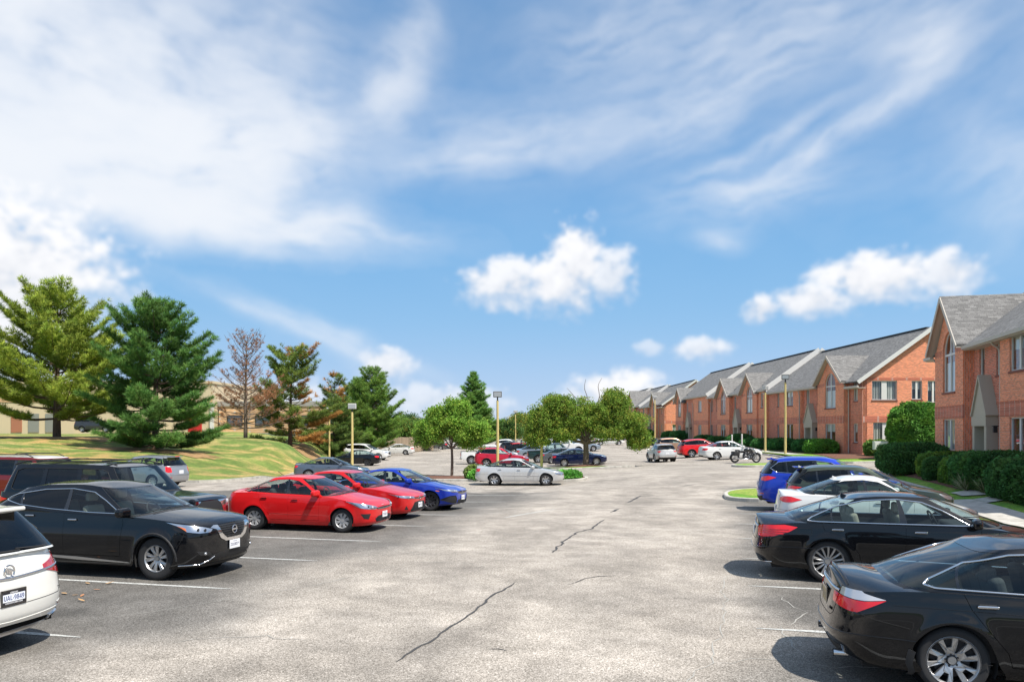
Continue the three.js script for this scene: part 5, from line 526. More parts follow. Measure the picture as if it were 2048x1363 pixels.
  // brown needle litter under the pines
  for (const [x, d, rx, rd] of [[-34.5, 61.2, 5.2, 2.2], [-25, 55.2, 4.6, 2.2], [-21, 78, 3, 4.2], [-18.8, 90, 1.4, 5], [-24, 73, 1.2, 1.0]]) { const poly = []; for (let i = 0; i < 90; i++) { const f = i / 90 * 2 * Math.PI, k = 1 + 0.9 * fbm(Math.cos(f) * 3 + x, Math.sin(f) * 3 + d, 2, 4); poly.push([x + Math.cos(f) * rx * k, d + Math.sin(f) * rd * k]); } structure('needle_litter', sheet(poly, globalThis.lawnAt, 0.5, 0.03), litterMat()); }
  // planted islands
  const island = (name, pts, mat, H = HLOT) => { const r = round(pts, 1.6); kerb(r, HLOT); structure(name, sheet(inset(r, 0.14), (x, d) => H(x, d) + 0.125, 0.5), mat); };
  function inset(r, k) { const s = polyArea(r) > 0 ? 1 : -1, n = r.length; return r.map((p, i) => { const a = r[(i + n - 1) % n], b = r[(i + 1) % n], l = Math.hypot(b[0] - a[0], b[1] - a[1]) || 1; return [p[0] - ((b[1] - a[1]) / l) * k * s, p[1] + ((b[0] - a[0]) / l) * k * s]; }); }
  island('planting_bed', [[-7.5, 47.4], [3.9, 44.4], [4.6, 46.4], [-2, 51.5], [-7, 54]], mulchMat);
  island('grass_island', [[1.5, 60.5], [9.6, 60.6], [9.2, 63.2], [6, 67.5], [1.5, 66]], turfMat, (x, d) => HLOT(x, d) + 0.28 * Math.exp(-((x - 5.9) ** 2 + (d - 64) ** 2) / 3));
  { const m = []; for (let i = 0; i < 24; i++) { const f = i / 24 * 2 * Math.PI; m.push([5.9 + 1.7 * Math.cos(f), 64 + 1.4 * Math.sin(f)]); } structure('planting_bed', sheet(m, (x, d) => HLOT(x, d) + 0.15 + 0.3 * Math.exp(-((x - 5.9) ** 2 + (d - 64) ** 2) / 3), 0.4), mulchMat); }
  island('grass_island', [lotXD(0.35, 30.2), lotXD(6.8, 30.2), lotXD(6.8, 33), lotXD(2.5, 35.2), lotXD(0.2, 34)].map((p) => p), turfMat);
  island('grass_island', [[14.6, 51.6], [22, 51.4], [22.5, 55.5], [17, 56.5], [14.6, 54]], turfMat);
  // right of the near lot: kerb, walk, verge, beds
  const Q = (p0, p1, a0, a1) => [lotXD(p0, a0), lotXD(p1, a0), lotXD(p1, a1), lotXD(p0, a1)];
  const bankEdge = [lotXD(6.8, -12), lotXD(6.8, 29), lotXD(7.2, 33), lotXD(8.5, 36), lotXD(8.3, 42), lotXD(9, 47.5), lotXD(11, 49.2), lotXD(30, 49.5)];
  kerb([...bankEdge, lotXD(30, -12)], HLOT, true);
  const bankH = (x, d) => { const [p, a] = toLot(x, d); return lerp(HLOT(x, d) + 0.128, HBANK(x, d), sstep(0, 1.5, p - 6.8 - sstep(29, 36, a) * 1.6)); };
  globalThis.bankAt = bankH;
  structure('verge', sheet([...bankEdge.map(([x, d]) => [x + 0.1, d - 0.05]), lotXD(30, -12)], bankH, 0.8), turfMat);
  structure('planting_bed', sheet([lotXD(9.3, -10), lotXD(9.2, 12), lotXD(9.3, 24), lotXD(9.2, 34), lotXD(9.0, 44), lotXD(9.8, 47.6), lotXD(12.5, 48.8), lotXD(12.5, -10)], bankH, 0.8, 0.02), mulchMat);
  const walk = structure('footpath', sheet([lotXD(7.15, -10), lotXD(8.35, -10), lotXD(8.35, 30), lotXD(7.15, 30)], bankH, 0.8, 0.035), concreteMat); structure('footpath', sheet(Q(8.36, 11.9, 31.2, 32.7), bankH, 0.6, 0.04), concreteMat);
  structure('footpath', sheet([lotXD(8.36, 28.6), lotXD(8.36, 30), lotXD(9.6, 31.19), lotXD(10.5, 31.19)], bankH, 0.5, 0.038), concreteMat);
  // in front of the long brick row
  const rowEdge = [[60, 56], [24, 56.2], [22.8, 58], [22.4, 66], [21.9, 100], [21.7, 140], [22, 210]];
  kerb([...rowEdge, [60, 210]], HLOT, true);
  const rowH = (x, d) => Math.max(HB2(x, d), HLOT(x, d) + 0.128); globalThis.rowAt = rowH;
  structure('verge', sheet([...rowEdge.map(([x, d]) => [x + 0.12, d + 0.06]), [60, 210]], rowH, 1.5), turfMat);
  structure('footpath', sheet([[22.9, 66], [24.2, 66], [23.7, 140], [22.2, 140]], rowH, 1.2, 0.03), concreteMat);
  structure('planting_bed', sheet([[24.6, 60.6], [29, 60.2], [34, 60.2], [34, 64.4], [28.4, 64.4], [27, 140], [24.4, 140], [24.9, 66]], rowH, 1.2, 0.03), mulchMat);
}
function litterMat() { return globalThis.LIT ??= MS({ map: (() => { const f = tileNoise(171, 400), g = tileNoise(172, 30); return tex(512, 512, (i, j, u, v) => { const t = f(u, v * 2.3) * 0.6 + g(u, v) * 0.4; return [lerp(118, 190, t), lerp(96, 150, t), lerp(62, 104, t)]; }, { rx: 0.25, ry: 0.25 }); })(), roughness: 1 }); }
// ---------- brick office rows ----------
const brickTex = (base, seed) => { const f = tileNoise(seed, 300), r = rng(seed + 5), W = 16, Hn = 24, tone = Array.from({ length: W * Hn }, () => 0.9 + 0.2 * r()), hue = Array.from({ length: W * Hn }, () => r()); return tex(1024, 512, (i, j, u, v) => { const row = Math.floor(v * Hn), x = u * W + (row % 2) * 0.5, col = Math.floor(x) % W, fx = x - Math.floor(x), fy = v * Hn - row, mort = fx < 0.055 || fy < 0.15, n = f(u, v); if (mort) { const m = 202 + (n - 0.5) * 40; return [m + 2, m - 12, m - 26]; } const t = tone[row * W + col] * (0.9 + 0.2 * n), q = hue[row * W + col] > 0.9 ? 0.93 : 1; return [base[0] * t * q, base[1] * t * q, base[2] * t * q]; }, { rx: 1 / 3.4, ry: 1 / 1.68 }); };
const brickB = (() => { const f = tileNoise(7, 256); return tex(1024, 512, (i, j, u, v) => { const row = Math.floor(v * 24), x = u * 16 + (row % 2) * 0.5, fx = x - Math.floor(x), fy = v * 24 - row, q = fx < 0.055 || fy < 0.15 ? 60 : 190 + 50 * f(u, v); return [q, q, q]; }, { srgb: false, rx: 1 / 3.4, ry: 1 / 1.68 }); })();
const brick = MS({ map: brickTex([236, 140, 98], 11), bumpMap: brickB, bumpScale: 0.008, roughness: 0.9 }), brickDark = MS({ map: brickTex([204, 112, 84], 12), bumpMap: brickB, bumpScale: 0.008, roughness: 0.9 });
const shingle = (base, seed) => { const f = tileNoise(seed, 300), r = rng(seed), W = 24, Hn = 40, tone = Array.from({ length: W * Hn }, () => 0.88 + 0.24 * r()); return MS({ map: tex(1024, 1024, (i, j, u, v) => { const row = Math.floor(v * Hn), x = u * W + ((row * 7) % 5) * 0.37, col = ((Math.floor(x) % W) + W) % W, fy = v * Hn - row, fx = x - Math.floor(x), n = f(u, v), t = tone[row * W + col] * (0.86 + 0.28 * n) * (fy < 0.12 || fx < 0.03 ? 0.62 : 1); return [base[0] * t, base[1] * t, base[2] * t]; }, { rx: 1 / 7, ry: 1 / 5.6 }), bumpMap: tex(512, 512, (i, j, u, v) => { const fy = v * Hn - Math.floor(v * Hn), q = 40 + 200 * (1 - fy); return [q, q, q]; }, { srgb: false, rx: 1 / 7, ry: 1 / 5.6 }), bumpScale: 0.012, roughness: 0.95 }); };
const roofGrey = shingle([124, 122, 119], 21), trimWhite = MS({ color: lin(0.68, 0.66, 0.62), roughness: 0.6 }), trimCream = MS({ color: lin(0.5, 0.45, 0.38), roughness: 0.6 }), taupe = MS({ color: lin(0.44, 0.39, 0.3), roughness: 0.7 }), paneGlass = M({ color: lin(0.86, 0.9, 0.88), transmission: 1, thickness: 0, roughness: 0.0, ior: 1.75 }), blindMat = MS({ color: lin(0.8, 0.78, 0.74), roughness: 0.9, side: THREE.DoubleSide }), darkRoom = MS({ color: lin(0.03, 0.03, 0.03), roughness: 1 }), sillMat = MS({ color: lin(0.22, 0.08, 0.055), roughness: 0.9 });
const holePath = (pts) => { const h = new THREE.Path(); pts.forEach(([x, y], i) => (i ? h.lineTo(x, y) : h.moveTo(x, y))); h.closePath(); return h; };
function archPts(x, w, y0, y1) { const r = w / 2, o = [[x - r, y0], [x + r, y0], [x + r, y1 - r]]; for (let i = 1; i < 12; i++) { const f = i / 12 * Math.PI; o.push([x + r * Math.cos(f), y1 - r + r * Math.sin(f)]); } o.push([x - r, y1 - r]); return o; }
// one window: white frame with bars, a pane, a sill; openings are real holes in the wall
function addWindow(parent, x, y0, y1, w, zf, kind, seed) {
  const rec = 0.1, z = zf - rec, t = 0.055, g = [], r = rng(seed); const H = y1 - y0;
  if (kind === 'arch') { const o = archPts(x, w, y0, y1), s = new THREE.Shape(); o.forEach(([a, b], i) => (i ? s.lineTo(a, b) : s.moveTo(a, b))); const q = archPts(x, w - 2 * t, y0 + t, y1 - t); s.holes.push(holePath(q)); const e = new THREE.ExtrudeGeometry(s, { depth: 0.06, bevelEnabled: false }); e.translate(0, 0, z - 0.06); g.push(e, bx(0.13, H - 0.1, 0.05, x, (y0 + y1) / 2, z - 0.02), bx(w - 0.1, 0.1, 0.05, x, y1 - w / 2 - 0.05, z - 0.022)); }
  else { g.push(bx(w, t, 0.06, x, y0 + t / 2, z), bx(w, t, 0.06, x, y1 - t / 2, z), bx(t, H - 2 * t, 0.06, x - w / 2 + t / 2, (y0 + y1) / 2, z), bx(t, H - 2 * t, 0.06, x + w / 2 - t / 2, (y0 + y1) / 2, z)); if (kind === 'double') g.push(bx(0.16, H - 2 * t, 0.05, x, (y0 + y1) / 2, z)); if (kind === 'wide') g.push(bx(0.42, H - 2 * t, 0.05, x, (y0 + y1) / 2, z)); }
  const win = part('window', g, trimWhite, parent);
  if (kind === 'arch') { const s = new THREE.Shape(); archPts(x, w - 0.06, y0 + 0.03, y1 - 0.03).forEach(([a, b], i) => (i ? s.lineTo(a, b) : s.moveTo(a, b))); const p = new THREE.ShapeGeometry(s); p.translate(0, 0, z - 0.03); part('pane', p, paneGlass, win); }
  else { const p = new THREE.PlaneGeometry(w - 0.06, H - 0.06); p.translate(x, (y0 + y1) / 2, z - 0.02); part('pane', p, paneGlass, win); }
  part('sill', bx(w + 0.1, 0.09, 0.16, x, y0 - 0.045, zf - 0.03), sillMat, win);
  const blinds = [], n = Math.max(2, Math.round(w / 0.13)); if (kind === 'wide' || r() < 0.9) { const drop = kind === 'arch' ? 0.5 : kind === 'wide' || r() < 0.6 ? 1 : 0.45; for (let k = 0; k < n; k++) { const b = bx(0.105, (H - 0.12) * drop, 0.006); b.rotateY(0.35 + r() * 0.5); b.translate(x - w / 2 + 0.08 + (k / (n - 1)) * (w - 0.16), kind === 'arch' ? y0 + 0.06 + (H - 0.12) * drop / 2 : y1 - 0.06 - (H - 0.12) * drop / 2, z - 0.12); blinds.push(b); } part('blind', blinds, blindMat, win).userData.kind = 'stuff'; }
  return win;
}
function pediment(parent, x, zf, seed) {      // taupe portal with a steep gable over the door
  const w = 1.95, g = [bx(0.3, 2.15, 0.5, x - w / 2 + 0.15, 1.075, zf + 0.0), bx(0.3, 2.15, 0.5, x + w / 2 - 0.15, 1.075, zf), bx(w + 0.06, 0.42, 0.56, x, 2.36, zf)];
  const s = new THREE.Shape(); s.moveTo(x - w / 2 - 0.08, 2.57); s.lineTo(x + w / 2 + 0.08, 2.57); s.lineTo(x, 4.35); const e = new THREE.ExtrudeGeometry(s, { depth: 0.46, bevelEnabled: false }); e.translate(0, 0, zf - 0.23);
  const por = part('portal', g, taupe, parent); part('pediment', e, taupe, parent);
  const rake = (dir) => { const b = bx(2.1, 0.1, 0.62); b.rotateZ(dir * Math.atan2(1.78, w / 2 + 0.08)); b.translate(x - dir * (w / 4 + 0.04), 2.6 + 0.9, zf); return b; }; part('pediment_rake', [rake(1), rake(-1)], taupe, parent);
  const door = part('door', [bx(0.95, 2.1, 0.05, x + 0.1, 1.06, zf - 0.16).translate(0, 0, 0), bx(0.3, 2.1, 0.04, x - 0.5, 1.06, zf - 0.18)], MS({ color: lin(0.48, 0.43, 0.34), roughness: 0.6 }), parent); part('door_pane', bx(0.42, 1.25, 0.02, x + 0.1, 1.25, zf - 0.13), M({ color: lin(0.02, 0.02, 0.022), roughness: 0.05, clearcoat: 1 }), door); part('door_handle', rbx(0.04, 0.18, 0.05, 0.015, x + 0.48, 1.0, zf - 0.11), CM.satin, door);
  part('wall_lantern', [bx(0.14, 0.26, 0.14, x + 1.35, 2.0, zf + 0.02), bx(0.2, 0.04, 0.2, x + 1.35, 2.15, zf + 0.02)], CM.trim, parent);
}
function slope(pts, uvs, th = 0.1) {           // roof plane from a quad, with thickness
  const g = new THREE.BufferGeometry(), n = new THREE.Vector3().subVectors(pts[1], pts[0]).cross(new THREE.Vector3().subVectors(pts[3] ?? pts[2], pts[0])).normalize(); if (n.y < 0) n.multiplyScalar(-1);
  const pos = [], uv = [], idx = [], k = pts.length; for (const o of [0, -th]) pts.forEach((p, i) => { pos.push(p.x, p.y + o, p.z); uv.push(...uvs[i]); });
  for (let i = 1; i < k - 1; i++) idx.push(0, i, i + 1, k, k + i + 1, k + i); for (let i = 0; i < k; i++) { const j = (i + 1) % k; idx.push(i, k + i, j, j, k + i, k + j); }
  g.setAttribute('position', new THREE.Float32BufferAttribute(pos, 3)); g.setAttribute('uv', new THREE.Float32BufferAttribute(uv, 2)); g.setIndex(idx); const q = g.toNonIndexed(); q.computeVertexNormals(); return q;
}
function brickRow(o) {
  const b = thing('brick_building', o.label, 'building', o.pos, o.turn, 'brick office rows'), V = (x, y, z) => new THREE.Vector3(x, y, z), E = 6.2, D = 11, s = 0.72, T = o.len; let seed = o.seed;
  const wallSeg = (t0, t1, z, wins, gable) => {
    const up = Math.max(0, o.units.findIndex(([a, c]) => t0 >= a - 0.1 && t0 < c)) * (o.step ?? 0.35), x0 = -t1, x1 = -t0, E1 = E + up - s * Math.max(0, z) - 0.02, sh = new THREE.Shape(); sh.moveTo(x0, -0.6); sh.lineTo(x1, -0.6); sh.lineTo(x1, E1 - (gable ? up : 0)); if (gable) sh.lineTo((x0 + x1) / 2, E + gable); sh.lineTo(x0, E1 - (gable ? up : 0)); sh.closePath();
    const H = { g: [0.95, 2.5], u: [4.35, 5.95], a: [3.85, 6.9], gd: [0.95, 2.5] };
    for (const [kind, t, lev, w] of wins) { const [y0, y1] = H[lev], x = -t; sh.holes.push(holePath(kind === 'arch' ? archPts(x, w, y0, y1) : [[x - w / 2, y0], [x + w / 2, y0], [x + w / 2, y1], [x - w / 2, y1]])); }
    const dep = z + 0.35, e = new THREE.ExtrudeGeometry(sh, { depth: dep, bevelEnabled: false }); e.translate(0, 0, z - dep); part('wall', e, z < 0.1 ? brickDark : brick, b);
    for (const [kind, t, lev, w] of wins) { const [y0, y1] = H[lev]; addWindow(b, -t, y0, y1, w, z, kind, seed++); }
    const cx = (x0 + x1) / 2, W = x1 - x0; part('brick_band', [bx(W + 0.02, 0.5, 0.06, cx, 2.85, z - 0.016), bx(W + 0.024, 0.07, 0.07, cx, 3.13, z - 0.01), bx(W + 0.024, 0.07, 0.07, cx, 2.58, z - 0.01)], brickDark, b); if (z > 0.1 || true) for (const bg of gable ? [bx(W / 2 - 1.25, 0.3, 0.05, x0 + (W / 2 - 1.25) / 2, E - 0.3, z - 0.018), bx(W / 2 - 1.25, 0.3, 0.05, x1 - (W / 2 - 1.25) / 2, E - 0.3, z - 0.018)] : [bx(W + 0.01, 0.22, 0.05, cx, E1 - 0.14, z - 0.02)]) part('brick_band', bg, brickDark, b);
    if (gable) { const rise = gable + 0.1, hw2 = W / 2 + 0.3, yA = E + rise, yE = yA - hw2 * (gable / (W / 2)), zf = z + 0.4, zb = -(yA - E) / s, ze = -(yE - E) / s; const L = Math.hypot(hw2, yA - yE); for (const d of [-1, 1]) { part('gable_roof', slope([V(cx, yA, zf), V(cx, yA, zb), V(cx + d * hw2, yE, ze), V(cx + d * hw2, yE, zf)].map((p) => p), [[zf, L], [zb, L], [ze, 0], [zf, 0]]), o.roof2 ?? roofGrey, b); const rb = bx(L, 0.22, 0.04); rb.rotateZ(-d * Math.atan2(yA - yE, hw2)); rb.translate(cx + d * hw2 / 2, (yA + yE) / 2 - 0.14, zf + 0.0); part('rake_board', rb, trimCream, b); const sf = slope([V(cx, yA - 0.13, zf - 0.02), V(cx, yA - 0.13, z - 0.1), V(cx + d * hw2, yE - 0.13, z - 0.1), V(cx + d * hw2, yE - 0.13, zf - 0.02)], [[0, 0], [0, 1], [1, 1], [1, 0]], 0.04); part('soffit', sf, trimCream, b); } }
  };
  for (const q of o.segs) wallSeg(...q);
  for (const [t, z] of o.doors) pediment(b, -t, z, seed++);
  // ends and back
  const end = (x, wins, dir, top) => { const sh = new THREE.Shape(); sh.moveTo(0, -0.6); sh.lineTo(D, -0.6); sh.lineTo(D, E); sh.lineTo(D / 2, E + s * D / 2); sh.lineTo(0, E); sh.closePath(); for (const [a, w, y0, y1] of wins) sh.holes.push(holePath([[a, y0], [a + w, y0], [a + w, y1], [a, y1]])); const e = new THREE.ExtrudeGeometry(sh, { depth: 0.3, bevelEnabled: false }); const gr = new THREE.Group(); gr.name = 'end_wall'; gr.position.set(x, 0, 0); gr.rotation.y = dir > 0 ? Math.PI / 2 : -Math.PI / 2; b.add(gr);
    if (dir > 0) e.translate(0, 0, -0.3); else { e.scale(-1, 1, 1); e.translate(0, 0, -0.3); } part('wall', e, brick, gr); for (const [a, w, y0, y1, k] of wins) { const xx = dir > 0 ? a + w / 2 : -a - w / 2; addWindow2(gr, xx, y0, y1, w, k, seed++); } const c = dir * D / 2; part('brick_band', [bx(D - 0.02, 0.5, 0.06, c, 2.85, -0.014), bx(D - 0.02, 0.22, 0.05, c, E - 0.1, -0.018)], brickDark, gr); };
  function addWindow2(gr, x, y0, y1, w, k, sd) { const win = addWindow(gr, x, y0, y1, w, 0, k, sd); return win; }
  end(0, o.endWins ?? [], 1); end(-T, [], -1); part('wall', bx(T - 0.6, E + 0.6, 0.3, -T / 2, E / 2 - 0.3, -D + 0.15), brick, b); part('floor_slab', [bx(T - 0.7, 0.2, D - 0.8, -T / 2, 3.1, -D / 2), bx(T - 0.7, 0.2, D - 0.8, -T / 2, 0.0, -D / 2)], darkRoom, b); part('dark_room_backing', bx(T - 0.7, E, 0.1, -T / 2, E / 2, -2.6), darkRoom, b);  // near-black backing and floors paint the unlit rooms behind the panes
  // main roofs, one per unit, stepping up away from the near end
  o.units.forEach(([t0, t1], i) => { const up = i * (o.step ?? 0.35), ov = 0.55, x0 = -t1, x1 = -t0 + (i === 0 ? 0.35 : 0.15), yR = E + s * D / 2 + 0.12 + up, yE = E - s * ov + 0.12 + up, L = Math.hypot(D / 2 + ov, yR - yE); const at = (z) => yR - (yR - yE) * (z + D / 2) / (D / 2 + ov), lu = (z) => L * (ov - z) / (D / 2 + ov), zc = -0.36, strip = (a, c, za, zb2) => part('roof', slope([V(a, at(za), za), V(c, at(za), za), V(c, at(zb2), zb2), V(a, at(zb2), zb2)], [[a, lu(za)], [c, lu(za)], [c, lu(zb2)], [a, lu(zb2)]]), roofGrey, b); strip(x0, x1, -D / 2, zc); { let c = x1; for (const [g0, g1] of o.segs.filter((q) => q[4] && q[0] >= t0 - 0.1 && q[0] < t1)) { if (c + g0 > 0.05) strip(-g0, c, zc, ov); c = -g1; } if (c - x0 > 0.05) strip(x0, c, zc, ov); } part('roof', slope([V(x0, yR, -D / 2), V(x1, yR, -D / 2), V(x1, yE, -D - ov), V(x0, yE, -D - ov)], [[x0, L], [x1, L], [x1, 0], [x0, 0]]), roofGrey, b);
    const f = Math.atan2(yR - yE, D / 2 + ov); for (const d of [1, -1]) { const rk = bx(0.06, 0.3 + (i ? up / i : 0), L); rk.rotateX(d * f); rk.translate(x1 + 0.0, (yR + yE) / 2 - 0.12, -D / 2 + d * (D / 4 + ov / 2)); part('rake_board', rk, trimWhite, b); } if (i > 0) { const sh = new THREE.Shape(); sh.moveTo(0, E - 0.3); sh.lineTo(D, E - 0.3); sh.lineTo(D, yE + 0.4); sh.lineTo(D / 2, yR - 0.15); sh.lineTo(0, yE + 0.4); const e = new THREE.ExtrudeGeometry(sh, { depth: 0.1, bevelEnabled: false }); e.rotateY(Math.PI / 2); e.translate(x1 - 0.2, 0, 0); part('party_wall', e, brick, b); }
    part('ridge_vent', bx(x1 - x0 - 1.4, 0.07, 0.3, (x0 + x1) / 2, yR + 0.03, -D / 2), CM.trim, b); });
  // gutters between gables, downspouts
  for (const [t0, t1] of o.gutters) { const up = (o.units.findIndex(([a, c]) => t0 >= a - 0.1 && t0 < c)) * (o.step ?? 0.35), y = E - s * 0.55 + 0.02 + up; part('gutter', [bx(t1 - t0, 0.15, 0.13, -(t0 + t1) / 2, y, 0.6), bx(t1 - t0, 0.05, 0.62, -(t0 + t1) / 2, y - 0.1, 0.25), bx(t1 - t0, 0.14, 0.04, -(t0 + t1) / 2, y - 0.03, 0.52)], trimCream, b); }
  for (const [t, z] of o.spouts) { const x = -t, y = E - 0.45; part('downspout', [polyTube([V(x, y, 0.55), V(x, y - 0.12, 0.5), V(x, y - 0.3, z + 0.14), V(x, y - 0.5, z + 0.07), V(x, 1.2, z + 0.07), V(x, 0.05, z + 0.07)], 0.05, 6, false, 0.05, 30)], trimCream, b); }
  return b;
}
{
  const N = 'narrow', P = 0.5, F = 0.32;
  // long row, three stepped units; distances run away from its near corner
  brickRow({ seed: 100, label: 'long two storey brick row with bright end wall and arched gable windows', pos: [28.3, 0.38, -64.5], turn: -Math.PI / 2 + 0.022, len: 66, units: [[0, 22], [22, 45.5], [45.5, 66]], step: 0.35,
    segs: [[0, 2.4, F - 0.28, [[N, 1.2, 'u', 0.75], [N, 1.2, 'g', 0.75]]], [2.4, 7.8, P, [['arch', 5.1, 'a', 2.2], ['double', 5.1, 'g', 2.1]], 2.15], [7.8, 12.2, 0.04, [[N, 8.6, 'u', 0.75], [N, 11.2, 'u', 0.75]]], [12.2, 18, F, [['double', 15.2, 'u', 1.9], ['double', 15.2, 'g', 1.9]]], [18, 22, 0.04, [[N, 19, 'u', 0.75], [N, 19, 'g', 0.75]]],
      [22, 24.6, F, [[N, 23.4, 'u', 0.75], [N, 23.4, 'g', 0.75]]], [24.6, 30, P, [['arch', 27.2, 'a', 2.2], ['double', 27.2, 'g', 2.1]], 2.15], [30, 35, 0.04, [[N, 30.9, 'u', 0.75], [N, 34, 'u', 0.75]]], [35, 40.4, P, [['arch', 37.7, 'a', 2.2], ['double', 37.7, 'g', 2.1]], 2.15], [40.4, 45.5, 0.04, [[N, 42, 'u', 0.75], [N, 44.6, 'u', 0.75], [N, 42, 'g', 0.75], [N, 44.6, 'g', 0.75]]],
      [45.5, 54, F, [['double', 50, 'u', 1.9], ['double', 50, 'g', 1.9]]], [54, 59.4, 0.04, [[N, 54.9, 'u', 0.75], [N, 58.4, 'u', 0.75]]], [59.4, 64.4, P, [['arch', 61.9, 'a', 2.2], ['double', 61.9, 'g', 2.1]], 2.1], [64.4, 66, 0.04, [[N, 65.2, 'u', 0.7], [N, 65.2, 'g', 0.7]]]],
    doors: [[10, 0.25], [32.5, 0.25], [56.7, 0.25]], gutters: [[-0.4, 2.1], [8.1, 22], [22, 24.3], [30.3, 34.7], [40.7, 45.5], [45.5, 59.1], [64.7, 66]], spouts: [[2.2, 0.1], [12.4, F], [29.8, 0.1], [44.9, 0.04], [53.6, F]],
    endWins: [[0.75, 2.05, 4.4, 5.95, 'wide'], [4.0, 0.85, 4.45, 5.95, 'double'], [5.3, 0.95, 4.2, 5.95, 'double'], [0.85, 2.0, 1.1, 2.6, 'wide'], [6.8, 1.6, 4.4, 5.95, 'double'], [7.4, 1.6, 1.1, 2.6, 'double']] });
  // farther row
  brickRow({ seed: 300, label: 'farthest brick row with dark grey roofs behind the big tree', pos: [26.9, 0.62, -141], turn: -Math.PI / 2 + 0.005, len: 62, units: [[0, 24], [24, 44], [44, 62]], step: 0.35,
    segs: [[0, 5, 0.04, [[N, 2.4, 'u', 0.75], [N, 2.4, 'g', 0.75]]], [5, 10.4, P, [['arch', 7.7, 'a', 2.2], ['double', 7.7, 'g', 2.1]], 2.15], [10.4, 15.4, 0.04, [[N, 11.4, 'u', 0.75], [N, 14.4, 'u', 0.75]]], [15.4, 24, F, [['double', 20, 'u', 1.9], ['double', 20, 'g', 1.9]]], [24, 30, 0.04, [[N, 26, 'u', 0.75], [N, 29, 'u', 0.75]]], [30, 40, P, [['arch', 35, 'a', 2.2], ['double', 35, 'g', 2.1]], 3.6], [40, 62, F, [['double', 46, 'u', 1.9], ['double', 55, 'u', 1.9]]]],
    doors: [[13, 0.25]], gutters: [[-0.4, 4.7], [10.7, 24], [24, 29.7], [40.3, 62]], spouts: [[4.7, 0.1], [15.6, F]], endWins: [[2.0, 1.4, 4.4, 5.95, 'single'], [1.4, 1.2, 0.3, 2.4, 'single']] });
  // near row on the right
  const [bx0, bd0] = lotXD(11.8, 20); const row = brickRow({ seed: 500, label: 'nearest brick building at the right edge behind clipped hedges', pos: [bx0, 0.5, -bd0], turn: -Math.PI / 2 - TH, len: 28.5, units: [[0, 28.5]],
    segs: [[0, 4, F, [[N, 2, 'u', 0.75]]], [4, 9.4, P, [['arch', 6.7, 'a', 2.2], ['double', 6.7, 'g', 2.1]], 2.3], [9.4, 12, 0.04, []], [12, 17.5, F, [['double', 15.4, 'u', 1.9], ['double', 15.4, 'g', 1.9]]], [17.5, 22, 0.04, [[N, 18.5, 'u', 0.75], [N, 20.8, 'u', 0.75]]], [22, 27, P, [['arch', 24.4, 'a', 2.2], ['double', 24.4, 'g', 2.1]], 2.4], [27, 28.5, 0.04, [[N, 27.8, 'u', 0.7], [N, 27.8, 'g', 0.7]]]],
    doors: [[19.6, 0.25]], gutters: [[-0.4, 3.7], [9.7, 21.7], [27.3, 28.8]], spouts: [[19.3 - 1.4, 0.1], [27.2, 0.1]] });
  row.position.y = 0.5;
  // tan commercial building beyond the lawn
  const tan = thing('tan_building', 'long flat roofed tan building behind the pines on the lawn', 'building', [-60, 1.9, -112]); const tanM = MS({ color: lin(0.62, 0.5, 0.33), roughness: 0.9 }), tanBrick = MS({ map: brickTex([214, 168, 124], 15), bumpMap: brickB, bumpScale: 0.006, roughness: 0.9 }), roofCap = MS({ color: lin(0.35, 0.33, 0.3), roughness: 0.8 });
  part('wall', bx(56, 7.4, 24, -10, 3.2, -12), tanM, tan); part('parapet', bx(56.3, 0.35, 24.3, -10, 6.95, -12), tanM, tan); part('brick_band', bx(56.06, 0.5, 0.1, -10, 4.4, 0.02), tanBrick, tan); const w2 = part('wall', bx(20, 4.4, 20, 28.2, 2.0, -12), tanBrick, tan); part('roof_edge', bx(20.3, 0.7, 20.3, 28.2, 4.0, -12), roofCap, tan);
  for (const x of [20.5, 24.5, 31, 35]) { const f = part('window', bx(2.2, 1.5, 0.12, x, 1.6, -1.97), CM.trim, tan); part('pane', bx(1.95, 1.3, 0.04, x, 1.6, -1.9), M({ color: lin(0.06, 0.07, 0.08), roughness: 0.05, clearcoat: 1 }), f); }
  part('door', bx(1.9, 2.3, 0.12, 15.6, 1.1, 0.03), MS({ color: lin(0.55, 0.02, 0.02), roughness: 0.6 }), tan); for (const x of [-9.4, -7, -4.6]) part('bay_door', bx(1.5, 2.6, 0.12, x, 1.25, 0.03), MS({ color: x === -9.4 ? lin(0.4, 0.16, 0.09) : lin(0.25, 0.25, 0.22), roughness: 0.6 }), tan); part('white_pilaster', bx(0.5, 4.0, 0.3, 18.0, 2.0, 0.1), trimWhite, tan);
  part('rooftop_lamp', [cyl(0.05, 0.05, 1.6, 13, 7.6, -0.4), bx(0.9, 0.08, 0.3, 13, 8.4, -0.4)], CM.trim, tan);
}
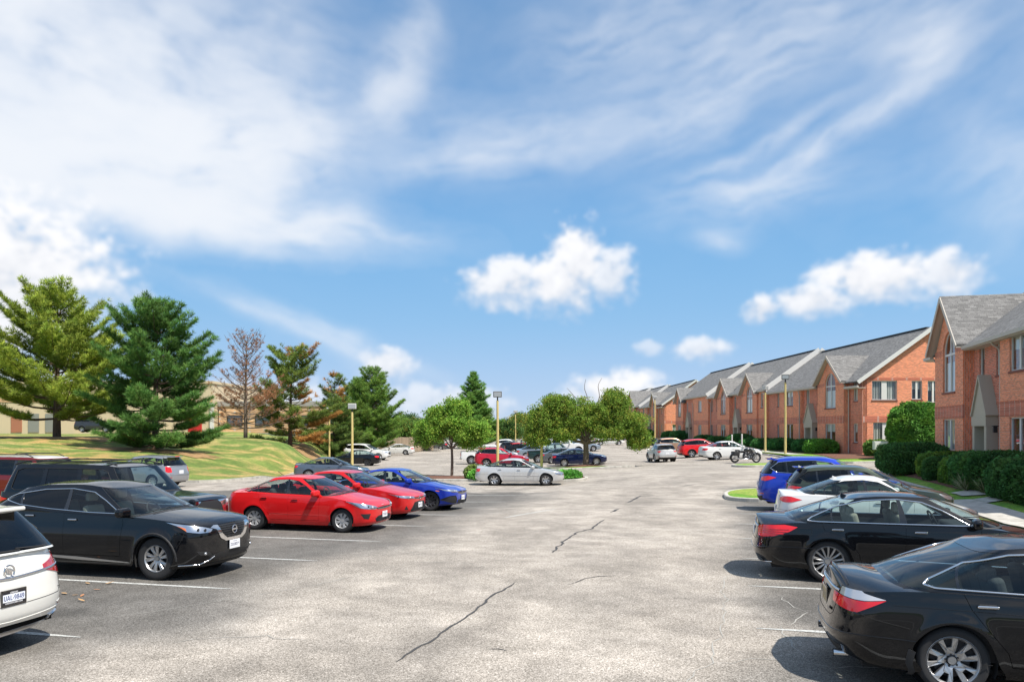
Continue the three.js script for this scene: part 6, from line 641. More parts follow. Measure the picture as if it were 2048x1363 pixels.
// ---------- vegetation ----------
const bark = MS({ map: (() => { const f = tileNoise(201, 60), g = tileNoise(202, 300); return tex(256, 512, (i, j, u, v) => { const t = f(u * 2, v * 0.3) * 0.6 + g(u, v) * 0.4; return [lerp(58, 128, t), lerp(46, 108, t), lerp(38, 92, t)]; }, { rx: 1, ry: 1 }); })(), roughness: 1 });
const barkGrey = MS({ map: (() => { const f = tileNoise(203, 60), g = tileNoise(204, 300); return tex(256, 512, (i, j, u, v) => { const t = f(u * 2, v * 0.3) * 0.6 + g(u, v) * 0.4; return [lerp(78, 150, t), lerp(66, 132, t), lerp(56, 118, t)]; }, { rx: 1, ry: 1 }); })(), roughness: 1 });
const leafMat = (t = 0.35) => M({ color: 0xffffff, roughness: 0.9, transmission: t, thickness: 0, side: THREE.DoubleSide, specularIntensity: 0.25 });
const needleM = leafMat(0.32), leafM = leafMat(0.42), hedgeM = leafMat(0.25);
function bladeTuft(n, len, wid, cone, seed) { const r = rng(seed), pos = [], idx = []; for (let i = 0; i < n; i++) { const f = i * 2.4 + r(), t = cone * Math.sqrt((i + 0.5) / n), l = len * (0.75 + 0.5 * r()), d = new THREE.Vector3(Math.sin(t) * Math.cos(f), Math.cos(t), Math.sin(t) * Math.sin(f)), s = new THREE.Vector3(Math.cos(f + 1.57 + r()), 0.2 * (r() - 0.5), Math.sin(f + 1.57 + r())).multiplyScalar(wid / 2), k = pos.length / 3; for (const p of [s.clone().multiplyScalar(0.6), s.clone().multiplyScalar(-0.6), d.clone().multiplyScalar(l * 0.6).add(s), d.clone().multiplyScalar(l)]) pos.push(p.x, p.y, p.z); idx.push(k, k + 1, k + 2, k + 1, k + 3, k + 2); } const g = new THREE.BufferGeometry(); g.setAttribute('position', new THREE.Float32BufferAttribute(pos, 3)); g.setIndex(idx); g.computeVertexNormals(); return g; }
function leafClump(n, rad, size, seed) { const r = rng(seed), pos = [], idx = []; for (let i = 0; i < n; i++) { const c = new THREE.Vector3(r() - 0.5, r() - 0.5, r() - 0.5).multiplyScalar(2 * rad), a = new THREE.Vector3(r() - 0.5, r() - 0.5, r() - 0.5).normalize(), b = new THREE.Vector3(r() - 0.5, (r() - 0.5) * 0.8, r() - 0.5).cross(a).normalize(), s = size * (0.7 + 0.6 * r()), n0 = a.clone().cross(b).multiplyScalar(s * 0.18), k = pos.length / 3; for (const [u, v, w] of [[-0.5, 0, 0], [0, 0.32, 1], [0.5, 0, 0], [0, -0.32, 1]]) { const p = c.clone().addScaledVector(a, u * s).addScaledVector(b, v * s).addScaledVector(n0, w); pos.push(p.x, p.y, p.z); } idx.push(k, k + 1, k + 2, k, k + 2, k + 3); } const g = new THREE.BufferGeometry(); g.setAttribute('position', new THREE.Float32BufferAttribute(pos, 3)); g.setIndex(idx); g.computeVertexNormals(); return g; }
const tuftA = bladeTuft(13, 0.34, 0.05, 1.25, 3), tuftB = bladeTuft(13, 0.36, 0.055, 1.2, 4), clumpA = leafClump(15, 0.23, 0.135, 5), clumpB = leafClump(15, 0.18, 0.11, 6), clumpH = leafClump(10, 0.07, 0.075, 7);
function limb(pts, r0, r1, seg = 6) { const c = new THREE.CatmullRomCurve3(pts), n = Math.max(3, pts.length * 2), fr = c.computeFrenetFrames(n), pos = [], uv = [], idx = []; for (let i = 0; i <= n; i++) { const p = c.getPoint(i / n), r = lerp(r0, r1, i / n); for (let k = 0; k <= seg; k++) { const f = (k / seg) * Math.PI * 2, v = fr.normals[i].clone().multiplyScalar(Math.cos(f) * r).addScaledVector(fr.binormals[i], Math.sin(f) * r); pos.push(p.x + v.x, p.y + v.y, p.z + v.z); uv.push(k / seg, i * 0.3); } } for (let i = 0; i < n; i++) for (let k = 0; k < seg; k++) { const a = i * (seg + 1) + k, b = a + seg + 1; idx.push(a, b, a + 1, a + 1, b, b + 1); } const g = new THREE.BufferGeometry(); g.setAttribute('position', new THREE.Float32BufferAttribute(pos, 3)); g.setAttribute('uv', new THREE.Float32BufferAttribute(uv, 2)); g.setIndex(idx); g.computeVertexNormals(); return g; }
function scatter(name, geo, mat, items, parent) { const m = shade(new THREE.InstancedMesh(geo, mat, items.length)), o = new THREE.Object3D(), up = new THREE.Vector3(0, 1, 0), q = new THREE.Quaternion(); items.forEach((it, i) => { o.position.copy(it.p); q.setFromUnitVectors(up, it.n); o.quaternion.copy(q); o.rotateY(it.r); o.scale.setScalar(it.s); o.updateMatrix(); m.setMatrixAt(i, o.matrix); m.setColorAt(i, it.c); }); m.name = name; m.userData.kind = 'stuff'; parent.add(m); return m; }
const V3 = (x, y, z) => new THREE.Vector3(x, y, z);
function pine(label, X, d, H, R, o) {
  const y0 = globalThis.lawnAt && o.y === undefined ? globalThis.lawnAt(X, d) : o.y, t = thing(o.name ?? 'pine_tree', label, 'tree', [X, y0, -d], 0, 'conifers'), r = rng(o.seed), wood = [], items = [[], []];
  const lean = (r() - 0.5) * 0.05 * H, tr = o.trunk ?? 0.02 * H, axis = (y) => V3(lean * (y / H) ** 2, y, 0);
  wood.push(limb([V3(0, -0.3, 0), axis(H * 0.3), axis(H * 0.65), axis(H * 0.97)], tr, 0.03, 8));
  const prof = curve(o.prof ?? [[0, 0.7], [0.2, 1], [0.5, 0.82], [0.75, 0.55], [0.92, 0.28], [1, 0.08]]), start = o.start ?? 0.12, gapY = o.gap ?? 0.5;
  for (let y = H * start; y < H * 0.99; y += gapY * (0.8 + 0.4 * r())) {
    const f = y / H, n = o.n ?? (f > 0.9 ? 4 : 6); const a0 = r() * 6.28;
    for (let k = 0; k < n; k++) {
      const az = a0 + (k / n) * 6.28 + (r() - 0.5) * 0.7, side = o.lop ? o.lop(az, f) : 1, len = R * prof(f) * (0.62 + 0.6 * r()) * side; if (len < 0.25) continue;
      const up = lerp(o.up0 ?? -0.05, o.up1 ?? 0.75, f) + (r() - 0.5) * 0.2, dir = V3(Math.cos(az), up, Math.sin(az)).normalize(), b = axis(y), mid = b.clone().addScaledVector(dir, len * 0.5).add(V3(0, -0.04 * len, 0)), tip = b.clone().addScaledVector(dir, len).add(V3(0, 0.13 * len, 0));
      const cv = new THREE.CatmullRomCurve3([b, mid, tip]); wood.push(limb([b, mid, tip], Math.max(0.015, tr * 0.28 * (1 - f * 0.6)), 0.008, 5));
      const dead = o.brown && r() < o.brown(az, f), bare = o.bare && r() < o.bare(az, f);
      const tone = 0.8 + 0.4 * r(); const fromS = o.inner ?? 0.3; const m = Math.max(3, Math.round(len / (o.tw ?? 0.3)));
      const q = V3(-Math.sin(az), 0, Math.cos(az));
      for (let j = 0; j < m; j++) {
        const s = lerp(fromS, 1, (j + 0.5) / m), base = cv.getPoint(s), tl = (0.3 * len * (1.15 - s) + 0.22) * (0.7 + 0.6 * r());
        for (const sg of [-1, 1]) { const td = q.clone().multiplyScalar(sg * 0.85).addScaledVector(dir, 0.55).add(V3(0, 0.18 + 0.3 * r(), 0)).normalize(); if (o.twigs && r() < 0.7) wood.push(limb([base, base.clone().addScaledVector(td, tl * 0.5), base.clone().addScaledVector(td, tl).add(V3(0, 0.1 * tl, 0))], 0.012, 0.005, 3));
          if (bare && r() < 0.85) continue; const c = Math.max(2, Math.round(tl / (o.tuftGap ?? 0.19))); for (let e = 0; e < c; e++) { const p = base.clone().addScaledVector(td, tl * ((e + r()) / c)).add(V3(0, (r() - 0.3) * 0.12, 0)); const cc = dead ? (o.deadC ?? [0.3, 0.13, 0.045]) : o.c, v = 1.85 * tone * (0.75 + 0.5 * r()), y2 = o.yellow ? r() * o.yellow : 0; items[r() < 0.5 ? 0 : 1].push({ p, n: V3(td.x * 0.5 + dir.x * 0.3 + (r() - 0.5) * 0.7, 0.55 + 0.5 * r(), td.z * 0.5 + dir.z * 0.3 + (r() - 0.5) * 0.7).normalize(), r: r() * 6.28, s: (o.ts ?? 1) * (0.75 + 0.55 * r()), c: lin((cc[0] + y2 * 0.09) * v, (cc[1] + y2 * 0.05) * v, cc[2] * v) }); } }
      }
    }
  }
  part('trunk', wood, o.bark ?? bark, t); items.forEach((l, i) => l.length && scatter('needles', i ? tuftB : tuftA, needleM, l, t)); return t;
}
function leafy(label, X, y0, d, H, o) {
  const t = thing(o.name ?? 'leafy_tree', label, o.cat ?? 'tree', [X, y0, -d], 0, o.group ?? 'leafy trees'), r = rng(o.seed), wood = [], items = [[], []], h0 = o.fork ?? H * 0.3;
  wood.push(limb([V3(0, -0.2, 0), V3(0.03, h0 * 0.5, 0), V3(0, h0, 0)], o.tr ?? 0.16, (o.tr ?? 0.16) * 0.75, 8));
  for (const [cx, cy, cz, rx, ry, rz, n] of o.lobes) {
    const c = V3(cx, cy, cz); wood.push(limb([V3(0, h0 * 0.92, 0), V3(cx * 0.35, lerp(h0, cy, 0.55), cz * 0.35), c], (o.tr ?? 0.16) * 0.5, 0.02, 5));
    for (let k = 0; k < (o.twigN ?? 7); k++) { const v = V3(r() - 0.5, r() - 0.3, r() - 0.5).normalize().multiply(V3(rx, ry, rz)).multiplyScalar(0.85); wood.push(limb([c.clone().lerp(V3(0, h0, 0), 0.25), c.clone().addScaledVector(v, 0.5).add(V3(0, 0.1, 0)), c.clone().add(v)], 0.03, 0.008, 4)); }
    for (let k = 0; k < n * 1.25; k++) { const v = V3(r() - 0.5, r() - 0.5, r() - 0.5).normalize(), rad = Math.pow(r(), 0.45), nz = fbm(v.x * 1.7 + cx + X, v.y * 1.7 + cy, v.z * 1.7 + cz, 3), p = c.clone().add(V3(v.x * rx, v.y * ry, v.z * rz).multiplyScalar(rad * (0.92 + 0.9 * nz))); if (fbm(p.x * 0.9 + X, p.y * 0.9, p.z * 0.9 + 4, 3) < (o.gapT ?? -0.17)) continue; const yl = o.yellow && r() < o.yellow, vv = 2.1 * (0.7 + 0.6 * r()), cc = yl ? (o.yc ?? [0.2, 0.17, 0.03]) : o.c; items[r() < 0.5 ? 0 : 1].push({ p, n: v.clone().add(V3(0, 0.7, 0)).normalize(), r: r() * 6.28, s: (o.ls ?? 1) * (0.75 + 0.5 * r()), c: lin(cc[0] * vv, cc[1] * vv, cc[2] * vv) }); }
  }
  if (o.extra) for (const e of o.extra) wood.push(limb(e.map((q) => V3(...q)), 0.045, 0.012, 5));
  part('trunk', wood, o.bark ?? barkGrey, t); items.forEach((l, i) => l.length && scatter('leaves', i ? clumpA : clumpB, leafM, l, t)); return t;
}
function shrub(label, X, y0, d, rx, ry, rz, o) {        // clipped evergreen: solid dark core under a skin of small leaves
  const t = thing(o.name ?? 'clipped_shrub', label, 'shrub', [X, y0, -d], o.turn ?? 0, o.group ?? 'clipped evergreen shrubs'), r = rng(o.seed), pw = o.pw ?? 2.6, nP = 30, pos = [], idx = [];
  const surf = (th, ph, k) => { const ct = Math.cos(th), st = Math.sin(th), cp = Math.cos(ph), sp = Math.sin(ph), f = (v) => Math.sign(v) * Math.pow(Math.abs(v), 2 / pw), nz = 1 + 0.22 * fbm(ct * cp * 2 + X, sp * 2, st * cp * 2, 3); return V3(rx * f(cp) * f(ct) * k * nz, ry * 0.5 + ry * 0.5 * f(sp) * k * nz, rz * f(cp) * f(st) * k * nz); };
  for (let i = 0; i <= nP; i++) for (let j = 0; j <= 16; j++) { const p = surf((i / nP) * 6.2832, (j / 16 - 0.5) * Math.PI, 0.93); pos.push(p.x, p.y, p.z); } for (let i = 0; i < nP; i++) for (let j = 0; j < 16; j++) { const a = i * 17 + j, b = a + 17; idx.push(a, a + 1, b, b, a + 1, b + 1); } const g = new THREE.BufferGeometry(); g.setAttribute('position', new THREE.Float32BufferAttribute(pos, 3)); g.setIndex(idx); g.computeVertexNormals(); part('dark_core', g, MS({ color: lin(0.02, 0.028, 0.014), roughness: 1 }), t);
  const items = [], n = Math.round((o.den ?? 260) * (rx * ry * 3 + rz * ry * 3 + rx * rz * 3)); for (let k = 0; k < n; k++) { const th = r() * 6.2832, ph = Math.asin(r() * 1.75 - 0.75), p = surf(th, ph, 0.93 + 0.1 * r() + (r() < 0.07 ? 0.07 * r() : 0)), c = V3(p.x / rx, (p.y - ry / 2) / ry, p.z / rz).normalize(), v = 3.4 * (0.5 + 1.0 * r()), pt = fbm(p.x * 1.2 + X, p.y * 1.2, p.z * 1.2, 3), y2 = clamp(pt * 2 + 0.15) * (o.yellow ?? 0.5); items.push({ p, n: c, r: r() * 6.28, s: (o.ls ?? 1.35) * (0.7 + 0.6 * r()), c: lin((o.c[0] + 0.03 * y2) * v, (o.c[1] + 0.02 * y2) * v, o.c[2] * v) }); }
  scatter('leaves', clumpH, hedgeM, items, t); return t;
}
// conifers on the bank
pine('tallest yellow green pine standing at the left edge', -35.3, 62, 11.0, 6.2, { seed: 1, c: [0.13, 0.185, 0.03], yellow: 0.7, start: 0.13, gap: 0.72, n: 6, inner: 0.38, trunk: 0.32, prof: [[0, 0.8], [0.2, 1], [0.45, 0.95], [0.65, 0.68], [0.85, 0.45], [1, 0.14]], up0: -0.02, up1: 0.9 });
pine('dark blue green pine with skirts sweeping the lawn', -25.2, 56.5, 10.3, 4.5, { seed: 2, c: [0.05, 0.12, 0.028], yellow: 0.3, start: 0.03, gap: 0.62, inner: 0.36, trunk: 0.28, prof: [[0, 0.85], [0.15, 1], [0.45, 0.86], [0.7, 0.74], [0.88, 0.4], [1, 0.12]], up0: -0.08, up1: 0.8 });
pine('bare dead pine with rust coloured needles on its lowest boughs', -24, 72, 8.9, 4.2, { name: 'dead_pine_tree', seed: 3, c: [0.2, 0.1, 0.05], start: 0.1, gap: 0.42, n: 5, trunk: 0.2, bark: barkGrey, twigs: true, inner: 0.35, tuftGap: 0.3, bare: (az, f) => (f < 0.4 ? 0.86 : 0.997), prof: [[0, 0.75], [0.15, 1], [0.4, 0.8], [0.6, 0.55], [0.8, 0.5], [1, 0.25]], up0: -0.05, up1: 1.3, ts: 0.7 });
pine('half browned pine with dark creeper up its trunk', -22.2, 80, 9.4, 4.6, { seed: 4, c: [0.075, 0.125, 0.026], yellow: 0.6, start: 0.06, gap: 0.6, n: 5, trunk: 0.24, deadC: [0.26, 0.14, 0.045], brown: (az, f) => (f > 0.12 && f < 0.62 ? 0.24 : 0.1), bare: (az, f) => (f > 0.3 && f < 0.65 ? 0.45 : 0.1), lop: (az, f) => 0.6 + 0.55 * Math.max(0, Math.sin(az * 2 + f * 9)), prof: [[0, 0.8], [0.25, 1], [0.5, 0.75], [0.75, 0.7], [1, 0.2]] });
pine('thin browned pine behind the pole on the lawn', -19.6, 88, 8.6, 3.6, { seed: 5, c: [0.065, 0.115, 0.028], yellow: 0.4, start: 0.04, gap: 0.5, deadC: [0.25, 0.14, 0.045], brown: (az, f) => (f > 0.35 ? 0.22 : 0.08), bare: (az, f) => (f > 0.5 ? 0.4 : 0.1), prof: [[0, 1], [0.3, 0.95], [0.6, 0.6], [1, 0.2]] });
pine('full green pine beside the board fence', -17.6, 101, 10.6, 4.0, { seed: 6, y: -0.7, c: [0.075, 0.15, 0.03], yellow: 0.5, start: 0.06, gap: 0.66, prof: [[0, 0.85], [0.2, 1], [0.5, 0.9], [0.75, 0.65], [1, 0.15]], up0: 0.05, up1: 0.9 });
pine('second full green pine left of the board fence', -20.2, 106, 9.0, 3.6, { seed: 7, y: -0.4, c: [0.06, 0.125, 0.03], yellow: 0.4, start: 0.05, gap: 0.5, up0: 0.05 });
pine('pointed green spruce rising behind the slim young tree', -6.2, 132, 12.6, 4.0, { name: 'spruce_tree', seed: 8, y: -1.2, c: [0.07, 0.16, 0.034], yellow: 0.4, start: 0.08, gap: 0.55, prof: [[0, 1], [0.2, 1], [0.5, 0.72], [0.8, 0.36], [1, 0.06]], up0: -0.05, up1: 0.6, ts: 1.2 });
// leafy trees
leafy('slim young tree in the planting bed behind the silver sedan', -3.95, HLOT(-3.95, 52.4) + 0.12, 52.4, 5.1, { seed: 21, fork: 1.9, tr: 0.1, c: [0.11, 0.2, 0.028], yellow: 0.3, yc: [0.15, 0.21, 0.03], gapT: -0.14, lobes: [[0, 3.5, 0, 1.5, 1.1, 1.5, 900], [-1.5, 2.9, 0.3, 1.1, 0.7, 1.1, 480], [1.6, 2.9, 0.2, 1.1, 0.75, 1.1, 480], [0.3, 4.4, 0, 1.0, 0.8, 1.0, 380], [1.3, 2.2, -0.4, 0.9, 0.5, 0.9, 240], [-0.9, 3.9, 0.2, 0.9, 0.7, 0.9, 280], [-1.9, 2.2, 0.2, 0.7, 0.45, 0.7, 130]] });
leafy('broad spreading tree with thin dead top on the grass island', 5.9, HLOT(5.9, 64) + 0.35, 64, 6.4, { seed: 22, fork: 1.9, tr: 0.26, c: [0.095, 0.155, 0.022], yellow: 0.35, yc: [0.16, 0.18, 0.028], gapT: -0.15, lobes: [[0, 3.9, 0, 2.2, 1.3, 2.0, 1500], [-3.2, 3.6, 0.2, 1.9, 1.3, 1.6, 1100], [3.3, 3.3, 0.1, 1.8, 1.2, 1.6, 1100], [-2.3, 4.9, 0.2, 1.5, 0.8, 1.3, 560], [2.3, 4.8, 0, 1.5, 1.0, 1.3, 700], [-3.9, 2.3, 0.5, 1.2, 0.8, 1.1, 420], [4.3, 2.1, 0.3, 1.0, 0.9, 1.0, 420], [1.6, 2.6, 0.9, 1.4, 0.6, 1.1, 360], [-1.7, 2.5, 0.8, 1.3, 0.6, 1.1, 360], [2.4, 5.7, -0.2, 1.0, 0.5, 0.8, 170]], extra: [[[0, 3.5, 0], [0.2, 5.2, 0], [-0.1, 6.2, 0], [0.0, 6.9, 0.1]], [[0.3, 4, 0], [1.1, 5.4, 0], [1.0, 6.4, 0], [1.3, 7.0, 0]], [[0.2, 4, 0.1], [-0.9, 5.5, 0.1], [-1.5, 6.2, 0]]] });
{ const r = rng(77); [[-15, 122, 5.2, 'round tree left of the spruce behind the grey sedan'], [-12, 138, 7, 'taller tree beyond the end of the board fence'], [-2, 142, 5.6, 'rounded tree right of the spruce'], [2.5, 150, 7.6, 'yellowish tree between the two lamp poles'], [7, 146, 7.2, 'green tree left of the broad island tree'], [12, 152, 7, 'tree behind the broad island tree'], [16.5, 158, 7.4, 'tree behind the parked black pickup row'], [21, 176, 7.5, 'tree beside the far end of the brick row'], [-21, 150, 7, 'tree behind the full green pine'], [-27, 160, 8, 'tree far behind the browned pines'], [-8, 165, 8, 'tree in the far line behind the spruce'], [4, 180, 9, 'tree at the end of the far tree line']].forEach(([x, d, h, l], i) => leafy(l, x, -1.2, d, h, { seed: 200 + i, fork: h * 0.2, tr: 0.16, twigN: 4, c: [[0.07, 0.13, 0.025], [0.085, 0.13, 0.03], [0.05, 0.1, 0.024]][i % 3], yellow: i === 3 ? 0.4 : 0.12, ls: 1.7, gapT: -0.2, group: 'trees in the far line', lobes: [0, 1, 2, 3, 4].map((k) => [(k - 2) * 1.15 + (r() - 0.5), h * (0.42 + 0.3 * r()), (r() - 0.5) * 2, 2.0 + r() * 0.7, h * (0.24 + 0.08 * r()), 1.8, 380]) })); }
// clipped evergreens before the near building
[[9.75, 44.9, 1.9, 1.5, 1.5, 'big rounded evergreen at the far end of the near hedge'], [10.3, 41.3, 1.25, 1.12, 1.0, 'flat topped evergreen second along the near hedge'], [9.75, 39.8, 0.65, 1.0, 0.6, 'small dark evergreen wedged between larger hedge shrubs'], [10.2, 37.4, 1.5, 1.1, 0.85, 'tilted yellow tinged evergreen before the near doorway'], [10.0, 33.6, 2.3, 1.36, 1.1, 'broad dark evergreen mound right of the near doorway'], [10.2, 29.4, 2.4, 1.35, 1.2, 'nearest evergreen mound at the right edge']].forEach(([p, a, rx, ry, rz, l], i) => { const [x, d] = lotXD(p, a); shrub(l, x, globalThis.bankAt(x, d) - 0.1, d, rx, ry, rz, { seed: 300 + i, turn: Math.PI / 2 - TH, c: [[0.02, 0.052, 0.014], [0.034, 0.07, 0.012]][i === 1 || i === 3 ? 1 : 0], yellow: i === 1 || i === 3 ? 1 : 0.35, pw: 3 }); });
shrub('tall leafy evergreen against the bright brick end wall', 29.6, 0.35, 58.4, 1.9, 3.9, 1.7, { seed: 320, c: [0.035, 0.085, 0.014], yellow: 0.8, ls: 2, den: 130, pw: 2.3, name: 'tall_shrub' });
[[26.5, 68.6, 1.5, 1.25, 1.2, 'bright evergreen mound at the corner of the long brick row'], [26.5, 72.2, 1.2, 1.2, 1.0, 'dark evergreen beside the first portal of the long row'], [26.4, 78, 1.5, 1.2, 1.2, 'rounded evergreen below the first double windows of the long row'], [25.9, 82, 1.2, 1.1, 1.2, 'rounded evergreen behind the right hand lamp pole'], [25.8, 86, 1.3, 1.0, 1.2, 'low evergreen behind the left hand lamp pole'], [25.9, 91, 1.6, 1.4, 1.4, 'round evergreen below the second arched window'], [26.0, 101, 1.2, 1, 1.2, 'evergreen between the two white posts'], [26, 108, 1.2, 1.1, 1.3, 'evergreen left of the white posts'], [26.2, 124, 2.2, 1.5, 1.6, 'long evergreen behind the red suv'], [26.2, 131, 1.8, 1.4, 1.6, 'evergreen at the far end of the long row'], [25, 150, 2, 1.6, 1.6, 'bright shrub before the farthest brick row']].forEach(([x, d, rx, ry, rz, l], i) => shrub(l, x, globalThis.rowAt(x, d) - 0.1, d, rx, ry, rz, { seed: 340 + i, turn: 1.57, c: i === 0 || i === 10 ? [0.04, 0.1, 0.015] : [0.02, 0.065, 0.018], yellow: 0.5, ls: 1.7, den: 130 }));
shrub('small shrub under the end wall window behind the mailbox', 28.6, 0.3, 62.6, 0.9, 1.2, 0.7, { seed: 380, c: [0.045, 0.085, 0.018], yellow: 1, ls: 1.6, den: 140 });
shrub('dark reddish shrub behind the trunk of the silver sedan', -2.2, HLOT(-2, 48) + 0.05, 47.6, 0.55, 0.75, 0.5, { seed: 390, c: [0.05, 0.075, 0.02], yellow: 1, ls: 1.5, name: 'low_shrub' }); shrub('low bright shrub behind the tail of the silver sedan', -1.9, HLOT(-2, 46.6) + 0.05, 46.5, 0.6, 0.5, 0.5, { seed: 391, c: [0.05, 0.13, 0.02], yellow: 0.6, ls: 1.5, name: 'low_shrub' }); shrub('spreading juniper past the bonnet of the silver sedan', 3.1, HLOT(3, 46) + 0.05, 45.6, 0.8, 0.45, 0.6, { seed: 392, c: [0.045, 0.125, 0.022], yellow: 0.5, ls: 1.6, name: 'low_shrub' });
// striped ornamental grass by the path
{ const bl = bladeTuft(26, 0.55, 0.035, 1.0, 41); for (const [p, a, l] of [[9.5, 31.6, 'striped grass clump on the left of the near path'], [9.8, 30.6, 'striped grass clump nearest the near path'], [9.1, 32.6, 'striped grass clump at the verge edge']]) { const [x, d] = lotXD(p, a), t = thing('ornamental_grass', l, 'grass clump', [x, globalThis.bankAt(x, d), -d], 0, 'striped grass clumps'), r = rng(p * 100 | 0), it = []; for (let k = 0; k < 26; k++) { const v = 0.7 + 0.6 * r(); it.push({ p: V3((r() - 0.5) * 0.7, 0, (r() - 0.5) * 0.7), n: V3((r() - 0.5) * 0.9, 1, (r() - 0.5) * 0.9).normalize(), r: r() * 6.28, s: 0.8 + 0.5 * r(), c: r() < 0.45 ? lin(0.4 * v, 0.38 * v, 0.24 * v) : lin(0.16 * v, 0.2 * v, 0.06 * v) }); } scatter('blades', bl, needleM, it, t); } }
// ---------- lamp poles, fence, mailbox, posts, motorcycle, leaves ----------
const poleM = MS({ map: (() => { const f = tileNoise(401, 50), g = tileNoise(402, 200); return tex(128, 512, (i, j, u, v) => { const t = f(u, v * 0.5) * 0.6 + g(u, v) * 0.4; return [lerp(176, 226, t), lerp(158, 204, t), lerp(98, 140, t)]; }, { rx: 1, ry: 1 }); })(), roughness: 0.7 });
function lampPole(label, x, y, d, h, turn, paleness) { const t = thing('lamp_pole', label, 'lamp pole', [x, y, -d], turn, 'car park lamp poles'); part('pole', [limb([V3(0, -0.1, 0), V3(0.01, h * 0.5, 0), V3(0, h, 0)], 0.11, 0.085, 10)], poleM, t); part('bracket', [cyl(0.05, 0.05, 0.35, 0, h + 0.15, 0)], CM.trim, t); const hd = rbx(0.62, 0.42, 0.36, 0.03, 0, h + 0.45, 0); const head = part('lamp_head', hd, MS({ color: paleness ? lin(0.55, 0.54, 0.5) : lin(0.1, 0.09, 0.08), roughness: 0.6 }), t); part('lamp_glass', bx(0.52, 0.32, 0.02, 0, h + 0.44, 0.185), M({ color: lin(0.35, 0.36, 0.36), roughness: 0.15, clearcoat: 1 }), head); return t; }
lampPole('thin yellow lamp pole standing on the lawn bank', -19.2, globalThis.lawnAt(-19.2, 84), 84, 4.6, 0.4, true); lampPole('yellow lamp pole in front of the black sedan', -12.4, HLOT(-12.4, 62), 62, 4.5, 0.1, true); lampPole('tall lamp pole behind the silver sedan', -1.05, HLOT(-1, 58), 58, 5.2, 0, false); lampPole('lamp pole before the broad tree and the navy sedan', 2.35, HLOT(2.3, 63.5), 63.5, 4.55, 1.4, true); lampPole('left lamp pole before the long brick row', 23.6, 0.3, 74.5, 5.5, 0.9, true); lampPole('right lamp pole before the long brick row', 23.25, 0.3, 68, 6.1, -0.3, false); lampPole('distant lamp pole left of the broad tree', 0.6, -1.2, 140, 6, 0.2, true); lampPole('lamp pole before the farthest brick row', 21.8, 0.4, 122, 6.3, 0.2, true);
{ const t = thing('board_fence', 'weathered vertical board fence behind the white sedan', 'fence', [0, -1.05, 0]); const mats = [0.9, 1, 1.12].map((k) => MS({ color: lin(0.34 * k, 0.26 * k, 0.18 * k), roughness: 1 })), r = rng(12); const run = (a, b) => { const L = Math.hypot(b[0] - a[0], b[1] - a[1]), n = Math.round(L / 0.2), turn = Math.atan2(b[1] - a[1], b[0] - a[0]); for (let i = 0; i < n; i++) { const k = (i + 0.5) / n, h = 2.15 + (r() - 0.5) * 0.06, g = bx(0.185, h, 0.025); g.rotateY(turn); g.translate(lerp(a[0], b[0], k), h / 2, -lerp(a[1], b[1], k)); part('board', g, mats[Math.floor(r() * 3)], t); } for (const y of [0.4, 1.8]) { const g = bx(L, 0.09, 0.05); g.rotateY(turn); g.translate((a[0] + b[0]) / 2, y, -(a[1] + b[1]) / 2 - 0.05); part('rail', g, mats[0], t); } }; run([-24, 117.5], [-19, 117.5]); run([-18.3, 117], [-14.9, 117.6]); run([-14.9, 117.6], [-12.4, 126]); }
{ const t = thing('mailbox_cluster', 'pale box mounted on a post beside the brick end wall', 'mailbox', [26.9, globalThis.rowAt(26.9, 58.6), -58.6], -0.1); part('post', rbx(0.16, 0.75, 0.16, 0.02, 0, 0.37, 0), trimWhite, t); const b = part('box', rbx(1.0, 0.62, 0.4, 0.03, 0.1, 1.05, 0), MS({ color: lin(0.5, 0.5, 0.5), roughness: 0.5 }), t); part('door', bx(0.86, 0.5, 0.02, 0.1, 1.05, 0.21), trimWhite, b); part('lock', cyl(0.03, 0.03, 0.03, 0.1, 1.15, 0.23).rotateX(0), CM.satin, b); }
{ const t = thing('utility_box', 'small white utility box below the tall leafy evergreen', 'utility box', [29.3, globalThis.rowAt(29.3, 57.2), -57.2], 0.1); part('box', rbx(1.1, 0.5, 0.6, 0.04, 0, 0.75, 0), trimWhite, t); part('plinth', bx(0.9, 0.5, 0.5, 0, 0.25, 0), concreteMat, t); }
for (const [x, d, l] of [[21.6, 78.5, 'left white marker post behind the white sedan'], [22.0, 76.5, 'right white marker post behind the white sedan']]) { const t = thing('marker_post', l, 'post', [x, HLOT(x, d) + 0.1, -d], 0, 'white marker posts'); part('post', cyl(0.07, 0.075, 1.75, 0, 0.87, 0, 12), trimWhite, t); part('cap', new THREE.SphereGeometry(0.075, 12, 6).translate(0, 1.75, 0), trimWhite, t); }
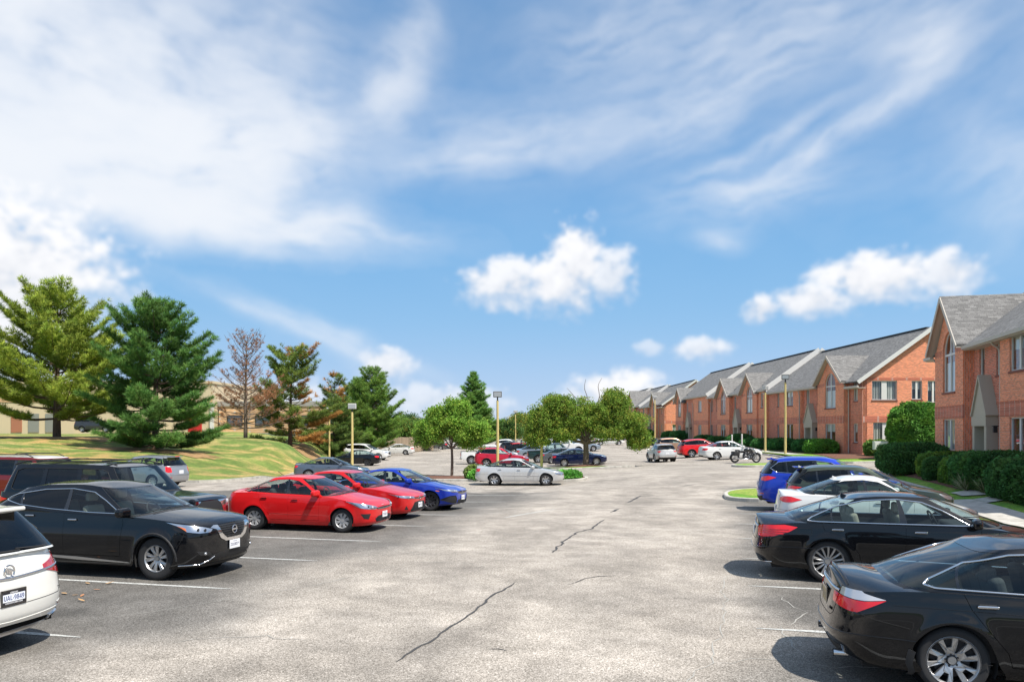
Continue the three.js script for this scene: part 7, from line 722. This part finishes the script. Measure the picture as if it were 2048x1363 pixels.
{ // motorcycle
  const t = thing('motorcycle', 'black motorcycle parked beside the white sedan', 'motorcycle', [17.5, HLOT(17.5, 60) + 0.02, -60], 0.12); const blackM = CM.gloss, m = CM.trim;
  for (const x of [-0.72, 0.78]) { const w = new THREE.Group(); w.name = 'wheel'; w.position.set(x, 0.33, 0); t.add(w); part('tyre', new THREE.TorusGeometry(0.27, 0.06, 10, 28), CM.rubber, w); const sp = [new THREE.TorusGeometry(0.215, 0.015, 6, 28)]; for (let k = 0; k < 14; k++) { const g = cyl(0.004, 0.004, 0.42); g.rotateZ((k / 14) * Math.PI); sp.push(g); } part('rim', sp, CM.alloy, w); const fd = new THREE.TorusGeometry(0.345, 0.03, 6, 16, 2.2); fd.scale(1, 1, 2.4); fd.rotateZ(x < 0 ? 1.2 : 0.5); fd.translate(0, 0, 0); part('fender', fd, blackM, w); }
  part('frame', [polyTube([V3(-0.6, 0.35, 0.08), V3(-0.1, 0.3, 0.1), V3(0.35, 0.35, 0.08), V3(0.48, 0.85, 0)], 0.02), polyTube([V3(-0.6, 0.35, -0.08), V3(-0.1, 0.3, -0.1), V3(0.35, 0.35, -0.08), V3(0.48, 0.85, 0)], 0.02), polyTube([V3(0.48, 0.85, 0), V3(0.1, 0.72, 0), V3(-0.6, 0.66, 0)], 0.025)], m, t);
  const tank = new THREE.SphereGeometry(0.2, 16, 12); tank.scale(1.45, 0.75, 0.75); tank.translate(0.18, 0.86, 0); part('fuel_tank', tank, blackM, t); part('seat', [rbx(0.42, 0.1, 0.28, 0.045, -0.22, 0.76, 0), rbx(0.3, 0.1, 0.22, 0.045, -0.55, 0.83, 0)], CM.rubber, t);
  const eng = []; for (const s of [-1, 1]) { const g = cyl(0.09, 0.09, 0.26, 0, 0, 0, 12); g.rotateZ(s * 0.4); g.translate(s * 0.12 + 0.05, 0.56, 0); eng.push(g); } part('engine', [...eng, rbx(0.4, 0.24, 0.26, 0.06, 0.05, 0.36, 0)], CM.darkalloy, t); part('exhaust', [polyTube([V3(0.15, 0.5, 0.13), V3(0.25, 0.32, 0.17), V3(-0.1, 0.25, 0.18), V3(-0.8, 0.3, 0.18)], 0.035, 8)], CM.chrome, t);
  part('fork', [polyTube([V3(0.78, 0.33, 0.08), V3(0.5, 0.95, 0.08)], 0.022), polyTube([V3(0.78, 0.33, -0.08), V3(0.5, 0.95, -0.08)], 0.022)], CM.chrome, t); part('handlebar', [polyTube([V3(0.2, 1.02, 0.4), V3(0.4, 1.06, 0.25), V3(0.48, 0.98, 0), V3(0.4, 1.06, -0.25), V3(0.2, 1.02, -0.4)], 0.016)], CM.trim, t); part('headlight', new THREE.SphereGeometry(0.09, 12, 8).translate(0.6, 0.86, 0), CM.chrome, t); for (const s of [1, -1]) part('saddlebag', rbx(0.42, 0.3, 0.14, 0.05, -0.68, 0.62, s * 0.2), CM.rubber, t); t.scale.setScalar(1.12);
}
{ const r = rng(9), s = new THREE.Shape(); s.moveTo(0, 0); s.quadraticCurveTo(0.03, 0.04, 0, 0.11); s.quadraticCurveTo(-0.035, 0.04, 0, 0); const g0 = new THREE.ShapeGeometry(s); for (let i = 0; i < 16; i++) { const p = lerp(-12.2, -9.0, r()), a = lerp(9.2, 11.6, r()), [x, d] = lotXD(p, a), g = g0.clone(); g.rotateX(-Math.PI / 2 + (r() - 0.5) * 0.5); const m = shade(new THREE.Mesh(g, i % 3 ? (globalThis.LF ??= MS({ color: lin(0.5, 0.3, 0.13), side: THREE.DoubleSide })) : (globalThis.LF2 ??= MS({ color: lin(0.42, 0.2, 0.1), side: THREE.DoubleSide })))); m.name = numbered('fallen_leaf'); m.position.set(x, HLOT(x, d) + 0.022, -d); m.rotation.y = r() * 6.28; m.scale.setScalar(0.9 + r() * 0.7); tag(m, 'dry fallen leaf on the asphalt between the two left suvs', 'leaf', 'fallen leaves'); scene.add(m); } }
// ---------- vehicles in place ----------
function settle(car, spec, x, d, yaw, H = HLOT) { const c = Math.cos(yaw), s = Math.sin(yaw), u = spec.wb / 2, v = spec.W * 0.42, off = spec.L / 2 - spec.fo - u, h = (f, r) => H(x + c * (f + off) + s * r, d + s * (f + off) - c * r), hf = (h(u, v) + h(u, -v)) / 2, hr = (h(-u, v) + h(-u, -v)) / 2, hR = (h(u, v) + h(-u, v)) / 2, hL = (h(u, -v) + h(-u, -v)) / 2; car.position.set(x, (hf + hr) / 2 + 0.006, -d); car.rotation.order = 'YXZ'; car.rotation.set(-Math.atan2(hR - hL, 2 * v), yaw, Math.atan2(hf - hr, 2 * u)); return car; }
const park = (spec, x, d, yaw, label, cat = 'car', group = 'cars parked in the lot', name = 'parked_car') => settle(makeCar(spec, label, cat, group, name), spec, x, d, yaw);
const inLot = (spec, p, a, face, ...r) => { const [x, d] = lotXD(p, a); return park(spec, x, d, LOTYAW + (face < 0 ? Math.PI : 0), ...r); };
// left row
inLot(PEARLSUV, -10.45, 7.5, -1, 'white pearl suv at the left edge, plate and tail towards us', 'suv', 'cars parked in the lot', 'parked_suv');
inLot(CROSSOVER, -11.08, 13.0, 1, 'black crossover with bright V shaped grille surround', 'suv', 'cars parked in the lot', 'parked_suv');
inLot(BOXBLACK, -14.2, 16.5, 1, 'boxy black suv with roof rack behind the black crossover', 'suv', 'cars parked in the lot', 'parked_suv');
inLot(REDSEDAN, -10.85, 19.95, 1, 'bright red sedan with silver wheel covers, nearest of two red cars');
inLot(REDSEDANB, -11.1, 22.9, 1, 'red sedan with big black grille between red and blue cars');
inLot(BLUEHATCH, -10.7, 26.1, 1, 'bright blue hatchback beyond the two red sedans');
inLot(OFFROADER, -23.1, 23.2, 1, 'dark red off roader with white roof at the left edge', 'suv', 'cars parked in the lot', 'parked_suv');
inLot(GREYHATCH, -26.7, 32.8, -1, 'grey hatchback with its tail to us below the lawn');
// right row
inLot(NEARSEDAN, 3.56, 9.5, 1, 'nearest black sedan at lower right with two tone tail lights');
inLot(SALOON, 3.25, 15.35, 1, 'long black saloon with multi spoke wheels, second from the lower right');
inLot(WHITESEDAN, 3.7, 21.3, 1, 'white sedan between the black saloon and the green crossover');
inLot(GREENCROSS, 4.0, 24.1, 1, 'dark green crossover next to the white sedan'); inLot(BLUESUV, 3.5, 27.1, 1, 'bright blue suv, farthest of the right hand row', 'suv', 'cars parked in the lot', 'parked_suv');
// end of the planting bed
park(OLDSEDAN, 0.42, 43.2, LOTYAW * 0.25, 'silver sedan parked alone beside the planting bed');
const far = { step: 0.12, bare: true }, F = (s, o) => ({ ...s, ...far, ...o }), SD = (L, W, H, p, o) => ({ ...resize(SEDAN, L, W, H), ...far, paint: p, details: SEDAN.details, ...o }), SV = (L, W, H, p, o) => ({ ...resize(SUV, L, W, H), ...far, paint: p, details: SUV.details, ...o });
park(SD(4.8, 1.82, 1.46, 'steel', { step: 0.09, bare: false }), -11.7, 52, 0.0, 'steel blue sedan peeking over the red sedans');
park(SD(4.8, 1.82, 1.47, 'black', { rimMat: 'darkalloy', wheel: '5' }), -14.6, 74.5, Math.PI - 0.03, 'plain black sedan facing left below the lawn bank');
park(SV(5.05, 2.0, 1.78, 'white', { glassRear: 'privacy' }), -15.6, 86, -0.12, 'white suv behind the plain black sedan below the lawn', 'suv', 'cars parked in the lot', 'parked_suv');
park(SD(4.9, 1.86, 1.47, 'white'), -15.6, 108, Math.PI, 'white sedan beside the board fence'); park(SD(4.7, 1.8, 1.46, 'grey'), -12.6, 128, Math.PI, 'small grey sedan beyond the board fence');
park({ ...PICKUP, ...far, paint: 'white' }, -2.2, 77, 0.03, 'white pickup truck behind the slim young tree', 'pickup', 'cars parked in the lot', 'parked_pickup'); park(SV(4.7, 1.9, 1.68, 'crimson', { chromeLine: true }), -0.9, 68.5, 0.02, 'crimson suv behind the silver sedan', 'suv', 'cars parked in the lot', 'parked_suv');
park({ ...PICKUP, ...far, paint: 'black' }, 1.9, 98, 0.03, 'black pickup truck in the middle distance', 'pickup', 'cars parked in the lot', 'parked_pickup'); park(SD(4.7, 1.8, 1.46, 'greyblue'), 2.8, 88, 0.02, 'pale blue sedan left of the dark green pickup'); park(SV(4.7, 1.85, 1.7, 'red'), 1.8, 106, 0, 'red suv behind the black pickup', 'suv', 'cars parked in the lot', 'parked_suv'); park(SV(4.8, 1.85, 1.72, 'charcoal'), 0.6, 114, 0, 'charcoal suv in the far row', 'suv', 'cars parked in the lot', 'parked_suv'); park(SV(4.8, 1.85, 1.72, 'white'), -0.2, 122, 0, 'white suv at the back of the far row', 'suv', 'cars parked in the lot', 'parked_suv');
park({ ...PICKUP, ...far, paint: 'dkgreen' }, 4.3, 80, 0.02, 'dark green pickup truck with red tail lamp behind the lamp pole', 'pickup', 'cars parked in the lot', 'parked_pickup'); park({ ...resize(BOXY, 5.2, 2, 1.88), ...far, paint: 'white', postPaint: 'white', details: BOXY.details }, 5.8, 90, 0.02, 'tall white van like suv behind the dark green pickup', 'suv', 'cars parked in the lot', 'parked_suv');
park(SD(4.8, 1.82, 1.45, 'grey'), 5.0, 74.5, 0.02, 'grey sedan mostly hidden by the navy sedan'); park(SD(4.9, 1.85, 1.47, 'navy', { step: 0.1, bare: false }), 5.9, 70.3, 0.0, 'navy blue sedan behind the broad tree trunk'); park(SD(4.7, 1.8, 1.45, 'greyblue'), 8.2, 95, 0.02, 'pale blue sedan far behind the broad tree');
// right hand far row
park(SV(4.36, 1.8, 1.55, 'silver', { glassRear: 'privacy' }), 12.9, 69, Math.PI / 2 + 0.06, 'small silver suv driving away in the lane', 'suv', 'cars parked in the lot', 'moving_suv'); park(SD(5.1, 1.9, 1.52, 'white', { bare: false, step: 0.1, wheel: '7' }), 17.9, 65.6, 0.06, 'white sedan beside the motorcycle'); park(SV(4.65, 1.85, 1.68, 'red', { chromeLine: true }), 17.8, 74.5, 0.05, 'red suv beside the white sedan on the right', 'suv', 'cars parked in the lot', 'parked_suv'); park(SV(4.6, 1.84, 1.7, 'tan', { chromeLine: true }), 17.6, 86, 0.05, 'copper coloured suv behind the small silver suv', 'suv', 'cars parked in the lot', 'parked_suv'); park(SV(4.8, 1.9, 1.74, 'black', { chromeLine: true }), 16.6, 99, 0.04, 'black suv behind the broad tree crown', 'suv', 'cars parked in the lot', 'parked_suv'); park(SD(4.8, 1.82, 1.45, 'white'), 14.5, 120, 0.03, 'distant white sedan glimpsed under the broad tree crown');
settle(makeCar(SV(4.9, 1.95, 1.85, 'charcoal'), 'dark suv behind the pines before the tan building', 'suv', 'cars parked in the lot', 'parked_suv'), SUV, -52, 100, 0.1, () => 1.96);
renderer.render(scene, camera);
